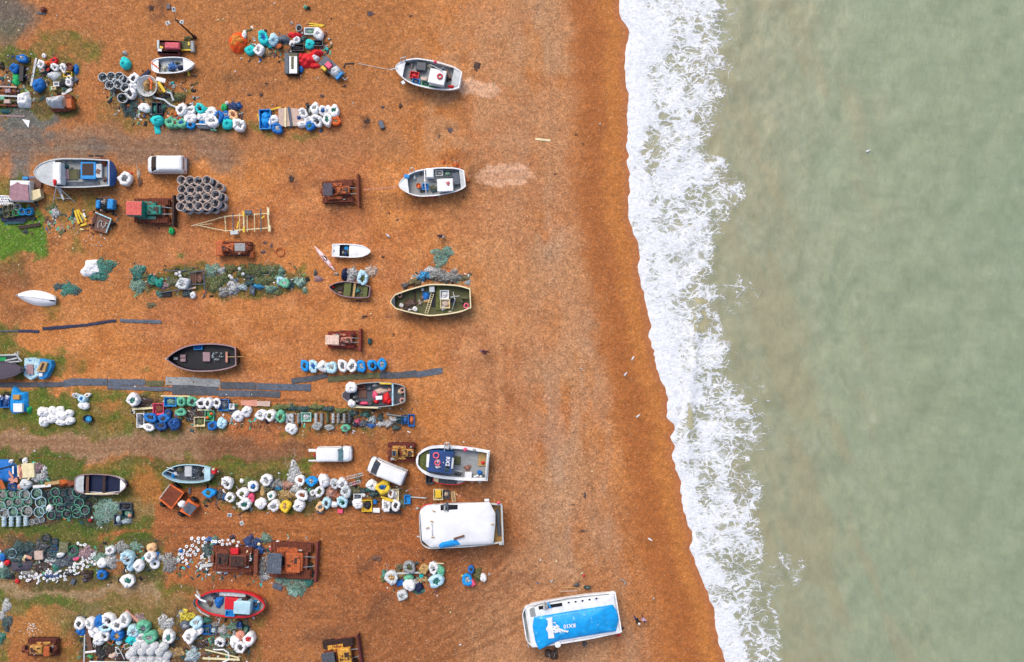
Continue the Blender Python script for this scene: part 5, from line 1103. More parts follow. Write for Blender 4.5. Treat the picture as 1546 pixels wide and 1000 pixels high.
heaps("215 608 40 16 dbrown .12;300 628 40 26 dbrown .12;425 615 34 9 moss .5 weed;440 616 20 10 dteal .4;458 618 22 9 dteal .5;478 616 26 9 moss .5 weed;496 618 20 9 dteal .45;514 621 20 10 moss .4 weed;532 624 20 9 dteal .4;528 634 12 16 black .5;540 637 9 10 pink .5;548 640 14 12 slate .5;552 626 15 11 seagreen .5;562 634 14 11 pale .5;574 631 12 12 dteal .5;586 640 14 12 white .6;594 634 14 10 lgrey .6;598 646 14 10 dteal .4;340 606 20 8 dgrey .3;355 622 22 10 slate .2;575 641 16 8 white .4;560 643 14 8 blue .3;536 642 10 8 navy .3", 'F')
for i, (x, c_) in enumerate([(432, 'lgrey'), (440, 'lgrey'), (449.5, 'grey'), (476, 'lgrey'), (484.5, 'grey'), (493, 'olive'), (502, 'lgrey'), (510, 'grey'), (519, 'grey'), (527, 'dgrey')]): pot(x, 632, 8, 'lying', c_, c_ if c_ != 'olive' else 'moss', None, 'net cylinders lying below the black matting', None, 'F', 'net cylinder pot lying down', ht=.8, h=14)
# blue sheeting corner
sheet([(17, 590), (20, 582), (27, 586), (31, 592), (41, 592), (43, 622), (15, 626), (16, 600)], 'bright', 'S', ht=.7, nm='tarpaulin', word='wrinkled tarpaulin with white box on it'); boxthing(26.6, 616, 14, 13, .6, .95, 0, 'white', 'white box lid lying on the wrinkled blue tarpaulin'); boxthing(24, 600, 10, 7, .6, .95, 0, 'ochre', 'ochre crate lying on the wrinkled blue tarpaulin')
crates("7 608 14 15 blue dblue", 'S'); heap(44, 619, 7, 12, 'emerald', 'S', .4, 0, 'tarp'); heap(8, 597, 18, 9, 'black', 'S', .5); bags("10 600 7 7 white c;2 600 5 7 white g", 'S')
# R: the row of nine
bags("460.8 553 13 16 bright k;473 553.6 12 18 pale b;486.4 554.4 15 16 white c;501 555 15 18 pale g;516 552.8 14 18 white d;531 553.6 15 17 white d;545.6 553.6 13 17 bright g;561.6 551.5 14 15 bright k;575.5 550.4 13 17 bright g", 'R')
# G: the row by the white pickup
bags("315.5 744.5 18 13 bright m;343.4 729.8 15 17 white g;347 752 14 13 white m;366.7 744.5 16 15 white m;382 735 15 15 white b;401.4 725.4 17 16 white g;369.8 761 17 17 white t;378.7 752 10 13 pink c;392.7 760.5 15 16 white c;410 748 11 13 white t;414 763 16 16 white g;430.4 765.5 15 17 yellow n;451.4 764.7 16 17 white c;455 748.4 16 15 white o;453.7 725.5 13 16 white o;469.6 727 16 14 bright g;488.8 726.4 15 19 white c;516 729.6 15 15 white g;505.6 731 13 14 lgrey g;561.6 733.6 16 15 white c;472 744 8 8 white g;481.6 742.4 13 15 white m;483 765.6 12 14 peach d;492.8 759 12 16 pale k;504 762.4 11 8 white c;516.8 759 15 16 pale t;540 760.8 15 14 white c;582.4 764 13 18 white g;596.8 764 13 16 white k;364.6 726.5 6 6 white c;522 742 14 18 lgrey g;590 746 10 13 white o;578 736 20 18 yellow b;358 761 4 5 white c;548 748 7 6 white c", 'G')
heaps("417 732 24 16 grey .5;419.5 737 10 8 bright .6;433.5 733 18 14 pinkish .5;443.6 718 20 40 lgrey .35;432.7 748 32 15 tan .5;332.6 749 16 18 dgrey .3;339 751 8 10 blue .5;500 744 22 20 pinkish .5;508 749 16 14 rusto .5;534 742 20 16 olive .5;548 742 12 10 dteal .5;564 745.6 16 12 dteal .5;582 746 14 12 tan .4;529 758 12 14 black .5;400 738 20 20 olive .3;425 757 26 12 olive .25;352 757 14 12 moss .5 weed;375 728 20 14 moss .35 weed;470 752 16 12 grey .3;556 740 9 8 seagreen .5;608 760 16 14 olive .2;535 731 9 6 red .6;446 738 18 16 lgrey .4;590 770 10 8 black .4;540 723 10 10 olive .3", 'G')
heap(396, 743, 8, 20, 'tan', 'G', .6, 0, 'tarp'); crates("554 764 15 17 yellow black;595 748 14 18 cream white;540 752 12 12 white slate;615 754.4 9 13 bright -", 'G'); boxthing(568, 771, 11, 7, .0, .25, -2, 'white', 'flat white box lid at the edge of the row'); boxthing(566, 758.4, 5, 6, 0, .4, 0, 'blue', 'small blue box between yellow-rimmed crate and white bags'); boxthing(513.6, 772.5, 8, 6, 0, .35, -8, 'pink', 'pink and grey box below the pale blue bags')
planks("575 750 595 756 2.5 yellow;577 754 600 758 2.5 yellow;587 772 606 774 4 black", 'G', z=.7); planks("620 750.5 644 752 1.6 lgrey", 'G', z=.3); boxthing(483, 773.5, 10, 4, 0, .4, 0, 'slate', 'slate box against the peach bag')
def ladder(pts, w, n, c, label, z=.1, parent=None, rise=0.0):
    t = thing('ladder', label, 'ladder', (pts[0][0] + pts[1][0]) / 2, (pts[0][1] + pts[1][1]) / 2, z=z); p, q = W(*pts[0], z), W(*pts[1], z); q.z += rise; d = q - p; n_ = Vector((-d.y, d.x, 0)).normalized() * (w / S / 2)
    for sg in (-1, 1): MB().tube([p + n_ * sg, q + n_ * sg], .035, 5).build('rail', mat(c), t)
    mb = MB()
    for k in range(n): a = p.lerp(q, (k + .5) / n); mb.tube([a - n_, a + n_], .025, 5)
    mb.build('rung', mat(c), t); return t
ladder([(523, 722), (548, 716)], 4, 9, 'lgrey', 'white ladder lying on top of the net row by the pickup', .85); ladder([(527, 732), (544, 727)], 4, 7, 'lgrey', 'shorter white ladder beside the red cloth in the net row', .75)
# K: yard at the edge, blue sheet, big ring traps
sheet([(-14, 700), (0, 694), (12, 694), (26, 704), (28, 722), (22, 730), (2, 728), (-10, 724)], 'blue', 'K', ht=.6, nm='tarpaulin', word='flat tarpaulin under loose boards'); boxthing(42, 711, 19, 21, 0, .7, 3, 'cream', 'cream wooden box beside blue tarpaulin and boards', m=wood('cream'))
planks("12 710 20 722 3 pinkish;29 702 31 723 3 pinkish;20 704 20 716 2.4 white;27 703 28 720 2 cream;12 723 27 727 4 pinkish;16 730 26 722 4 pinkish;0 725 6 738 6 rusto;50 735 77 733 4 white;68 731 90 728 5 tan;42 724 50 716 2.5 cream;-2 709 23 702 2 black", 'K', z=.6)
bags("36.5 697 7 10 white c;31 713 7 18 pinkish c;18 735 13 11 dblue d;36.5 732 16 14 lgrey c;16 697 6 6 white c;30 735 9 8 pinkish c;74 768 8 11 white c", 'K'); heaps("58 707 14 18 mauve .5;56 721 26 16 lgrey .5;66 715 10 22 white .4;94 730 14 12 rusto .5 tarp;107 731 14 10 rust .4 tarp;160 772 38 40 green .18;165 765 26 20 mint .2;148 778 16 16 green .2;190 787 18 10 pale .5;136 743 14 14 dgrey .25;128 775 16 16 dgrey .3;130 763 16 16 black .3;60 786 16 8 slate .3;108 780 14 8 slate .2", 'K')
buoy(196, 779, 6, 'pinkish', 'K', .5); buoy(136, 786, 5, 'red', 'K'); buoy(139, 782, 4, 'white', 'K'); crates("189 765 18 11 slate black;177 785 10 16 slate pale;192 776 16 11 dteal green", 'K')
GK = 'ring-rimmed lobster pots stacked in the yard'
for (x, y, d, c_) in [(2, 748, 15, 'g'), (15, 747, 15, 'g'), (35.7, 748, 16, 'p'), (53.6, 746, 17, 'b'), (60, 759, 17, 'b'), (11, 760, 15, 'g'), (25, 758, 15, 'g'), (40, 758, 14, 'g'), (0, 765, 14, 'b'), (5, 776, 15, 'w'), (17.5, 774, 16, 'b'), (39, 773, 17, 'w'), (57.5, 774, 16, 'b'), (28, 770, 12, 'g'), (64, 770, 13, 'b'), (25, 746, 14, 'g')]:
    pot(x, y, d, 'ring', 'dteal' if c_ != 'g' else 'green', dict(g='green', p='pale', b='blue' if 0 else 'pale', w='lgrey')[c_], 'grey' if c_ != 'b' else 'green', GK, 'pale-rimmed round pot in the blue-green stack', ht=.85)
for i, (x, y) in enumerate([(3, 788), (14, 788), (25, 788), (36, 787)]): pot(x, y, 11, 'lying', 'pale', 'pale', None, 'pale blue net cylinders along the grass', None, 'K', 'pale blue net cylinder', ht=.9, h=15)
for i, (x, y) in enumerate([(47, 789), (55, 787), (62, 785)]): pot(x, y, 9, 'ring', 'slate', 'lgrey', 'grey', GK, 'small grey round pot at the grassy end of the stack', ht=.5)
for (x, y, d) in [(72, 748, 14), (82, 744, 14), (93, 747, 14), (104, 745, 14), (115, 744, 14), (124, 748, 13), (86, 757, 14), (98, 756, 14), (108, 757, 14), (118, 760, 15), (90, 767, 14), (103, 766, 14), (113, 769, 14), (85, 778, 14), (99, 777, 14), (115, 776, 14), (78, 757, 13), (127, 771, 14), (76, 779, 13)]:
    pot(x, y, d, 'ring', 'dteal', 'dteal' if R0.random() < .6 else 'green', 'dgrey', 'dark ring pots in the yard', 'dark teal round pot in the tumbled stack by the navy-lined boat', ht=.8)
heaps("10 753 16 8 dteal .3;30 764 18 8 slate .3;48 753 12 8 dteal .3;66 752 10 16 black .5;80 750 16 10 black .5;95 762 20 10 dteal .5;110 752 18 10 slate .5;84 772 16 8 dgrey .5;108 774 18 8 black .5;122 754 12 10 dteal .5;20 781 30 6 dteal .3;98 740 20 8 black .4", 'K')
# J: yard strewn with ring floats
heaps("17 836 26 16 dteal .6;34 828 34 20 dteal .6;45 838 26 16 dgrey .4;24 843 40 14 dteal .4;62 825 24 18 dgrey .5;85 838 24 16 dteal .5;108 840 24 20 slate .4;128 835 26 20 mauve .3;3 860 16 24 green .4;12 868 12 16 dteal .35;62 856 26 18 dbrown .3;84 857 10 20 seagreen .35;92 850 30 18 slate .3;150 842 24 14 green .35;166 848 20 22 lgrey .5;166 831 16 16 mint .4;183 827 20 20 grey .25;205 826 22 14 green .15;131 868 20 14 dbrown .5;128 876 12 8 purple .4;40 866 20 8 grey .2;75 846 20 10 white .3;10 941 18 24 dteal .3;2 963 12 18 seagreen .3;9 916 14 22 lgrey .2;3 930 10 14 lgrey .2;76 870 28 8 dblue .2;228 845 16 10 lgrey .4;105 866 30 8 black .2", 'J')
heap(31, 855, 34, 20, 'purple', 'J', .3, 0, 'tarp', pts=[(15, 848), (44, 846), (52, 850), (44, 862), (16, 864)]); heap(30, 853, 10, 10, 'dteal', 'J', .6)
boxthing(58, 839, 13, 13, 0, .6, 3, 'beige', 'weathered beige box among the dark nets', m=wood('beige')); boxthing(95.5, 827, 14, 15, 0, .55, -3, 'olive', 'square olive cage above the green ring pot', m=netm('olive')); planks("35 846 39 838 3 cream;40 840 48 843 4 pinkish;37 848 36 842 2 tan", 'J', z=.5)
bags("3 842 8 11 blue c;2 853.6 6 9 white c;10 850 7 8 red c;114 844 8 6 pink c;58 839.5 3 3 white c;153 851 13 13 white c;153 869 14 13 blue m;190.7 842.5 18 19 pale w;197 856 10 16 pale c;209 854.7 15 16 white c;191 878 18 18 white t;228 828 14 13 peach c;226 840 15 15 white g;237 838 6 9 blue c;166 832 12 12 white g;90 838 12 8 white c", 'J')
for (x, y, d, c_) in [(67, 814, 14, 'olive'), (80, 820, 13, 'dteal'), (109, 832, 15, 'emerald'), (17, 836, 14, 'pale'), (72, 838, 15, 'dteal'), (81, 829, 10, 'blue')]: pot(x, y, d, 'ring', 'dteal', c_, 'dgrey', None, None, 'J', f'round pot with {cw(c_)} rim', ht=.7)
boxthing(109.6, 879, 6, 8, 0, .3, -25, 'slate', 'little slate box below the trail of ring floats'); ringthing(26, 877.6, 7, 'red', 'small red and white ring float alone on sandy ground', nm='ring_float', cat='float', fat=.45, band=False)
GF = 'ring floats scattered in the yard'; LF = 'small white ring float in the long trail of floats'
_tp = []
def trail(pts, n, sp, grp, lb, z=0, cs='wwwwwwww'):
    for i in range(n):
        for _ in range(25):
            t = R0.random() * (len(pts) - 1); k = int(t); u = t - k; x = pts[k][0] * (1 - u) + pts[k + 1][0] * u + R0.gauss(0, sp * .6); y = pts[k][1] * (1 - u) + pts[k + 1][1] * u + R0.gauss(0, sp * .9)
            if all((x - a) ** 2 + (y - b) ** 2 > 22 for a, b in _tp): break
        else: continue
        _tp.append((x, y)); c_ = R0.choice(cs)
        ring_float(x, y, {'w': 'white', 'c': 'cream', 'g': 'lgrey', 'b': 'blue'}[c_], z, grp + (' in blue' if c_ == 'b' else ''), lb.replace('white', 'blue') if c_ == 'b' else lb, R0.uniform(.72, .98))
trail([(34, 870), (46, 873), (57, 869)], 16, 2.6, GF, LF); trail([(60, 873), (72, 868), (84, 873), (96, 869)], 26, 4, GF, LF); trail([(90, 868), (102, 864), (112, 858), (122, 856), (130, 848), (140, 842), (147, 843)], 52, 3.4, GF, LF)
trail([(62, 852), (68, 860)], 3, 3, GF, LF); trail([(85, 838), (98, 845), (97, 852)], 7, 4, GF, LF); trail([(120, 822), (127, 824)], 7, 1.6, GF, LF)
# H: floats and gear around the two rusty bulldozers
G2 = 'ring floats by the rusty bulldozers'; L2 = 'small white ring float in the scatter beside a rusty bulldozer'
trail([(275, 836), (288, 834), (296, 830)], 26, 3.6, G2, L2, cs='wwwwwwwwg'); trail([(270, 845), (284, 847)], 8, 2, G2, L2, cs='wwwb'); trail([(291, 816), (303, 814)], 4, 3, G2, L2); trail([(308, 818), (310, 830), (312, 844), (308, 850)], 34, 4.4, G2, L2, cs='wwwwwcg'); trail([(322, 817), (335, 818), (348, 818), (360, 820)], 13, 2.4, G2, L2, .9); trail([(372, 826), (376, 838), (374, 850)], 10, 1.6, G2, L2, .6, 'wwc')
heaps("316 815 16 8 blue .5;324 814 12 10 green .4;314 832 22 26 dteal .3;379 820 26 22 dblue .8;391 831 15 15 blue .7;350 812 8 7 navy .4;365 829 16 12 blue .7;401 814 18 18 green .35;395 858 18 40 grey .45;381 838 18 28 dgrey .4;448 886 42 26 green .25;423 876 20 14 green .3;466 878 14 20 seagreen .35;470 868 12 20 dteal .3;400 870 14 16 lgrey .3;255 850 26 28 grey .35;375 862 14 18 rust .5;444 893 22 18 mint .2;325 824 10 10 bright .5;240 842 10 14 lgrey .3", 'H')
bags("418.7 824 14 12 white c;410 829 7 6 pink c;428 823 5 7 white c;333 861 13 10 lgrey g;341 864 6 6 pale c", 'H'); ringthing(234, 851.5, 16, 'white', 'large white ring float lying beside green grass edge', nm='ring_float', cat='float', fat=.36, band=False); buoy(303, 859, 5, 'white', 'H'); buoy(273, 832, 6, 'blue', 'H'); heap(420, 887, 17, 14, 'slate', 'H', .2, 0, 'tarp', pts=[(412, 879), (428, 885), (425, 894), (410, 888)])
planks("302 855 324 852 5 lgrey", 'H', z=.2); buoy(391, 822, 5, 'cream', 'H', .8)
# L: yard below the red boat
bags("120.3 942.5 16 16 white k;135.5 941 14 17 white g;149 940 14 17 blue c;164.7 937 17 19 white d;188.6 936.6 14 19 white g;159.4 948 17 13 pale k;176 945.7 15 17 white d;141 955 15 16 white c;158 960.7 15 15 white d;148 967 15 18 white c;176.4 960 18 16 blue n;121.6 953.6 12 13 blue c;199.3 953.6 17 16 pale g;215 947 20 17 green d;199 967 17 14 teal c;213.4 963 13 15 white g;226.6 963 18 18 green g;254 962 17 18 white t;279 944 13 12 slate w;297 941 17 16 pale g;297 952.5 15 14 white c;286 961.7 17 20 white g;377 965 16 18 white r;354.7 969.6 15 16 white c;362.8 978.8 16 15 white k;332 969.6 14 13 white k;362 960 12 14 pinkish c;179 970 9 8 pale c", 'L')
heaps("249 941 24 24 lgrey .5;244 955 16 12 tan .4;280 931 24 20 yellow .4;274 928 14 14 grey .3;312 937 15 10 seagreen .4;335 952 18 14 lgrey .35;352 946 18 14 green .4;338 962 18 12 green .4;152 987 20 26 black .4;165 985 24 20 dbrown .25;182 992 26 16 dbrown .3;290 990 22 26 pale .5;318 982 20 16 olive .2;262 985 30 16 tan .12;122 935 14 14 dgrey .15;210 935 20 18 mauve .3;330 975 26 14 olive .2;300 975 22 12 dbrown .2;345 985 26 12 olive .2;137 992 9 7 emerald .3;170 990 16 10 beige .4 tarp;325 945 12 12 grey .3;370 940 10 10 olive .2", 'L')
crates("312 951.5 12 13 blue dteal;321 953 12 12 slate pale;370 952.6 9 14 dteal green", 'L'); tub(361, 944, 8, 11, 'dblue', 'dblue', 'L', .7); heap(124, 960, 8, 6, 'yellow', 'L', .3, 0, 'tarp'); heap(136, 985, 5, 5, 'yellow', 'L', .3, 0, 'tarp')
planks("190 922 211 940 4 pinkish;128 957 127 1004 1.8 lgrey;129 985 145 983 3 white;130 948 137 982 7 brown;135 999 196 1000 2 white;310 981 361 993 2 cream;306 994 362 996 3 cream", 'L', z=.3); buoy(330, 935, 3, 'white', 'L')
t = thing('bent_rail', 'white bent tube rail lying among planks below the red boat', 'rail', 335, 988); MB().ptube([(322, 981, .3), (338, 981, .3), (345, 986, .3), (346, 996, .3), (336, 1000, .3)], .09, 8).build('tube', paint('white'), t)
t = thing('folding_frame', 'white folding frame dumped on dark nets', 'frame', 180, 982)
for pts in ([(187, 974, .5), (196, 971, .5), (197, 977, .5), (188, 981, .5), (187, 974, .5)], [(174, 981, .4), (179, 979, .4), (183, 986, .4), (177, 987, .4), (174, 981, .4)], [(183, 986, .4), (188, 996, .2)], [(178, 988, .3), (174, 996, .2)]): MB().ptube(pts, .045).build('tube', paint('white'), t)
MB().pbox(191.5, 976, 7, 5, .42, .46, 15).build('panel', mat('moss'), t); t = thing('folding_frame', 'orange-red tube bracket beside the yellow-brown blue bag', 'frame', 168, 970); MB().ptube([(162, 969, .2), (169, 973, .2), (172, 966, .3)], .07).build('tube', plas('orange'), t)
for (x, y) in [(199, 985), (212, 985), (225, 985), (239, 986), (205, 977), (218, 977), (231, 978), (245, 978), (200, 997), (214, 997), (227, 997), (240, 997), (250, 991), (209, 971), (222, 971), (194, 991), (207, 1004), (220, 1004), (234, 1004), (247, 1003)]:
    pot(x, y, 13.5, 'dome', 'lgrey', 'white', None, 'pale domed wire pots', 'pale grey domed wire pot in the tight stack', ht=.9, z=.35 if y in (977, 978, 985, 986) else 0)
# N, T: lone heaps
bags("618 857 18 16 grey m;640.5 859 13 14 tan n;655 858 14 17 white g;665 862 11 16 green c;660 877 21 18 pale t;606.6 899 14 15 lgrey g;617 873 14 10 green c;591 872 17 20 lgrey n;618 884 17 17 white c;636 870 6 8 teal c", 'N')
heaps("583 869 14 20 seagreen .4;605 868 22 12 tan .3;638 875 20 14 tan .3;632 893 20 10 seagreen .3;603 858 12 14 olive .3;648 868 12 10 rust .3;580 874 12 12 moss .3 weed;622 882 22 16 white .5;628 851 10 6 dteal .3", 'N'); heap(632, 887, 15, 17, 'navy', 'N', .7, 0, 'tarp'); boxthing(604, 880.7, 11, 8, 0, .4, 14, 'blue', 'blue box beside the white and navy sheets'); planks("599 866 634 864.5 2.4 lgrey;632 866 642 861 3 tan;652 850 670 851 1.6 cream", 'N', z=.7)
bags("706 877 15 17 bright g;711.5 860 8 12 blue k;730 873 9 12 white c", 'T'); heap(721, 868, 15, 20, 'moss', 'T', .5, .1, 'weed'); boxthing(713, 881, 7, 9, .4, .9, 30, 'pink', 'red-pink box perched on the blue bag'); buoy(698, 869.7, 4, 'yellow', 'T'); heap(739, 867, 5, 3, 'lgrey', 'T', .1)
# Q/U: nets by the mossy boat and small boats
heaps("662 416 34 22 grey .6;640 417 22 16 bright .6;683 418 34 20 grey .55;626 426 20 12 olive .4;650 408 20 12 lgrey .4;700 420 20 10 olive .3;668.5 384 32 22 green .2;664 397 22 16 green .2;676 377 12 12 green .2;706 427 9 9 pale .3;612 432 14 10 dgrey .3", 'Q')
heaps("531 415 18 26 lgrey .7;559 411 18 18 beige .35;520 415 11 22 navy .8 tarp;476 412 6 9 dteal .3;480 421 14 10 mauve .25;566 407 10 9 beige .3;508 414 8 5 grey .2", 'U'); bags("547 419 16 20 pale m", 'U')
heaps("154 404 34 30 seagreen .35;148 418 30 12 seagreen .3;103 437 26 20 seagreen .15;88 433 18 12 dteal .1;115 440 14 14 dteal .12", 'X')
heap(140, 405, 38, 26, 'white', 'X', .6, 0, 'tarp', pts=[(118.7, 410), (126.7, 402), (128, 393), (145.6, 391.6), (153, 400), (155, 414.7), (144, 414), (136.5, 418), (124.6, 417.5)])
# Y: green bulldozer area
xs_ = [563, 640, 713, 790]; 
for rows in ([(563, 313), (640, 315), (713, 320), (790, 312), (903, 377)], [(567, 392), (645, 400), (722, 397), (800, 388), (868, 442)], [(560, 468), (638, 478), (712, 470), (790, 465), (865, 520)], [(555, 550), (635, 545), (718, 547), (795, 545)]):
    for (x, y) in rows:
        x, y = 180 + x / 5.946, 220 + y / 5.946; tall = x < 330
        if tall:
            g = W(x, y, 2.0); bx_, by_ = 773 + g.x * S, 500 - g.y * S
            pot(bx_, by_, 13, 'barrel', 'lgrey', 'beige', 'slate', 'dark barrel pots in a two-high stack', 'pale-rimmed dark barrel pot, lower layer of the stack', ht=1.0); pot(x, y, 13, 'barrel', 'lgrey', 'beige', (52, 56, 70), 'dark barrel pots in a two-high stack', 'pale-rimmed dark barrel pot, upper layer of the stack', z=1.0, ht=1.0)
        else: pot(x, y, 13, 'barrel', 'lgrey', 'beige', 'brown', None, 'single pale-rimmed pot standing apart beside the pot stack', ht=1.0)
bags("188.7 271 18 18 white d;258 349 7 11 emerald c", 'Y'); heaps("209 263 6 20 beige .2;211 274 8 14 brown .2;196 262 8 5 red .2", 'Y')
heaps("83 321 13 20 lgrey .3;80 312 12 12 moss .3 weed;45 316 10 8 bright .4;38 350 12 6 dgrey .2", 'Y')
planks("0 326 54 330 5 black;2 332 40 333 5 navy;28 344 61 339 5 dbrown;10 337 36 336 4 dteal;113 318 119.5 338 3 yellow;116 317 124 336 2.5 yellow;118 317 130.5 333 2.5 yellow;122 341 131 338 3 yellow;126 322 129 328 3 white;110.5 315 109 328 2.5 dteal;121 346 126.5 347 2 cream", 'Y', z=.15)
planks("808 210 831 212.5 3 cream", 'X'); boxthing(575.8, 188, 7, 12, 0, .4, 20, 'slate', 'grey-blue box lying beside dark weed on the open shingle'); boxthing(254, 10, 7, 8, 0, .12, 4, 'purple', 'dark square sheet lying near the tall lamp')
# rusty tyre ring, seaweed and scraps on the shingle
ringthing(423, 381, 14, 'rusto', 'rusty brown hoop lying flat beside the loader', nm='hoop', cat='hoop', fat=.10, band=False)
for i, (x, y, w, h) in enumerate([(400, 367, 8, 5), (410, 371, 5, 8), (397, 381, 10, 5), (555, 183, 10, 9), (578, 162, 7, 5), (680, 197, 9, 8), (663, 206, 4, 7), (720, 100, 12, 14), (883, 748, 4, 11), (866, 762, 5, 3), (880, 802, 11, 5), (569, 843, 18, 9), (520, 130, 8, 4), (486, 145, 8, 5), (402, 126, 6, 3), (376, 143, 8, 5), (394, 143, 6, 7), (578, 388, 4, 5), (550, 478, 10, 4), (600, 332, 5, 3), (587, 322, 5, 3), (870, 203, 4, 3), (880, 217, 4, 3), (838, 263, 5, 4), (605, 160, 6, 8), (548, 480, 6, 3), (620, 24, 6, 5), (559, 21, 10, 9), (240, 345, 3, 3), (500, 28, 3, 3), (700, 298, 3, 2), (440, 270, 9, 12), (228, 12, 8, 10), (585, 479, 5, 3), (594, 505, 4, 4)]):
    heap(x, y, w, h, R0.choice(['dbrown', 'purple', 'brown']), 'X', .12, .35, 'weed')
# black matting
def matting(pts, w, c, label):
    mb = MB(); rs = []; r = random.Random(int(pts[0][0] * 3 + pts[0][1]))
    P_ = []
    for (a, b) in zip(pts[:-1], pts[1:]):
        n = max(2, int(math.dist(a, b) / 6)); P_ += [(a[0] + (b[0] - a[0]) * k / n, a[1] + (b[1] - a[1]) * k / n) for k in range(n)]
    P_.append(pts[-1])
    for i, (x, y) in enumerate(P_):
        a = P_[max(0, i - 1)]; b = P_[min(len(P_) - 1, i + 1)]; l = math.hypot(b[0] - a[0], b[1] - a[1]); nx, ny = -(b[1] - a[1]) / l, (b[0] - a[0]) / l
        h0, h1 = w / 2 + r.uniform(-.5, .4), w / 2 + r.uniform(-.5, .4); z = .06 + r.uniform(0, .05)
        rs.append([W(x + nx * h0, y + ny * h0, z - .05), W(x - nx * h1, y - ny * h1, z - .05), W(x - nx * h1, y - ny * h1, z), W(x - nx * h1 * .3, y - ny * h1 * .3, z + r.uniform(0, .03)), W(x + nx * h0 * .4, y + ny * h0 * .4, z + r.uniform(0, .03)), W(x + nx * h0, y + ny * h0, z)])
    mb.rings(rs); return solo(mb, 'rubber_mat', mat(c, .7, .3, 1.2, dirt='brown', damt=.40, fine=.3, fscale=5), label, 'rubber mat', 'rubber mats laid over the shingle')
for pts, w, c, lb in [
    ([(-30, 500.5), (28, 500)], 3.2, 'dgrey', 'thin black strip of matting at the grassy edge'), ([(27, 500), (59, 500.5)], 4.5, 'navy', 'short black mat at the end of the thin strip'),
    ([(64, 496.5), (100, 493.5), (130, 491), (160, 486), (175, 484)], 4.6, 'navy', 'long narrow black mat bending across orange shingle'), ([(181, 484), (243, 486.5)], 5.4, 'slate', 'straight narrow black mat ending the thin line'),
    ([(-30, 582), (50, 581), (98, 580.5)], 7.5, 'dgrey', 'worn grey mat half buried in grass by the blue wreck'), ([(96, 580), (112, 577), (162, 577)], 11, 'slate', 'dark blue-black mat beginning the double road of matting'), ([(163, 577.5), (219, 577.5)], 10, 'dblue' if 0 else 'slate', 'blue-black mat between worn grey mats in the double road'),
    ([(220, 579), (247, 579)], 8.5, 'olive', 'short muddy mat before the pale grey mat'), ([(162, 585), (262, 588)], 6, 'slate', 'long thin grey mat along the lower side of the road'), ([(250, 575), (290, 576), (332, 579)], 12, 'grey', 'pale grey mat, the lightest piece of the road'),
    ([(260, 588.5), (330, 591)], 14, 'dgrey', 'broad dark mat under the pale grey mat'), ([(333, 582), (386, 583)], 11, 'dgrey', 'dark mat next after the pale grey mat, upper side'), ([(387, 583.5), (469, 585.5)], 10, 'slate', 'dark mat at the seaward end of the upper side'),
    ([(330, 594), (378, 594.5)], 9.5, 'slate', 'lower-side dark mat below the first upper dark mat'), ([(378.5, 594.5), (423, 596)], 9.5, 'dgrey', 'last dark mat of the lower side'), ([(440, 575.5), (468, 572), (494, 567)], 8, 'dgrey', 'muddy grey mat starting the slanting line under the bags'),
    ([(495, 573.5), (540, 568.5), (573, 567)], 9, 'olive', 'olive-grey mat below the row of nine bags'), ([(573, 566.5), (600, 567), (629, 564)], 10, 'dgrey', 'dark mat before the shiny end piece'), ([(629, 566), (650, 562), (668, 559.5)], 9.5, 'slate', 'shiny slate-grey mat ending the slanting line towards the sea')]: matting(pts, w, c, lb)
# ================================================================== BOATS
LZ = "boats on the shingle"
def clutter(b, lst, cl):
    """loose things inside a boat: (kind, px, py, w, h, colour[, ang])"""
    for t in lst:
        k, px, py, w, h, c = t[:6]; a = t[6] if len(t) > 6 else 0; z = b.dz
        if k == 'c': crate(px, py, w, h, c, t[7] if len(t) > 7 else 'black', cl, a, .35, z + .01)
        elif k == 'n': heap(px, py, w, h, c, cl, .35, .08, z=z + .02)
        elif k == 't': heap(px, py, w, h, c, cl, .4, 0, 'tarp', z=z + .02)
        elif k == 'b': bag(px, py, w, h, c, 'c', cl, z)
        elif k == 'o': buoy(px, py, w, c, cl, z + (h or 0))
# 1 upper launched boat
b = Boat('fishing_boat', 'white open boat with grey deck and red-ringed white cabin roof', (597.5, 102.5), (695.5, 121.5), 41, 1.5, PR_FULL, 'white', 'lgrey', 'grey', 'white', .8, .87, .13, 'white', 'lgrey')
LM['b1'] = "on the red-ringed boat"
b.pb('wheelhouse', 660, 116, 23, 21, .8, 2.5, 'white', -12, .15, m=paint('white')); b.pb('roof', 660, 116, 25, 22, 2.5, 2.62, 'white', -12, .05, m=paint('white')); b.pb('engine_box', 636, 100, 15, 13, .8, 1.5, 'dgrey', -5, .08); b.pb('hauler', 668, 103, 5, 4, 1.4, 2.0, 'slate', 20)
ringthing(664, 115.5, 9, 'red', 'red lifebuoy with green middle on white wheelhouse roof', z=2.63); b.pt('gantry', [(605, 98, 1.5), (605, 88, 2.2), (612, 86, 2.2), (612, 97, 1.5)], .06, 'lgrey'); b.pb('fairlead', 608.6, 124.5, 5, 5, 1.5, 1.75, 'white', 30); b.pt('bow_roller', [(600, 103, 1.75), (590, 105.5, 1.7)], .09, 'lgrey'); b.pt('mast', [(650, 98, 1.5), (668, 107, 3.0)], .05, 'lgrey'); b.pt('side_rail', [(659, 95, 1.6), (683, 102, 1.75)], .05, 'beige')
b.pb('hatch', 688.5, 122, 8, 17, 1.52, 1.60, 'lgrey', -12); b.pb('port_bench', 677, 112, 3, 14, .8, 1.3, 'brown', 20); b.pb('net_bin', 640, 119, 9, 5, .8, 1.4, 'beige', -5)
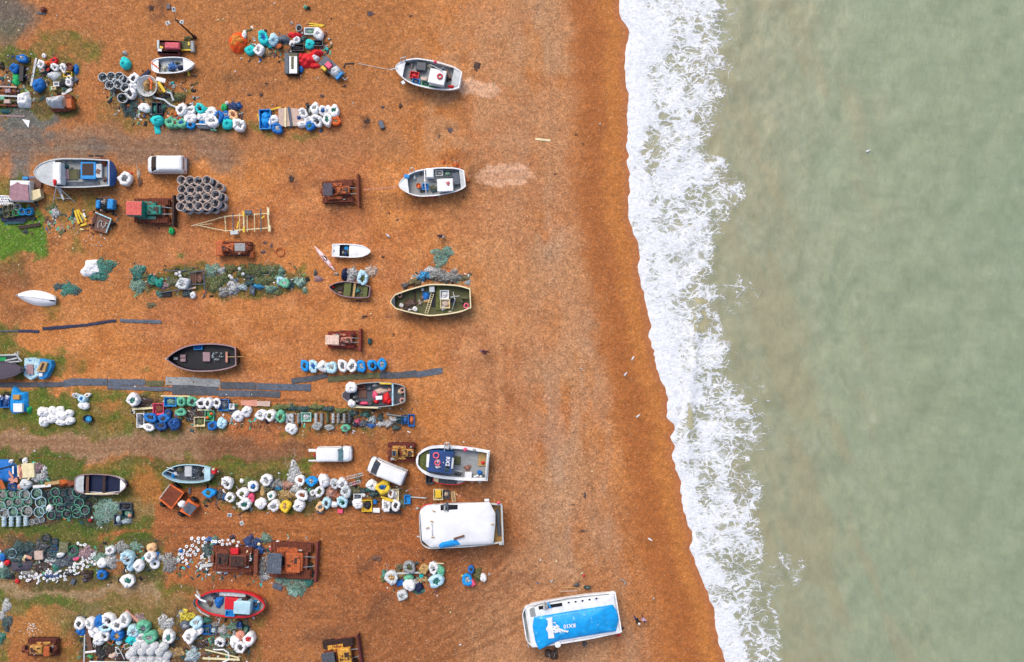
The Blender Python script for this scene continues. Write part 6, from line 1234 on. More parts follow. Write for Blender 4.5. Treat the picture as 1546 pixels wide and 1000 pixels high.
clutter(b, [('c', 625.5, 113.5, 13, 10, 'red', -10, 'red'), ('c', 628, 123, 11, 8, 'bright', -12, 'slate'), ('c', 642.5, 126.5, 12, 8, 'green', -14, 'dteal'), ('n', 655, 130, 11, 6, 'emerald'), ('n', 648, 100, 9, 6, 'cream'), ('n', 653, 102, 6, 6, 'navy'), ('t', 668, 134, 9, 5, 'cream'), ('n', 664, 131, 6, 5, 'rust'), ('n', 614, 96, 7, 6, 'black'), ('n', 676, 118, 5, 12, 'dbrown'), ('n', 622, 99, 4, 10, 'beige')], 'b1')
heap(681, 130.5, 9, 5, 'red', 'b1', .3, 0, 'tarp', z=1.55); buoy(657, 94, 5, 'pink', 'b1', 1.5)
# 2 second launched boat
b = Boat('fishing_boat', 'white-railed open boat with white mast bar and pink-stained cabin roof', (602.5, 280.5), (702, 270), 41, 1.5, PR_FULL, 'white', 'lgrey', 'grey', 'white', .8, .86, .075, 'white', 'lgrey')
LM['b2'] = "on the mast-bar boat"
b.pb('wheelhouse', 672, 279.5, 22, 17, .8, 2.4, 'white', 3, .12, m=paint('white')); b.pb('roof', 672, 279.5, 24, 19, 2.4, 2.5, 'white', 3, .05, m=paint('white')); b.pb('engine_box', 649, 261, 11, 14, .8, 1.9, 'white', 0, .06, m=paint('white')); heap(676.5, 277, 6, 6, 'red', 'b2', .12, .3, z=2.5)
b.pt('crossbar', [(641, 256, 1.7), (641.5, 275, 2.6), (643.5, 293, 1.7)], .07, 'white'); b.pt('gantry', [(620, 262, 1.5), (619, 254, 2.2), (623, 253, 2.2), (627, 260, 1.5)], .05, 'lgrey'); b.pb('fish_table', 689, 270, 10, 18, .8, 1.35, 'slate', 8, .05); b.pb('bow_locker', 614, 266, 8, 5, 1.6, 1.9, 'bright', -15)
clutter(b, [('c', 663, 261.5, 10, 8, 'lgrey', 3, 'grey'), ('c', 676, 262, 14, 9, 'slate', -4, 'green'), ('c', 642, 282, 9, 9, 'bright', 0, 'blue'), ('n', 654, 284, 12, 8, 'olive'), ('n', 638, 288, 9, 6, 'black'), ('n', 655, 288, 10, 6, 'dteal'), ('t', 626, 268, 5, 10, 'lgrey'), ('n', 636, 261, 4, 8, 'brown'), ('t', 689, 271, 6, 9, 'pale'), ('n', 657, 273, 6, 6, 'grey')], 'b2'); tub(632.8, 282, 7, 7, 'orange', 'orange', 'b2', .5).location.z = .8
heaps("688 250 9 14 orange .5;694 254 8 6 orange .4;670 245 5 7 orange .2;707 273.5 6 5 orange .3;630 292 7 5 orange .5;645 297 7 5 orange .4;655 297 10 4 pink .5;663 296 4 4 cream .4;627 297 4 3 pink .3;675 252 4 4 cream .7;683 254 6 4 cream .7", 'b2')
o = solo(MB().ptube([(599, 282.5, 1.5), (572, 285, 1.0), (548, 287, .9)], .06, 5), 'tow_rope', mat('pinkish'), 'pinkish rope tied between the boat and bulldozer blade', 'rope'); o = solo(MB().ptube([(590, 105.5, 1.6), (566, 101, .5), (540, 96, .05)], .03, 5), 'mooring_rope', mat('lgrey'), 'pale rope running from the upper boat bow to the shingle', 'rope')
# 3 mossy cream-railed boat
b = Boat('fishing_boat', 'big open boat with cream rail and mossy green deck', (590, 456), (711, 450.5), 46.5, 1.7, PR_WORK[:1] + PR_FULL[1:6] + [(.93, .48), (.98, .2), (1, .03)], 'olive', 'olive', 'moss', 'cream', .8, .945, None, 'dgrey', rw=.14, dm=mat('olive', .8, .35, .9, dirt='moss', damt=.45, fine=.2))
LM['b3'] = "in the mossy boat"
b.pb('hatch', 654, 453, 6, 21, .82, .9, 'black'); b.pb('cabin_floor', 662.5, 450, 8, 38, .82, .95, 'moss', m=mat('moss', .8, .3)); b.pb('locker', 652, 437, 8, 9, .8, 1.5, 'lgrey', 4); b.pb('bench', 703, 449.5, 16, 4, 1.2, 1.3, 'olive', 0); b.pb('thwart', 626, 446, 3, 30, .82, .92, 'dbrown', 4)
b.pt('frame_pole', [(684, 441, .9), (687, 453, 1.9), (683, 468, .9)], .05, 'lgrey'); b.pt('frame_pole', [(680, 449, 1.5), (694, 447, 1.7)], .05, 'lgrey')
ringthing(603.5, 446, 8, 'pinkish', 'faded red lifebuoy in the bow of the mossy boat', z=1.2); ringthing(704, 462, 9, 'pink', 'red lifebuoy in the stern of the mossy boat', z=1.1); ladder([(653, 443), (643.5, 474)], 4, 10, 'cream', 'cream ladder lying across the mossy boat', 1.3)
clutter(b, [('t', 643, 447.5, 12, 14, 'blue'), ('t', 645, 455, 12, 7, 'tan'), ('c', 671, 445, 13, 13, 'white', 0, 'white'), ('c', 672, 459, 14, 13, 'cream', 0, 'beige'), ('n', 669, 466, 9, 8, 'white'), ('n', 619, 457, 18, 12, 'brown'), ('n', 614, 466, 18, 9, 'dbrown'), ('t', 617, 468, 9, 5, 'white'), ('b', 626.5, 467, 7, 7, 'white'), ('b', 606, 461, 6, 6, 'white'), ('n', 607, 466, 5, 7, 'orange'), ('n', 634, 457, 7, 9, 'beige'), ('b', 638, 437, 4, 5, 'white'), ('n', 678, 462, 5, 10, 'tan'), ('n', 697, 455, 8, 12, 'olive'), ('n', 680, 471, 7, 4, 'cream'), ('n', 638, 450, 4, 8, 'mauve')], 'b3'); tub(684.5, 455, 7, 7, 'navy', 'navy', 'b3', .7).location.z = .8
# 4 red-bag boat
b = Boat('fishing_boat', 'dark open boat with red bags and two pink rings aft', (517, 597), (612, 595), 37, 1.4, PR_FULL, 'dgrey', 'black', 'dgrey', 'grey', .75, None, None, rw=.10)
LM['b4'] = "in the red-bag boat"
b.cover(.88, 1.0, 'purple', 'foredeck'); b.pt('crossbeam', [(593, 580, 1.45), (593, 613, 1.45)], .12, 'pale'); b.pb('side_board', 582, 579.5, 18, 2.6, 1.46, 1.56, 'cream', -2, m=wood('yellow')); b.pb('side_board', 550, 615.5, 42, 2.2, 1.46, 1.54, 'cream', -2, m=wood('cream')); b.pb('brown_hatch', 547, 595, 13, 12, .76, .86, 'brown', 0)
ringthing(607.5, 589.6, 9, 'pinkish', 'pink and white ring at the stern beside a cream cloth', z=1.2); ringthing(607.5, 605, 9, 'pinkish', 'lone pink and white ring at the stern of the dark boat', z=1.2)
clutter(b, [('c', 546, 584.5, 9, 6, 'rust', 5, 'black'), ('n', 558, 587, 9, 8, 'slate'), ('t', 566, 597, 9, 12, 'pink'), ('t', 575, 591, 22, 9, 'beige'), ('t', 583, 602, 12, 18, 'red'), ('t', 587, 607, 9, 9, 'red'), ('t', 549, 609.5, 13, 6, 'pink'), ('t', 568, 607, 8, 6, 'red'), ('t', 588, 589, 6, 6, 'pinkish'), ('n', 536, 600, 9, 6, 'grey'), ('n', 540, 606, 9, 6, 'slate'), ('t', 604, 592, 7, 9, 'cream'), ('n', 566, 582, 8, 6, 'lgrey'), ('n', 562, 608, 6, 6, 'dbrown'), ('n', 538, 590, 6, 10, 'black')], 'b4'); boxthing(572, 601, 10, 6, 1.25, 1.4, 4, 'white', 'white box lid on red bags in the dark boat')
b4 = b; bag(530, 586, 15, 16, 'white', 'c', 'b4', 1.3); bag(530, 609, 10, 10, 'white', 'c', 'b4', 1.3)
# 5 black boat
b = Boat('fishing_boat', 'black open boat with pinkish rail and tiller rod', (253, 542), (357, 538.5), 41.5, 1.4, PR_WORK, 'black', 'black', 'black', 'mauve', .6, rw=.13, dm=mat('black', .5, .3, 1.2, dirt='moss', damt=.30))
LM['b5'] = "in the black boat"
b.pt('stem_post', [(254, 542, 1.3), (250, 542, 2.0)], .09, 'lgrey'); b.pb('hatch', 311.5, 539, 11, 14, .62, .95, 'mauve', 0, m=wood('mauve')); b.pb('small_hatch', 276, 538, 8, 5, .62, .95, 'mauve', 0, m=wood('mauve')); b.pb('small_hatch', 276, 544, 8, 5, .62, .93, 'mauve', 0, m=wood('mauve')); b.pb('thwart', 342, 539.4, 3.4, 16, .9, 1.0, 'brown', 0, m=wood('pinkish')); b.pt('tiller', [(343, 539.2, 1.1), (368, 538.6, 1.5)], .05, 'tan'); b.pb('foot_plate', 265, 541.5, 6, 4, .62, .68, 'white', 0)
clutter(b, [('c', 299, 524.5, 12, 7, 'bright', 2, 'blue')] + [('n', 320 + R0.random() * 16, 532 + R0.random() * 14, 3.5, 3.5, R0.choice(['white', 'pale', 'lgrey'])) for _ in range(12)], 'b5')
# 6 blue-cabin boat
b = Boat('fishing_boat', 'grey-decked workboat with blue wheelhouse roof and white bow', (628.5, 694), (738, 703), 50, 1.9, PR_ROUND[:4] + [(.85, .82), (.93, .60), (.98, .34), (1, .05)], 'navy', 'lgrey', 'grey', 'white', 1.1, None, None, 'white', rw=.34, sheer=.14)
LM['b6'] = "on the blue-cabin workboat"
b.cover(.82, .955, 'moss', 'foredeck', dz=-.25, inset=.3, m=mat('moss', .8, .25)); b.p0 = None
rb = MB().pprism([(649.5, 681.5), (684, 684), (681, 715), (645.5, 711)], 1.1, 3.0).build('wheelhouse', paint('blue'), b.root); MB().pprism([(648.5, 680.5), (684.5, 683), (681.8, 715.5), (644.5, 711.5)], 3.0, 3.1).build('roof', mat((38, 72, 130), .55, .2, 1.2, dirt='navy', damt=.3), rb)
MB().pprism([(644.5, 686), (648.8, 686), (647, 706), (643.2, 705)], 3.105, 3.16).build('visor', paint('white'), rb); MB().pprism([(682.4, 691), (685.6, 692), (683.6, 708), (681.0, 708)], 3.105, 3.15).build('rear_lamp_bar', paint('lgrey'), rb)
letters('RX2', 675.8, 697, 3.108, .62, -94, rb, 'white'); letters('R', 676.2, 701.5, 3.108, .0001, 0, rb) if 0 else None
MB().pprism([(674, 703), (677, 703.5), (679, 708), (672, 707)], 3.105, 3.14).build('aerial_base', mat('black'), rb); MB().pprism([(669.5, 697), (670.5, 699.5), (668, 699.2)], 3.105, 3.12).build('mark', plas('lgrey'), rb)
ringthing(658.5, 688, 10, 'pink', 'pinkish-red lifebuoy at the forward end of the blue roof', z=3.12, fat=.22); ringthing(660.5, 699, 9.5, 'pink', 'faded lifebuoy tangled in white rope on the blue roof', z=3.12, fat=.24)
heap(661.5, 697, 6, 6, 'white', 'b6', .2, .1, z=3.14); heap(661, 706, 8, 4, 'white', 'b6', .2, .1, z=3.14); heap(674, 710, 7, 5, 'dteal', 'b6', .2, .1, z=3.14)
b.pb('deck_hatch', 690.5, 696, 10, 13, 1.12, 1.2, 'ochre', -3, m=wood('olive')); b.pb('stern_hatch', 728, 694, 12, 21, 1.12, 1.22, 'ochre', -3, m=wood('tan')); b.pt('gantry', [(671, 683, 1.9), (672, 669, 2.6), (678, 669, 2.6), (679, 676, 2.2), (682, 679, 1.9)], .09, 'lgrey'); b.pb('gantry_box', 675, 676, 6, 5, 1.9, 2.5, 'lgrey', -20); b.pt('stern_rail', [(739, 682, 2.3), (733, 724, 2.3)], .11, 'lgrey'); b.pt('deck_rail', [(685, 710, 1.5), (697, 712, 1.9), (697, 716, 1.2)], .05, 'lgrey'); b.pb('white_bin', 707, 718, 11, 9, 1.12, 1.8, 'white', -5, .08)
b.pt('deck_seam', [(697, 676, 1.13), (708, 690, 1.13), (722, 694, 1.13)], .02, 'lgrey')
clutter(b, [('o', 702.4, 679, 6, .7, 'pink'), ('o', 716, 680, 5, .7, 'grey'), ('n', 706, 707, 10, 9, 'rusto'), ('t', 724, 714, 8, 7, 'blue'), ('o', 717, 720, 4, .4, 'white'), ('o', 721, 719, 4, .4, 'white'), ('o', 726, 720, 4, .4, 'white'), ('o', 730, 718, 4, .4, 'slate'), ('n', 692, 716, 14, 5, 'dgrey'), ('t', 729, 699, 6, 5, 'red')], 'b6'); buoy(713, 727, 5.5, 'pinkish', 'b6', 1.0); buoy(724.5, 727, 5.5, 'lgrey', 'b6', 1.0)
# 7 tender beside it
b = Boat('tender', 'red-railed small boat with two dark hatches beside blue-roofed workboat', (706, 724), (654, 720), 20, .9, PR_WORK, 'red', 'white', 'white', 'red', .5, .72, .16, 'lgrey', 'cream', rw=.07)
b.pb('dark_hatch', 668.5, 724, 11, 13, .85, .93, 'dgrey', -5); b.pb('dark_hatch', 682, 726, 12, 13, .85, .93, 'dgrey', -5); LM['P'] = "by the workboat"
crates("648.6 723 11 16 dgrey black;661.6 747 14 16 cream black;673.6 747 10 12 dgrey beige", 'P'); boxthing(661.5, 746, 9, 12, .3, .6, 0, 'yellow', 'yellow fish box sitting in a cream crate'); ladder([(683.5, 742), (685.5, 758)], 5, 9, 'cream', 'short cream ladder beside yellow box crate', .2); planks("688 745 691 748 2 peach;692 749 696 749 2 pinkish", 'P')
# 8 white-covered big boat
b = Boat('fishing_boat', 'large boat wholly under white cover with blue tarpaulin at its side', (633.5, 796), (759, 790), 66, 2.3, [(0, .86), (.2, .95), (.45, 1), (.8, 1.0), (.9, .98), (.955, .88), (.985, .72), (1, .5)], 'white', 'tan', 'tan', 'lgrey', 1.4, sheer=.04, rw=.14)
def cov(pts, z0, z1, ridge): 
    mb = MB(); c = [sum(p[i] for p in pts) / len(pts) for i in (0, 1)]; rs = []
    P_ = []
    for i in range(len(pts)):
        a, q = pts[i], pts[(i + 1) % len(pts)]
        for k in range(6): P_.append((a[0] + (q[0] - a[0]) * k / 6, a[1] + (q[1] - a[1]) * k / 6))
    w = [W(x, y, z1) for x, y in P_]; ar = sum(w[i].x * w[(i + 1) % len(w)].y - w[(i + 1) % len(w)].x * w[i].y for i in range(len(w)))
    if ar < 0: P_.reverse()
    for t, z in ((1.0, z0), (1.0, z1 - .12), (.985, z1), (.8, z1 + ridge * .35), (.5, z1 + ridge * .75), (.2, z1 + ridge), (.02, z1 + ridge)): rs.append([W(c[0] + (x - c[0]) * t, c[1] + (y - c[1]) * t, z + (.03 * math.sin(x * 1.7 + y) if .9 < t < 1 else 0)) for x, y in P_])
    return mb.rings(rs)
cv = cov([(634, 772), (644, 764), (690, 761), (739, 758), (748, 775), (748, 792), (745, 821), (700, 824), (650, 827), (637, 816)], 1.9, 2.7, .35).build('cover', mat('white', .45, .05, .6, dirt=(228, 214, 205), damt=.2), b.root, True)
b.pb('side_window', 678, 768, 26, 11, 2.80, 2.86, 'black', 1, .01); b.pt('exhaust', [(672, 760, 2.8), (671, 772, 3.2)], .10, 'grey'); b.pt('exhaust', [(675, 758, 2.8), (676, 772, 3.0)], .12, 'dgrey'); b.pb('roof_patch', 673, 764, 8, 5, 2.87, 3.0, 'slate', 0); b.pb('stern_rail', 758.5, 793, 2.6, 60, 2.3, 2.45, 'lgrey', 2, .02); b.pb('stern_board', 752.5, 789, 5, 40, 1.45, 1.75, 'slate', 4, .03); b.pb('vent', 735, 756, 7, 4, 2.4, 2.75, 'white', 0, .06); b.pb('corner_fitting', 756, 821.5, 5, 4, 2.35, 2.7, 'lgrey', 0, .05)
for x, y in ((652, 787.5), (653.5, 811.5), (655, 772), (645.5, 797.5), (744, 792)): b.pb('patch', x, y, 5, 1.8, 2.98, 3.0, 'tan', R0.uniform(-20, 20), 0)

for i in range(11): MB().pprism(rc(652.3 + R0.gauss(0, .5), 790 + i * 1.9, R0.uniform(.6, 1.6), R0.uniform(.5, 1.3), R0.uniform(-30, 30)), 2.99, 3.012 + i * .0013).build('worn_mark', plas('dgrey'), cv)
b.pt('bow_fitting', [(636, 811, 1.8), (629, 810, 1.8)], .08, 'lgrey'); b.pt('bow_strip', [(636, 768, 2.0), (642, 763, 2.0), (652, 761, 2.0)], .09, 'red')
heap(680, 819, 34, 13, 'bright', 'by the white-covered boat', .25, 0, 'tarp', z=2.72, pts=[(664, 819), (692, 812), (696, 823), (664, 828), (662, 824)]); planks("685 814 701 809 3 brown", 'by the white-covered boat', z=3.05); buoy(752.5, 759.5, 5, 'pink', 'on the white-covered boat', 2.5); heap(664, 829, 9, 4, 'navy', 'by the white-covered boat', .6); heap(630, 768, 7, 4, 'lgrey', 'by the white-covered boat', .2)
# 9 blue-topped boat at the edge of the picture
b = Boat('fishing_boat', 'white boat with bright blue tarpaulin roof by the water line', (791, 947), (934, 924), 66, 2.3, [(0, .90), (.3, 1), (.8, 1.0), (.9, .97), (.955, .86), (.985, .7), (1, .5)], 'white', 'lgrey', 'lgrey', 'white', 1.5, sheer=.04, rw=.16)
b.pb('deck_house', 865.5, 937.3, 139, 64, 1.5, 2.5, 'white', 9.3, .3, m=paint('white'))
tp = cov([(806, 932), (866, 922), (925, 913), (931, 922), (934, 936), (930, 953), (886, 960), (843, 967.5), (814, 981.5), (808, 968), (804, 946)], 2.3, 2.75, .35).build('tarpaulin_roof', mat((20, 152, 222), .42, .16, .9, dirt=(130, 205, 238), damt=.36, bump=.3, k=1.02), b.root, True)
for k, (x, y) in enumerate([(858.5, 910), (869, 908.8), (879.5, 907.3), (890, 905.5), (900.5, 904)]): b.pb('roof_light', x, y, 3.2, 2.4, 2.50, 2.53, 'navy', 30, 0)
b.pb('roof_opening', 831, 915.5, 36, 5, 2.505, 2.55, 'black', 9, 0); b.pt('exhaust', [(821, 908, 2.5), (821.5, 920, 3.4)], .10, 'lgrey'); b.pt('exhaust', [(827, 910, 2.5), (831, 918, 3.0)], .12, 'bright'); b.pb('exhaust_box', 824, 917, 7, 6, 2.5, 2.9, 'grey', 5); b.pb('porthole', 804, 925, 8, 13, 2.51, 2.56, 'grey', 9, .02)
b.pt('grab_rail', [(797, 921, 2.4), (815, 912, 2.55), (860, 903, 2.55), (920, 897, 2.55)], .035, 'grey'); p = W(842, 973, 2.6); MB().lathe((p.x, p.y, 2.3), [(.36, 0), (.36, .4), (0.001, .42)], 16).build('vent', paint('white'), b.root)
b.pt('cradle', [(790, 918, 1.6), (789, 928, 1.6), (794, 930, 1.6)], .05, 'grey'); b.pt('cradle', [(796, 966, 1.6), (798, 978, 1.4)], .05, 'lgrey')
MB().pprism([(824, 934), (833.5, 932), (834.5, 946), (837, 963.5), (828, 964.5), (827.5, 956), (824, 950), (827, 945), (827, 938)], 3.09, 3.12).build('painted_board', paint('white'), tp)
letters('RX10', 860, 945, 3.16, .62, 187, tp, 'white')
for i in range(34): q = R0.random() ** 1.5; MB().pprism(rc(837 + q * 20, 949.5 + q * 4 + R0.gauss(0, 2.6 * (1 - q) + .5), 4.4, 1.5, R0.uniform(-40, 10)), 3.11, 3.135 + .0013 * i).build('paint_smudge', plas('white'), tp)
LM['V'] = "by the blue-roofed boat"
buoy(881.6, 869.6, 4, 'red', 'V'); buoy(879, 866, 2.5, 'white', 'V'); buoy(934, 958.5, 6, 'red', 'V'); heaps("887 888 11 6 dteal .5;871 884 9 6 dgrey .4;938.5 948.8 8 5 black .3;834 990 22 14 dbrown .5;827 983 10 5 dbrown .3;839 984 6 12 dbrown .4;833 878 4 4 lgrey .2;883 973 7 9 slate .5;812 881 3 2 blue .1", 'V'); planks("846 887 874 887.5 1.2 tan;846 893 872 892 1.2 beige", 'V'); t = thing('hook', 'curved grey metal hook lying above the blue-roofed boat', 'hook', 941, 879); MB().ptube([(935, 874.5, .08), (941, 876, .08), (944.5, 880, .08), (942, 883.5, .08)], [.03, .07, .11, .06]).build('arm', mat('grey'), t)
# 10 red double-ended boat
b = Boat('fishing_boat', 'red-railed boat with red lid and pale blue wheelhouse', (401, 915), (296, 908.5), 40, 1.5, PR_DBL, 'red', 'grey', 'grey', 'red', .85, rw=.22, sheer=.1)
LM['b10'] = "on the red-railed boat"
b.pb('wheelhouse', 365, 918.5, 25, 19, .85, 2.4, 'pale', -4, .3, m=paint('pale')); b.pb('roof', 365, 918.5, 25, 18.5, 2.4, 2.5, 'pale', -4, .05, m=paint('pale')); b.pb('red_lid', 349, 912, 20, 18, 1.0, 1.5, 'red', -3, .05); b.pb('bench', 351, 898, 40, 6, 1.0, 1.3, 'lgrey', -4, m=mat('lgrey')); b.pb('wheelhouse_step', 369, 907, 9, 6, .9, 1.9, 'dbrown', -3); b.pt('fender_rail', [(297, 917, .9), (304, 925, .9), (316, 931, .9)], .10, 'lgrey'); b.pt('stern_guard', [(295, 905, 1.3), (292.5, 910, 1.3), (295, 916, 1.2)], .13, 'slate')
clutter(b, [('t', 330, 909, 14, 19, 'blue'), ('n', 325, 901, 14, 9, 'navy'), ('c', 385.7, 914, 9, 12, 'bright', -4, 'dgrey'), ('n', 317, 912, 10, 9, 'brown'), ('o', 390.5, 909, 4, .2, 'white'), ('o', 378, 924, 4, .3, 'white')], 'b10'); crate(347, 926.5, 13, 8, 'bright', '-', 'b10', -2, .4, 1.5); t = thing('anchor', 'white folding anchor hung over the bow of the red boat', 'anchor', 304, 902, z=1.6); MB().ptube([(295, 898, 1.7), (303, 906, 1.75), (311, 909, 1.7)], .12).build('shank', paint('white'), t); MB().ptube([(297, 892, 1.8), (302, 902, 1.75)], .10).build('fluke', paint('lgrey'), t)
planks("352 937 361 930 1.6 tan;330 941 333 932 1.2 lgrey", 'b10', z=.6); buoy(383, 933, 4, 'white', 'b10')
# 11 pale blue-white open boat
b = Boat('fishing_boat', 'pale blue open boat with white stern box beside rusty dumper', (246, 715), (318, 715.5), 27.5, 1.2, PR_WORK, 'pale', 'pale', 'dgrey', 'pale', .6, None, .13, rw=.10, aftc='pale')
LM['b11'] = "in the pale blue boat"
b.pb('engine_box', 284, 712, 11, 16, .6, 1.1, 'lgrey', 0, .05); b.pt('bow_rail', [(252, 706, 1.3), (262, 709, 1.4)], .06, 'lgrey'); b.pb('outboard', 322, 712.5, 6, 7, .6, 1.4, 'red', -8, .06); b.pt('oar', [(249, 710, 1.3), (270, 718, 1.3)], .04, 'lgrey')
clutter(b, [('n', 294, 712, 10, 14, 'slate'), ('n', 303, 714, 8, 12, 'black'), ('t', 261, 718, 5, 10, 'bright'), ('b', 264.5, 715.5, 5, 5, 'white'), ('n', 271, 709, 10, 12, 'olive'), ('n', 289, 721, 18, 5, 'dgrey'), ('t', 308, 712, 5, 10, 'lgrey')], 'b11'); heap(322, 709, 4, 4, 'cream', 'b11', .2, 0, 'tarp', z=1.42)
# 12 navy-lined boat
b = Boat('rowing_boat', 'small white boat with navy lining and cream side board', (191.5, 733), (113, 730.5), 30.5, 1.1, [(0, .5), (.04, .72), (.12, .88), (.3, 1), (.55, 1), (.75, .9), (.88, .68), (.96, .36), (1, .08)], 'white', 'navy', 'navy', 'mauve', .45, .88, .17, 'white', 'lgrey', rw=.08, dm=mat('navy', .4, .25, 1.5))
b.thwart(.54, .3, 'dbrown', .85); b.thwart(.22, .35, 'brown', .85); b.pb('side_board', 154, 745.8, 50, 2, 1.12, 1.2, 'cream', 0, .01, m=wood('cream')); b.pb('bow_fitting', 187, 729, 5, 7, 1.15, 1.25, 'dgrey', 0)
# 13 grey-decked boat top left
b = Boat('fishing_boat', 'old grey boat with white foredeck and blue framed hatch', (53.5, 261.5), (166, 261.5), 43.5, 1.7, [(0, .88), (.3, .98), (.5, 1.0), (.68, .98), (.82, .82), (.91, .62), (.97, .34), (1, .05)], 'blue', 'grey', 'dgrey', 'lgrey', 1.0, .73, .03, 'lgrey', 'blue', rw=.12, dm=mat('grey', .8, .3, 1.3, dirt='brown', damt=.4, fine=.2))
LM['b13'] = "on the old grey boat"
b.pb('wheelhouse_front', 85, 261.5, 12, 33, 1.0, 2.3, 'white', 0, .1, m=paint('white')); h_ = b.pb('blue_hatch', 133, 257.5, 23, 26, 1.02, 1.5, 'bright', 0, .04); MB().pbox(132.5, 256, 17, 18, 1.505, 1.52).build('hatch_floor', mat('dbrown'), h_); b.pb('white_casing', 149, 258, 9, 21, 1.02, 1.45, 'lgrey', 0, .05); b.pb('casing_slot', 148, 259, 6, 7, 1.455, 1.49, 'brown', -20, 0); b.pb('deck_panel', 110.5, 263.5, 14, 16, 1.02, 1.12, 'tan', 0, .02, m=wood('olive')); b.pb('deck_panel', 98, 263, 12, 15, 1.02, 1.18, 'brown', 0, .02, m=wood('mauve')); b.pb('deck_gap', 121, 263, 4, 14, 1.02, 1.06, 'black'); b.pb('side_deck', 120, 279, 60, 9, 1.02, 1.12, 'slate', 2, .02, m=mat('slate', .7, .25, 1.5))
clutter(b, [('n', 129, 252, 6, 6, 'white'), ('n', 134, 252, 7, 6, 'cream'), ('n', 132, 263, 14, 8, 'blue'), ('t', 157, 245, 10, 12, 'rust'), ('n', 107, 254, 4, 4, 'beige'), ('n', 97, 245, 5, 4, 'lgrey'), ('n', 107, 244, 6, 4, 'cream'), ('n', 158, 271, 6, 8, 'brown'), ('t', 97, 252, 12, 9, 'dteal')], 'b13'); heap(82, 275, 5, 11, 'red', 'b13', .2, 0, 'tarp', z=2.35); t = thing('a_frame', 'white tubular A-frame leaning against the old grey boat', 'frame', 95, 295)
t.name = 'tube_frame'
for a, c_ in (((85, 282, 1.9), (80.5, 304, .05)), ((87, 282, 1.9), (113.5, 306, .05)), ((86, 284, 1.8), (96.5, 304, .05)), ((82, 299, .4), (107, 300, .4))): MB().ptube([a, c_], .05).build('tube', paint('lgrey'), t)
MB().pprism([(87, 283), (91, 284), (97, 302), (94, 301)], .9, .95).build('plate', paint('lgrey'), t); planks("134 235.5 141 235.5 3 dbrown;144 235.5 156 236.5 3 dbrown;152 238 168 248 3 rust", 'b13', z=.6)
# 14 upturned white dinghy
t = thing('upturned_dinghy', 'white dinghy lying keel up with a dark slot', 'boat', 55, 450, -6); rs = []
for k in range(15):
    u = k / 14; x = 24.8 + (84.7 - 24.8) * u; y = 446 + 8 * u; hw = 11.6 * catm([(0, .03), (.08, .32), (.2, .62), (.4, .93), (.55, 1), (.75, .92), (.9, .72), (1, .55)], u); z = .75 * catm([(0, .4), (.2, .9), (.6, 1), (1, .8)], u)
    rs.append([W(x - .13 * v * hw * 0, y + v * hw, max(.02, z * (1 - abs(v) ** 2.4))) for v in (1, .92, .75, .5, .2, 0, -.2, -.5, -.75, -.92, -1)])
vs = [p for r in rs for p in r]; MB().add(vs, [(i * 11 + k, (i + 1) * 11 + k, (i + 1) * 11 + k + 1, i * 11 + k + 1) for i in range(14) for k in range(10)] + [tuple(range(11)), tuple(range(14 * 11 + 10, 14 * 11 - 1, -1))]).build('hull', mat('white', .4, .05, 1), t, True)
MB().ptube([(28, 447, .62), (55, 450, .82), (78, 453, .75)], .03).build('keel', plas('lgrey'), t); MB().pbox(79, 454, 8, 2, .66, .74, -6).build('centreboard_slot', mat('black'), t); MB().ptube([(24, 445.5, .3), (27, 446, .35)], .08).build('stem_fitting', plas('grey'), t)
# 15 white speedboat, kayak, old rowing boat, small blue-laden dinghy
b = Boat('dinghy', 'clean white speedboat with square dark cockpit', (560, 380), (501.5, 378), 19.5, .85, [(0, .92), (.3, 1), (.6, .98), (.78, .82), (.9, .52), (.97, .22), (1, .03)], 'white', 'navy', 'navy', 'white', .35, .44, .19, 'white', 'white', rw=.10); LM['b15'] = "in the white speedboat"
clutter(b, [('b', 523, 375, 6, 6, 'bright'), ('n', 527, 380, 9, 12, 'olive'), ('n', 518, 382, 5, 5, 'cream'), ('n', 522, 383, 4, 5, 'blue')], 'b15'); b.pb('engine_mount', 504, 379, 2, 4, .8, .95, 'grey')
t = thing('kayak', 'slim pink and white kayak with dark cockpit', 'kayak', 490, 390, -50); a0, a1 = Vector((474.5, 371.5)), Vector((506, 409.5)); d = (a1 - a0); n_ = Vector((-d.y, d.x)).normalized(); rs = []
for k in range(17):
    u = k / 16; q = a0 + d * u; h = 3.7 * math.sin(PI * min(max(u, .02), .98)) ** .8; z = .32 * (.55 + .45 * math.sin(PI * u)); rs.append([W(q.x + n_.x * h * v, q.y + n_.y * h * v, zz) for v, zz in ((1, z * .6), (.6, z * .95), (0, z * 1.08), (-.6, z * .95), (-1, z * .6), (-.6, .03), (.6, .03))])
MB().rings(rs).build('hull', mat((248, 225, 222), .4, .06, 1.5, dirt=(245, 120, 115), damt=.6), t, True); p = W(490.5, 390, .3); MB().lathe((p.x, p.y, .30), [(.30, 0), (.30, .06), (.24, .06), (.22, .03), (0.001, .02)], 14, sx=1.3, sy=.72, a=math.radians(-50)).build('cockpit', mat('dbrown'), t)
b = Boat('rowing_boat', 'old mossy wooden rowing boat with green thwarts', (497, 433.5), (558.5, 441), 23, .8, PR_WORK, 'mauve', 'dbrown', 'olive', 'mauve', .3, rw=.08, dm=mat('olive', .8, .4, 2, dirt='dbrown', damt=.5), hm=wood('mauve')); b.thwart(.56, .8, 'moss', .65); b.thwart(.39, .25, 'tan', .68); b.thwart(.12, .5, 'moss', .62); LM['b16'] = "in the rowing boat"
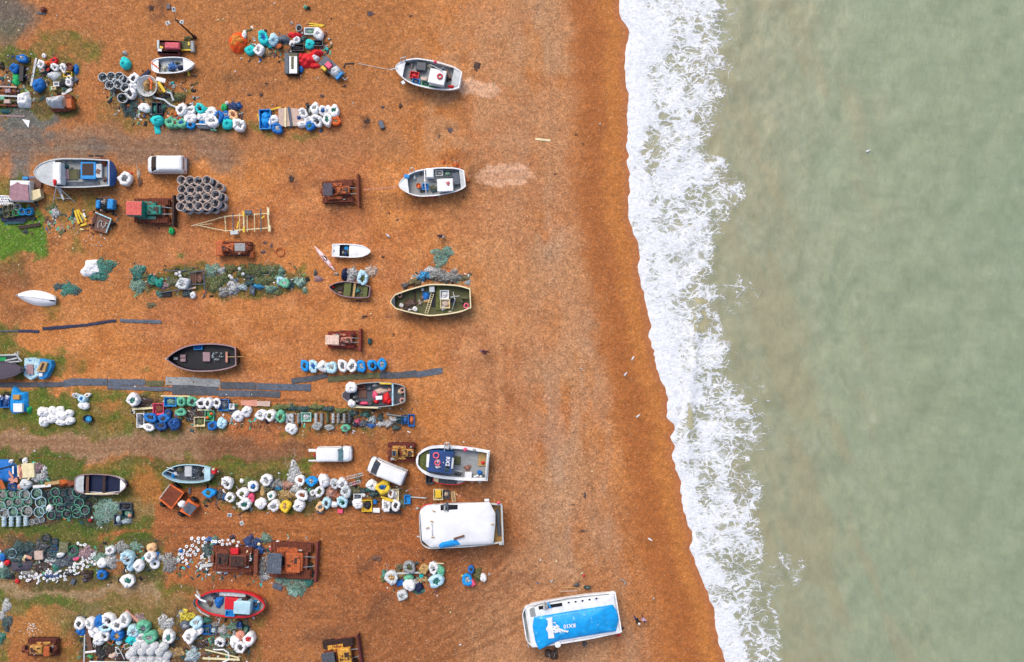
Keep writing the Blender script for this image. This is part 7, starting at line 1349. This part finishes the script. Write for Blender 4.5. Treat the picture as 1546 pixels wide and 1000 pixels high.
clutter(b, [('n', 538, 439, 11, 9, 'seagreen'), ('n', 515, 437, 12, 9, 'dbrown'), ('t', 503, 433.5, 5, 4, 'red'), ('n', 514, 442, 10, 4, 'pinkish'), ('n', 549, 443, 8, 5, 'olive')], 'b16'); planks("524 455.5 560 455.5 1.2 brown;538 454 546 455 2 dbrown", 'U')
b = Boat('dinghy', 'small white dinghy loaded with blue net and navy sheet', (294.5, 97), (229, 100), 24, .9, [(0, .42), (.06, .72), (.15, .90), (.35, 1), (.6, .95), (.78, .75), (.9, .42), (1, .03)], 'white', 'lgrey', 'lgrey', 'white', .4, .73, .16, 'white', 'white', rw=.09); LM['b17'] = "in the white dinghy"
clutter(b, [('n', 260, 100, 15, 13, 'blue'), ('t', 273, 102, 12, 8, 'navy'), ('n', 267, 95, 7, 5, 'moss'), ('n', 248, 103, 8, 8, 'cream'), ('n', 240, 99, 4, 14, 'brown'), ('n', 262, 107, 16, 3, 'navy')], 'b17'); b.pt('tiller', [(228, 95, 1.0), (240, 104, 1.0)], .05, 'orange'); planks("284 107 285.5 115 3 yellow;287 105 288 108 2 dteal", 'b17', z=.1); planks("227 93.5 237 101 1.4 orange", 'b17', z=1.02)
# 16 wrecks at the left edge
b = Boat('fishing_boat', 'grey-framed boat with dark hull cut by the picture edge', (36, 558), (-60, 562), 26, 1.3, PR_FULL, 'dgrey', 'dgrey', 'black', 'purple', .8, rw=.08); b.cover(0, .97, 'purple', 'dark_cover', dz=.02, m=cloth('purple'))
t = thing('gantry', 'jumble of grey tubes and green panel above the dark hull', 'frame', 14, 542);  # loose boat-frame tubes in a jumble, not a gantry
for pts in ([(-10, 537, .8), (25, 536, .9), (30, 546, .8), (-10, 549, .8)], [(22, 533, .9), (33, 546, .7)], [(-5, 552, .7), (24, 550, .7)], [(8, 545, .9), (26, 541, .9)], [(27, 531, .9), (27, 541, .8)]): MB().ptube(pts, .10).build('tube', paint('lgrey'), t)
MB().pbox(3, 542, 12, 6, .5, .6).build('green_panel', plas('emerald'), t); MB().pbox(8, 543, 34, 12, .1, .5, 2, .1).build('underframe', mat('dgrey'), t)
t = thing('wrecked_boat', 'pale blue wreck holding a pallet and slatted wooden box', 'boat', 57, 556)
MB().pprism([(37, 541), (48, 540), (60, 543), (58, 567), (46, 574), (36, 567)], 0, .7).build('stern_half', worn('pale', 'blue', .6), t); MB().pprism([(60, 541.5), (77, 545), (78, 553), (70, 569), (64, 573), (59, 572)], 0, .8).build('bow_half', worn('bright', 'slate', .3), t)
MB().pprism([(62, 546), (71, 548), (67, 562), (55, 561)], .8, 1.2).build('wooden_box', wood('tan'), t); MB().pprism([(64, 548), (67.5, 549), (63, 560), (59.5, 559)], 1.205, 1.22).build('box_gap', mat('dbrown'), t); MB().pbox(45, 558, 10, 15, .7, .85, 3).build('pallet', wood('mauve'), t); MB().pbox(61, 566, 5, 5, .85, 1.1).build('white_cap', plas('white'), t)
# ================================================================== BULLDOZERS AND OTHER PLANT
dozer('rusty bulldozer with dark square roof roped to the boat', 509, 289, 46, 32, 2, 'rusto', 'purple', 'rust', cab=True, roofc='brown', bw=1.55)[0]
o, p, bx = dozer('bulldozer with salmon-red cab roof and green bonnet', 227, 318, 52, 35, -1, 'seagreen', (225, 100, 90), 'rust', roofc=(190, 70, 65), cl=.44, cx=-.30, rh=2.5, bw=1.35, bladec='dbrown', hx=.14, hoodw=.40); mb = MB(); bx(mb, -.30 * 52 / S, 0, 1.3, 2.45, 52 / S * .46, 35 / S * .62, .05); mb.build('cab', worn('seagreen', 'rust', .3), o)
o, p, bx = dozer('orange-rust wheeled loader with grey cab', 355, 375, 46, 20, 180, 'rusto', 'grey', 'rust', False, True, cx=-.26, cl=.34, roofc='dbrown', rh=2.1, hoodw=.5); o['category'] = 'loader'; o.name = 'wheel_loader'; mb = MB(); bx(mb, 46 / S * .5, 0, .2, 1.1, .9, 23 / S, .12); mb.build('bucket', worn('rusto', 'dbrown', .4), o)
mb = MB(); bx(mb, 46 / S * -.5, .7, .1, .8, .5, .9, .1); mb.build('rear_wheel', worn('rusto', 'dbrown', .5), o)
dozer('small red bulldozer with whitish pink roof near bag row', 515, 513.5, 40, 24, -1, 'pinkish', (245, 205, 185), (140, 50, 35), roofc='pinkish', cl=.5, cx=-.24, bw=1.45, bladec=(140, 55, 40))
t = thing('towed_winch', 'small black winch on thin drawbar behind red bulldozer', 'winch', 557.6, 515.5); MB().pbox(557.6, 515.5, 5, 9, 0, .5, 0, .1).build('drum', mat('dteal'), t); MB().ptube([(541, 513, .3), (555, 515, .3), (541, 519, .3)], .03).build('drawbar', mat('brown'), t)
o, p, bx = dozer('rusty bulldozer with yellow engine parked at the workboat bow', 606, 683.5, 40, 27, 0, 'ochre', 'slate', (115, 45, 35), False, False, hx=.26, hoodw=.4); mb = MB(); bx(mb, -.8, 0, 1.5, 1.6, .55, .6, .04); mb.build('blue_seat_pad', plas('slate'), o)
for _ in range(7): mb = MB(); bx(mb, R0.uniform(.2, 1.6), R0.uniform(-.4, .4), 1.55, 1.75, .22, .2, .04); mb.build('engine_part', worn(R0.choice(['ochre', 'rusto', 'cream', 'dbrown']), 'rust', .4), o)
o, p, bx = dozer('dark rusty bulldozer under scattered floats carrying a red box', 350, 845, 60, 38, -2, 'rust', 'brown', 'rust', False, False, hx=.18, hoodw=.44); mb = MB(); bx(mb, 60 / S * .18, 0, 1.56, 1.66, 1.6, 38 / S * .40, .06); bx(mb, -.9, .2, 1.5, 1.6, 1.4, 1.3, .03); mb.build('top_plate', mat('dbrown', .8, .4, 1.5, dirt='rust', damt=.5, fine=.3), o); mb = MB(); bx(mb, 2.9, -.2, .2, 1.1, .5, 2.9, .05); mb.build('front_frame', RUST(), o)
boxthing(353.7, 833, 12, 9, 1.1, 1.45, 0, 'red', 'bright red box riding on the dark rusty bulldozer'); heap(322, 840, 6, 20, 'olive', 'H', .3, z=.4)
o, p, bx = dozer('orange-brown bulldozer with grey roof panel and red-brown blade', 438, 847, 62, 52, -3, 'rusto', 'slate', 'rust', roofc='grey', cl=.34, cx=-.30, hx=.12, hoodw=.5, bw=1.18, bladec=(120, 50, 45)); mb = MB(); bx(mb, .6, -.9, 1.55, 1.75, 1.6, .5, .03); bx(mb, 1.2, -.3, 1.5, 1.7, .4, 1.6, .03); mb.build('top_frame', worn('rusto', 'orange', .4), o)
o, p, bx = dozer('yellow digger-bulldozer with orange cab in sandy plot', 62, 979, 44, 25, 180, 'ochre', 'rusto', (105, 45, 30), False, True, cx=-.34, cl=.2, hx=.10, hoodw=.48, rh=1.9, roofc='yellow'); mb = MB(); bx(mb, 44 / S * .5, .5, .4, .7, 1.3, .2, .02); bx(mb, 44 / S * .66, .3, .2, .7, .4, .8, .03); mb.build('boom', RUST(), o)
dozer('yellow bulldozer with dark cab roof cut by picture edge', 512, 990, 46, 44, 8, (235, 170, 60), 'dgrey', 'dbrown', roofc='slate', cl=.42, cx=-.26, hx=.2, hoodw=.5, bw=1.25, bladec=(95, 35, 35))
# dumper and trailers
t = thing('dumper_skip', 'square rusty skip trailer with orange rim beside dumper', 'trailer', 259, 748, -35); c4 = [(257, 731.5), (277, 744.5), (259, 768.5), (240.5, 753.5)]
MB().pprism(c4, .3, 1.1).build('body', worn('rusto', 'rust', .5), t); MB().pprism([(257 + (x - 258.5) * 0 + (x - 257), y) if 0 else (258.4 + (x - 258.4) * .86, 749.6 + (y - 749.6) * .86) for x, y in c4], 1.105, 1.13).build('floor', mat('rust', .85, .2, 2), t)
for i in range(4):
    a, c_ = c4[i], c4[(i + 1) % 4]; MB().ptube([(a[0], a[1], 1.15), (c_[0], c_[1], 1.15)], .09).build('rim', worn('orange' if i != 3 else 'beige', 'rust', .4), t)
for (x, y) in ((267, 733), (246, 762)): q = W(x, y, .4); MB().torus(tuple(q), .30, .15, 14, 7, axis='y', a=math.radians(-35)).build('wheel', mat('black'), t)
t = thing('dumper', 'orange dumper with grey tray and black wheel', 'dumper', 286, 765, -35); MB().pprism([(284, 753), (299, 765), (287, 780), (271, 772)], .3, 1.0).build('body', worn('orange', 'rust', .3), t); MB().pprism([(283, 759), (297, 766), (287, 778), (276, 771)], 1.0, 1.25).build('tray', mat('slate', .7, .3, 2, dirt='brown', damt=.4), t)
for (x, y) in ((294, 754), (274, 776)): q = W(x, y, .4); wv = MB().torus(tuple(q), .32, .17, 16, 8, axis='y', a=math.radians(-35)).build('wheel', mat('black'), t)
MB().ptube([(277, 747, .6), (282, 757, .8)], .06).build('drawbar', mat('dbrown'), t); heap(273.6, 762, 12, 11, 'white', 'on the orange dumper', .4, 0, 'tarp', z=1.0); planks("287 736 286 746 3 slate", 'beside the pale blue open boat', z=.1)
t = thing('dumper', 'blue dumper laden with dark gear near green bulldozer', 'dumper', 158, 310, -8)
MB().pbox(158, 309, 26, 17, .35, .8, -6, .08).build('chassis', mat('black'), t); MB().pbox(147, 308, 6, 12, .6, 1.3, -6, .1).build('front_panel', worn('bright', 'white', .3), t); MB().pbox(166, 308, 9, 15, .6, 1.5, -6, .08).build('seat_box', worn('bright', 'dblue', .3), t); MB().ptube([(150, 300, 1.3), (160, 297.5, 1.6), (167, 300, 1.4)], .05).build('roll_bar', mat('slate'), t)
for (x, y) in ((173, 310), (150, 317), (166, 318), (150, 301)): q = W(x, y, .35); wv = MB().torus(tuple(q), .27, .14, 14, 7, axis='y').build('wheel', mat('black'), t); MB().torus(tuple(q), .10, .08, 10, 6, axis='y').build('hub', plas('red'), wv)
heap(156, 305, 9, 8, 'beige', 'on the blue dumper', .3, z=.82); heap(156, 313, 12, 8, 'black', 'on the blue dumper', .4, z=.82); heap(153, 318, 6, 4, 'pinkish', 'on the blue dumper', .3, z=.8)
t = thing('box_trailer', 'open brown trailer with pale blue edge and white rope', 'trailer', 154, 335, -20); c4 = [(144, 321), (168, 331), (160, 352), (137, 346)]
MB().pprism(c4, .3, .5).build('bed', worn('brown', 'dbrown', .4), t)
for i, cc_ in enumerate(['pale', 'pale', 'rust', 'rust']): a, q = c4[i], c4[(i + 1) % 4]; MB().ptube([(a[0], a[1], .75), (q[0], q[1], .75)], .08).build('side_rail', worn(cc_, 'rust', .3), t)
q = W(170, 338, .35); wv = MB().torus(tuple(q), .27, .14, 14, 7, axis='y').build('wheel', mat('black'), t); MB().torus(tuple(q), .11, .1, 10, 6, axis='y').build('hub', plas('red'), wv); q = W(139, 340, .35); MB().torus(tuple(q), .27, .14, 14, 7, axis='y').build('wheel', mat('black'), t)
solo(MB().ptube([(148, 344, .58), (148, 337, .6), (151, 333, .6), (154, 334, .6), (153, 340, .6), (156, 344, .6), (159, 341, .6), (160, 336, .6), (162, 338, .6)], .05), 'rope', plas('lgrey'), 'white rope snaking in the open brown trailer', 'rope')
# pinkish boxy carrier
t = thing('carrier', 'boxy carrier with dusky pink roof and cream front', 'carrier', 35, 289); MB().pbox(29, 288, 30, 31, .4, 1.5, -1, .12).build('body', paint('white'), t); MB().pprism([(15, 281), (22, 278), (26, 275), (31, 278), (42, 279), (44, 303), (18, 303), (14, 298)], 1.5, 1.65).build('roof', mat((170, 130, 140), .7, .15, 2), t); MB().pprism([(44, 289), (60, 285), (62, 297), (52, 302), (44, 303)], .4, 1.1).build('front', mat('cream', .6, .15, 2, dirt='tan', damt=.3), t); MB().pbox(53, 276, 18, 15, .2, .45, -3).build('deck_plate', mat('brown'), t)
for x in (38, 48): MB().pbox(x, 269, 8, 4, .2, .4).build('blue_bracket', plas('bright'), t)
for x, y in ((18, 303), (38, 304), (20, 273), (42, 273)): q = W(x, y, .3); MB().torus(tuple(q), .25, .12, 12, 6, axis='y').build('wheel', mat('black'), t)
# white perforated rack and pots by it
t = thing('perforated_rack', 'white rack full of round holes at the grass edge', 'rack', 9, 303); MB().pbox(9, 303, 21, 15, .05, .3, -5, .05).build('base', plas('white'), t)
mb = MB()
for i in range(6):
    for j in range(4): q = W(1 + i * 3.3 + (j % 2) * 1.6, 297.5 + j * 3.7, .33); mb.torus(tuple(q), .10, .03, 10, 5)
mb.build('hole_rim', plas('white'), t); mb = MB()
for i in range(6):
    for j in range(4): q = W(1 + i * 3.3 + (j % 2) * 1.6, 297.5 + j * 3.7, .305); mb.lathe((q.x, q.y, .302), [(.085, 0), (0.001, .004)], 10)
mb.build('hole', mat('black'), t)
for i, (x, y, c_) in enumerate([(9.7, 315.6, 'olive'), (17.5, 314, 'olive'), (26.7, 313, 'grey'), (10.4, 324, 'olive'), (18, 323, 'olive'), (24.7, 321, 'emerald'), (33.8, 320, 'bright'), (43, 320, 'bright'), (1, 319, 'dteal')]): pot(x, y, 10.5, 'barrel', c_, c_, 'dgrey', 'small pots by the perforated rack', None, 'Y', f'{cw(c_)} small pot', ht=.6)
# boat cradle trailer
t = thing('boat_trailer', 'long bare boat trailer of rusty cream bars', 'trailer', 350, 335)
def bar(nm, a, c_, r=.05, m=None): MB().ptube([a, c_], r).build(nm, m or worn('cream', 'rusto', .45), t)
bar('drawbar', (288.5, 341.5, .45), (340, 327, .5)); bar('drawbar', (296, 340, .45), (341, 349, .5)); bar('drawbar', (302, 340, .45), (320, 338, .45), .04); bar('side_beam', (340, 327, .5), (406, 322.5, .5), .07); bar('side_beam', (340, 349, .5), (406, 344.5, .5), .07); bar('cross_bar', (339.5, 326, .52), (341, 350, .52), .06)
for x, r in ((351.5, .07), (361.6, .04), (368, .11), (373, .05), (384, .05), (393.6, .08)): bar('cross_bar', (x, 322 if x != 393.6 else 316, .55), (x + .5, 350, .55), r, worn('slate', 'brown', .3) if x in (351.5, 393.6) else None)
bar('end_bar', (404, 313, .6), (406.5, 350, .6), .11); MB().pbox(405, 320, 2.6, 10, .5, .8).build('roller_post', worn('cream', 'rusto', .2), t); MB().pbox(407, 345, 2.6, 9, .5, .8).build('roller_post', worn('cream', 'rusto', .2), t)
for x, y in ((354, 349), (374, 322)): q = W(x, y, .3); MB().torus(tuple(q), .22, .1, 12, 6, axis='y').build('wheel', mat('black'), t)
MB().pbox(367.5, 323, 3, 8, .6, .75).build('yellow_pad', plas('yellow'), t); MB().pbox(368, 347, 3, 8, .6, .75).build('yellow_pad', plas('yellow'), t)
boxthing(374.5, 320.6, 11, 6, .62, .9, -2, 'slate', 'grey tray resting on the bare boat trailer'); boxthing(353.5, 351.5, 12, 6, .62, .85, 6, 'lgrey', 'white board resting on the bare boat trailer edge'); plank(358, 345, 360.5, 334, 2, 'yellow', 'on the bare boat trailer', z=.62); plank(395, 330, 399.5, 326, 2, 'yellow', 'on the end of the bare boat trailer', z=.62)
# rusty crawler and raft of the top left: red crawler by the small dinghy
t = thing('crawler', 'dark red crawler with pink-red bonnet above the dinghy', 'crawler', 256, 71)
for y in (63, 79.5): MB().pbox(254, y, 35, 5.5, 0, .8, -2, .2).build('track', mat((95, 35, 38), .8, .4, 2.5, dirt='black', damt=.4, fine=.4), t)
MB().pbox(254, 71, 34, 13, .3, .9, -2, .05).build('chassis', mat((90, 38, 38), .8, .3), t); MB().pbox(259.5, 68.5, 22, 9.5, .9, 1.4, -1, .1).build('bonnet', worn((215, 90, 105), 'rust', .3), t); MB().pbox(238.5, 67, 3.6, 13, .9, 1.1, 0, .04).build('grey_panel', plas('lgrey'), t); MB().pbox(243.5, 71.5, 5, 3, .9, 1.1, -25, .02).build('yellow_pad', plas('yellow'), t); MB().pbox(241, 75.5, 6, 4, .9, 1.05, -8, .02).build('white_pad', plas('white'), t)
t = thing('trailer_frame', 'low mossy trailer frame with yellow side hitched to crawler', 'trailer', 283, 70); MB().pbox(280, 69, 16, 14, .2, .3, 0).build('bed', mat('olive', .8, .3), t); MB().pbox(280, 75.5, 16, 2, .3, .4).build('side', worn('yellow', 'brown', .3), t); MB().pbox(290, 70, 6, 17, .2, .6, 2, .1).build('end_drum', paint('grey'), t); MB().pbox(285, 66, 2.5, 5, .3, .4).build('yellow_bracket', plas('yellow'), t)
heap(284, 58, 16, 8, 'moss', 'beside the red crawler', .5, .2, 'weed')
# ================================================================== VANS
van('white panel van parked alone beside the muddy lane', 248, 247, 58, 26, 180, ws=.21, glass=(42, 46, 54))
van('white van with dark windows angled beside the net row', 583, 712.7, 59, 25, 158, ws=.19, glass=(60, 66, 78))
o, X_, q = van('white pickup van with white boards sticking out behind', 503.5, 687, 53, 23, 1, name='pickup', cat='pickup', hood=.23, h=1.75, ws=.13, glass=(120, 165, 170)); LM['pk'] = "sticking out behind the white pickup"
planks("466 680 477 680 4 white;466 695.5 477 695.5 2.4 white", 'pk', z=1.0); heap(474.5, 688, 5, 8, 'red', 'pk', .3, z=.9)
# ================================================================== LAMPS
def lamp(label, base, top, heads, z):
    t = thing('lamp_post', label, 'lamp post', *base); p = W(*base, 0); q = p.copy(); q.z = z   # stands plumb; leans outward only by perspective
    MB().lathe((p.x, p.y, 0), [(.22, 0), (.22, .35), (.12, .45), (.08, z), (0.001, z + .1)], 12).build('pole', mat('dbrown', .6), t)
    for dx, dy in heads:
        e = Vector((q.x + dx, q.y + dy, z + .35)); MB().tube([(q.x, q.y, z), tuple(e)], .03, 6).build('bracket', mat('dgrey'), t); a = math.atan2(dy, dx)
        h = MB().box(tuple(e + Vector((dx, dy, 0)).normalized() * .15), (.5, .42, .14), a, .2, .04).build('lamp_head', paint('lgrey'), t); MB().box(tuple(e + Vector((dx, dy, 0)).normalized() * .17 + Vector((0, 0, .085))), (.2, .2, .03), a, .2).build('top_plate', mat('slate'), h)
lamp('tall dark lamp post with three white heads near the crawler', (294.5, 57), None, [(-.05, .85), (-.62, -.45), (.72, -.35)], 5.6)
lamp('lamp post with two white heads rising beside bulk bags', (374, 769), None, [(-.85, .05), (.35, -.75)], 3.0)
# ================================================================== PEOPLE AND GULLS
person('person in dark purple coat carrying a white bag, walking alone', 664.5, 357, -35, (58, 36, 62), (44, 26, 34), (35, 24, 20), hat=None, lean=.30, step=.42, sh=1.06, arm=(.3, -.15))
t = solo(MB().box((0, 0, 0), (.01, .01, .01)), 'x', mat('white'), None, None) if 0 else None
p_ = W(669.5, 357.5, .4); mb = MB(); mb.lathe((p_.x, p_.y, .18), [(.10, 0), (.16, .15), (.15, .38), (.06, .48), (0.001, .5)], 12).tube([(p_.x - .04, p_.y, .66), (p_.x - .05, p_.y + .03, .78)], .012, 5); solo(mb, 'carrier_bag', plas('white'), 'white bag held by the person in the purple coat', 'bag', smooth=True)
person('person in dark red coat and pale trousers crossing open shingle', 729.5, 530, -30, (72, 16, 34), (110, 100, 160), (30, 18, 16), lean=.32, step=.46, sh=1.06, arm=(.34, -.15))
t = person('person in black jacket and blue trousers near the blue-roofed boat', 959.5, 931, -60, (25, 22, 28), (30, 60, 140), (240, 236, 232), hat='white', lean=.26, step=.30)
person('person in pale lilac coat beside the one in blue trousers', 970, 930, -95, (190, 170, 205), (110, 60, 90), (70, 40, 35), lean=.1)
for i, (x, y, a, lb) in enumerate([(955, 541, 60, 'white gull standing highest on the wet shingle'), (944, 565, 55, 'white gull between two others on wet shingle'), (963, 628, 45, 'white gull nearest the surf, below two others'), (981, 814, -30, 'white gull alone low down near the waterline'), (586, 356, 140, 'gull standing on orange shingle near white speedboat')]): gull(x, y, a, lb)
t = gull(1309, 229, 30, 'lone gull floating on the green sea', z=-.55)
scr = [(878, 557), (906, 187), (816, 846), (894, 712), (28, 46), (33, 37), (9, 4), (86, 24), (329, 30), (337, 29), (364, 88), (355, 108), (416, 121), (480, 118), (453, 114), (533, 156), (414, 5), (106, 100), (196, 150), (12, 84), (110, 375), (152, 371), (145, 371), (158, 360), (28, 400), (85, 348), (90, 358), (126, 318), (560, 474), (380, 596), (204, 584), (342, 596), (153, 797), (460, 640), (585, 888), (680, 925), (695, 974), (987, 904), (800, 700), (840, 848), (700, 668), (660, 900), (90, 690), (52, 681), (36, 648), (310, 775), (404, 775), (365, 780)]
for i, (x, y) in enumerate(scr): solo(mound(x, y, 3.2, 2.4, .12, i + 400, i * 40, 0, .4, nr=3, ns=9), 'scrap', plas(R0.choice(['white', 'white', 'lgrey', 'cream'])), 'tiny pale scrap of litter on the ground', 'litter', 'pale scraps of litter')
for i in range(60):
    x, y = (48 + R0.gauss(0, 8), 950 + R0.gauss(0, 5)) if i < 34 else (60 + R0.random() * 90, 340 + R0.random() * 40) if i < 50 else (440 + R0.random() * 180, 650 + R0.random() * 8)
    solo(mound(x, y, 2.0, 1.6, .08, i + 500, i * 40, 0, .4, nr=2, ns=7), 'shell', plas('white'), 'white shell scattered on the ground', 'shell', 'white shells in small scatters')
finish_labels()
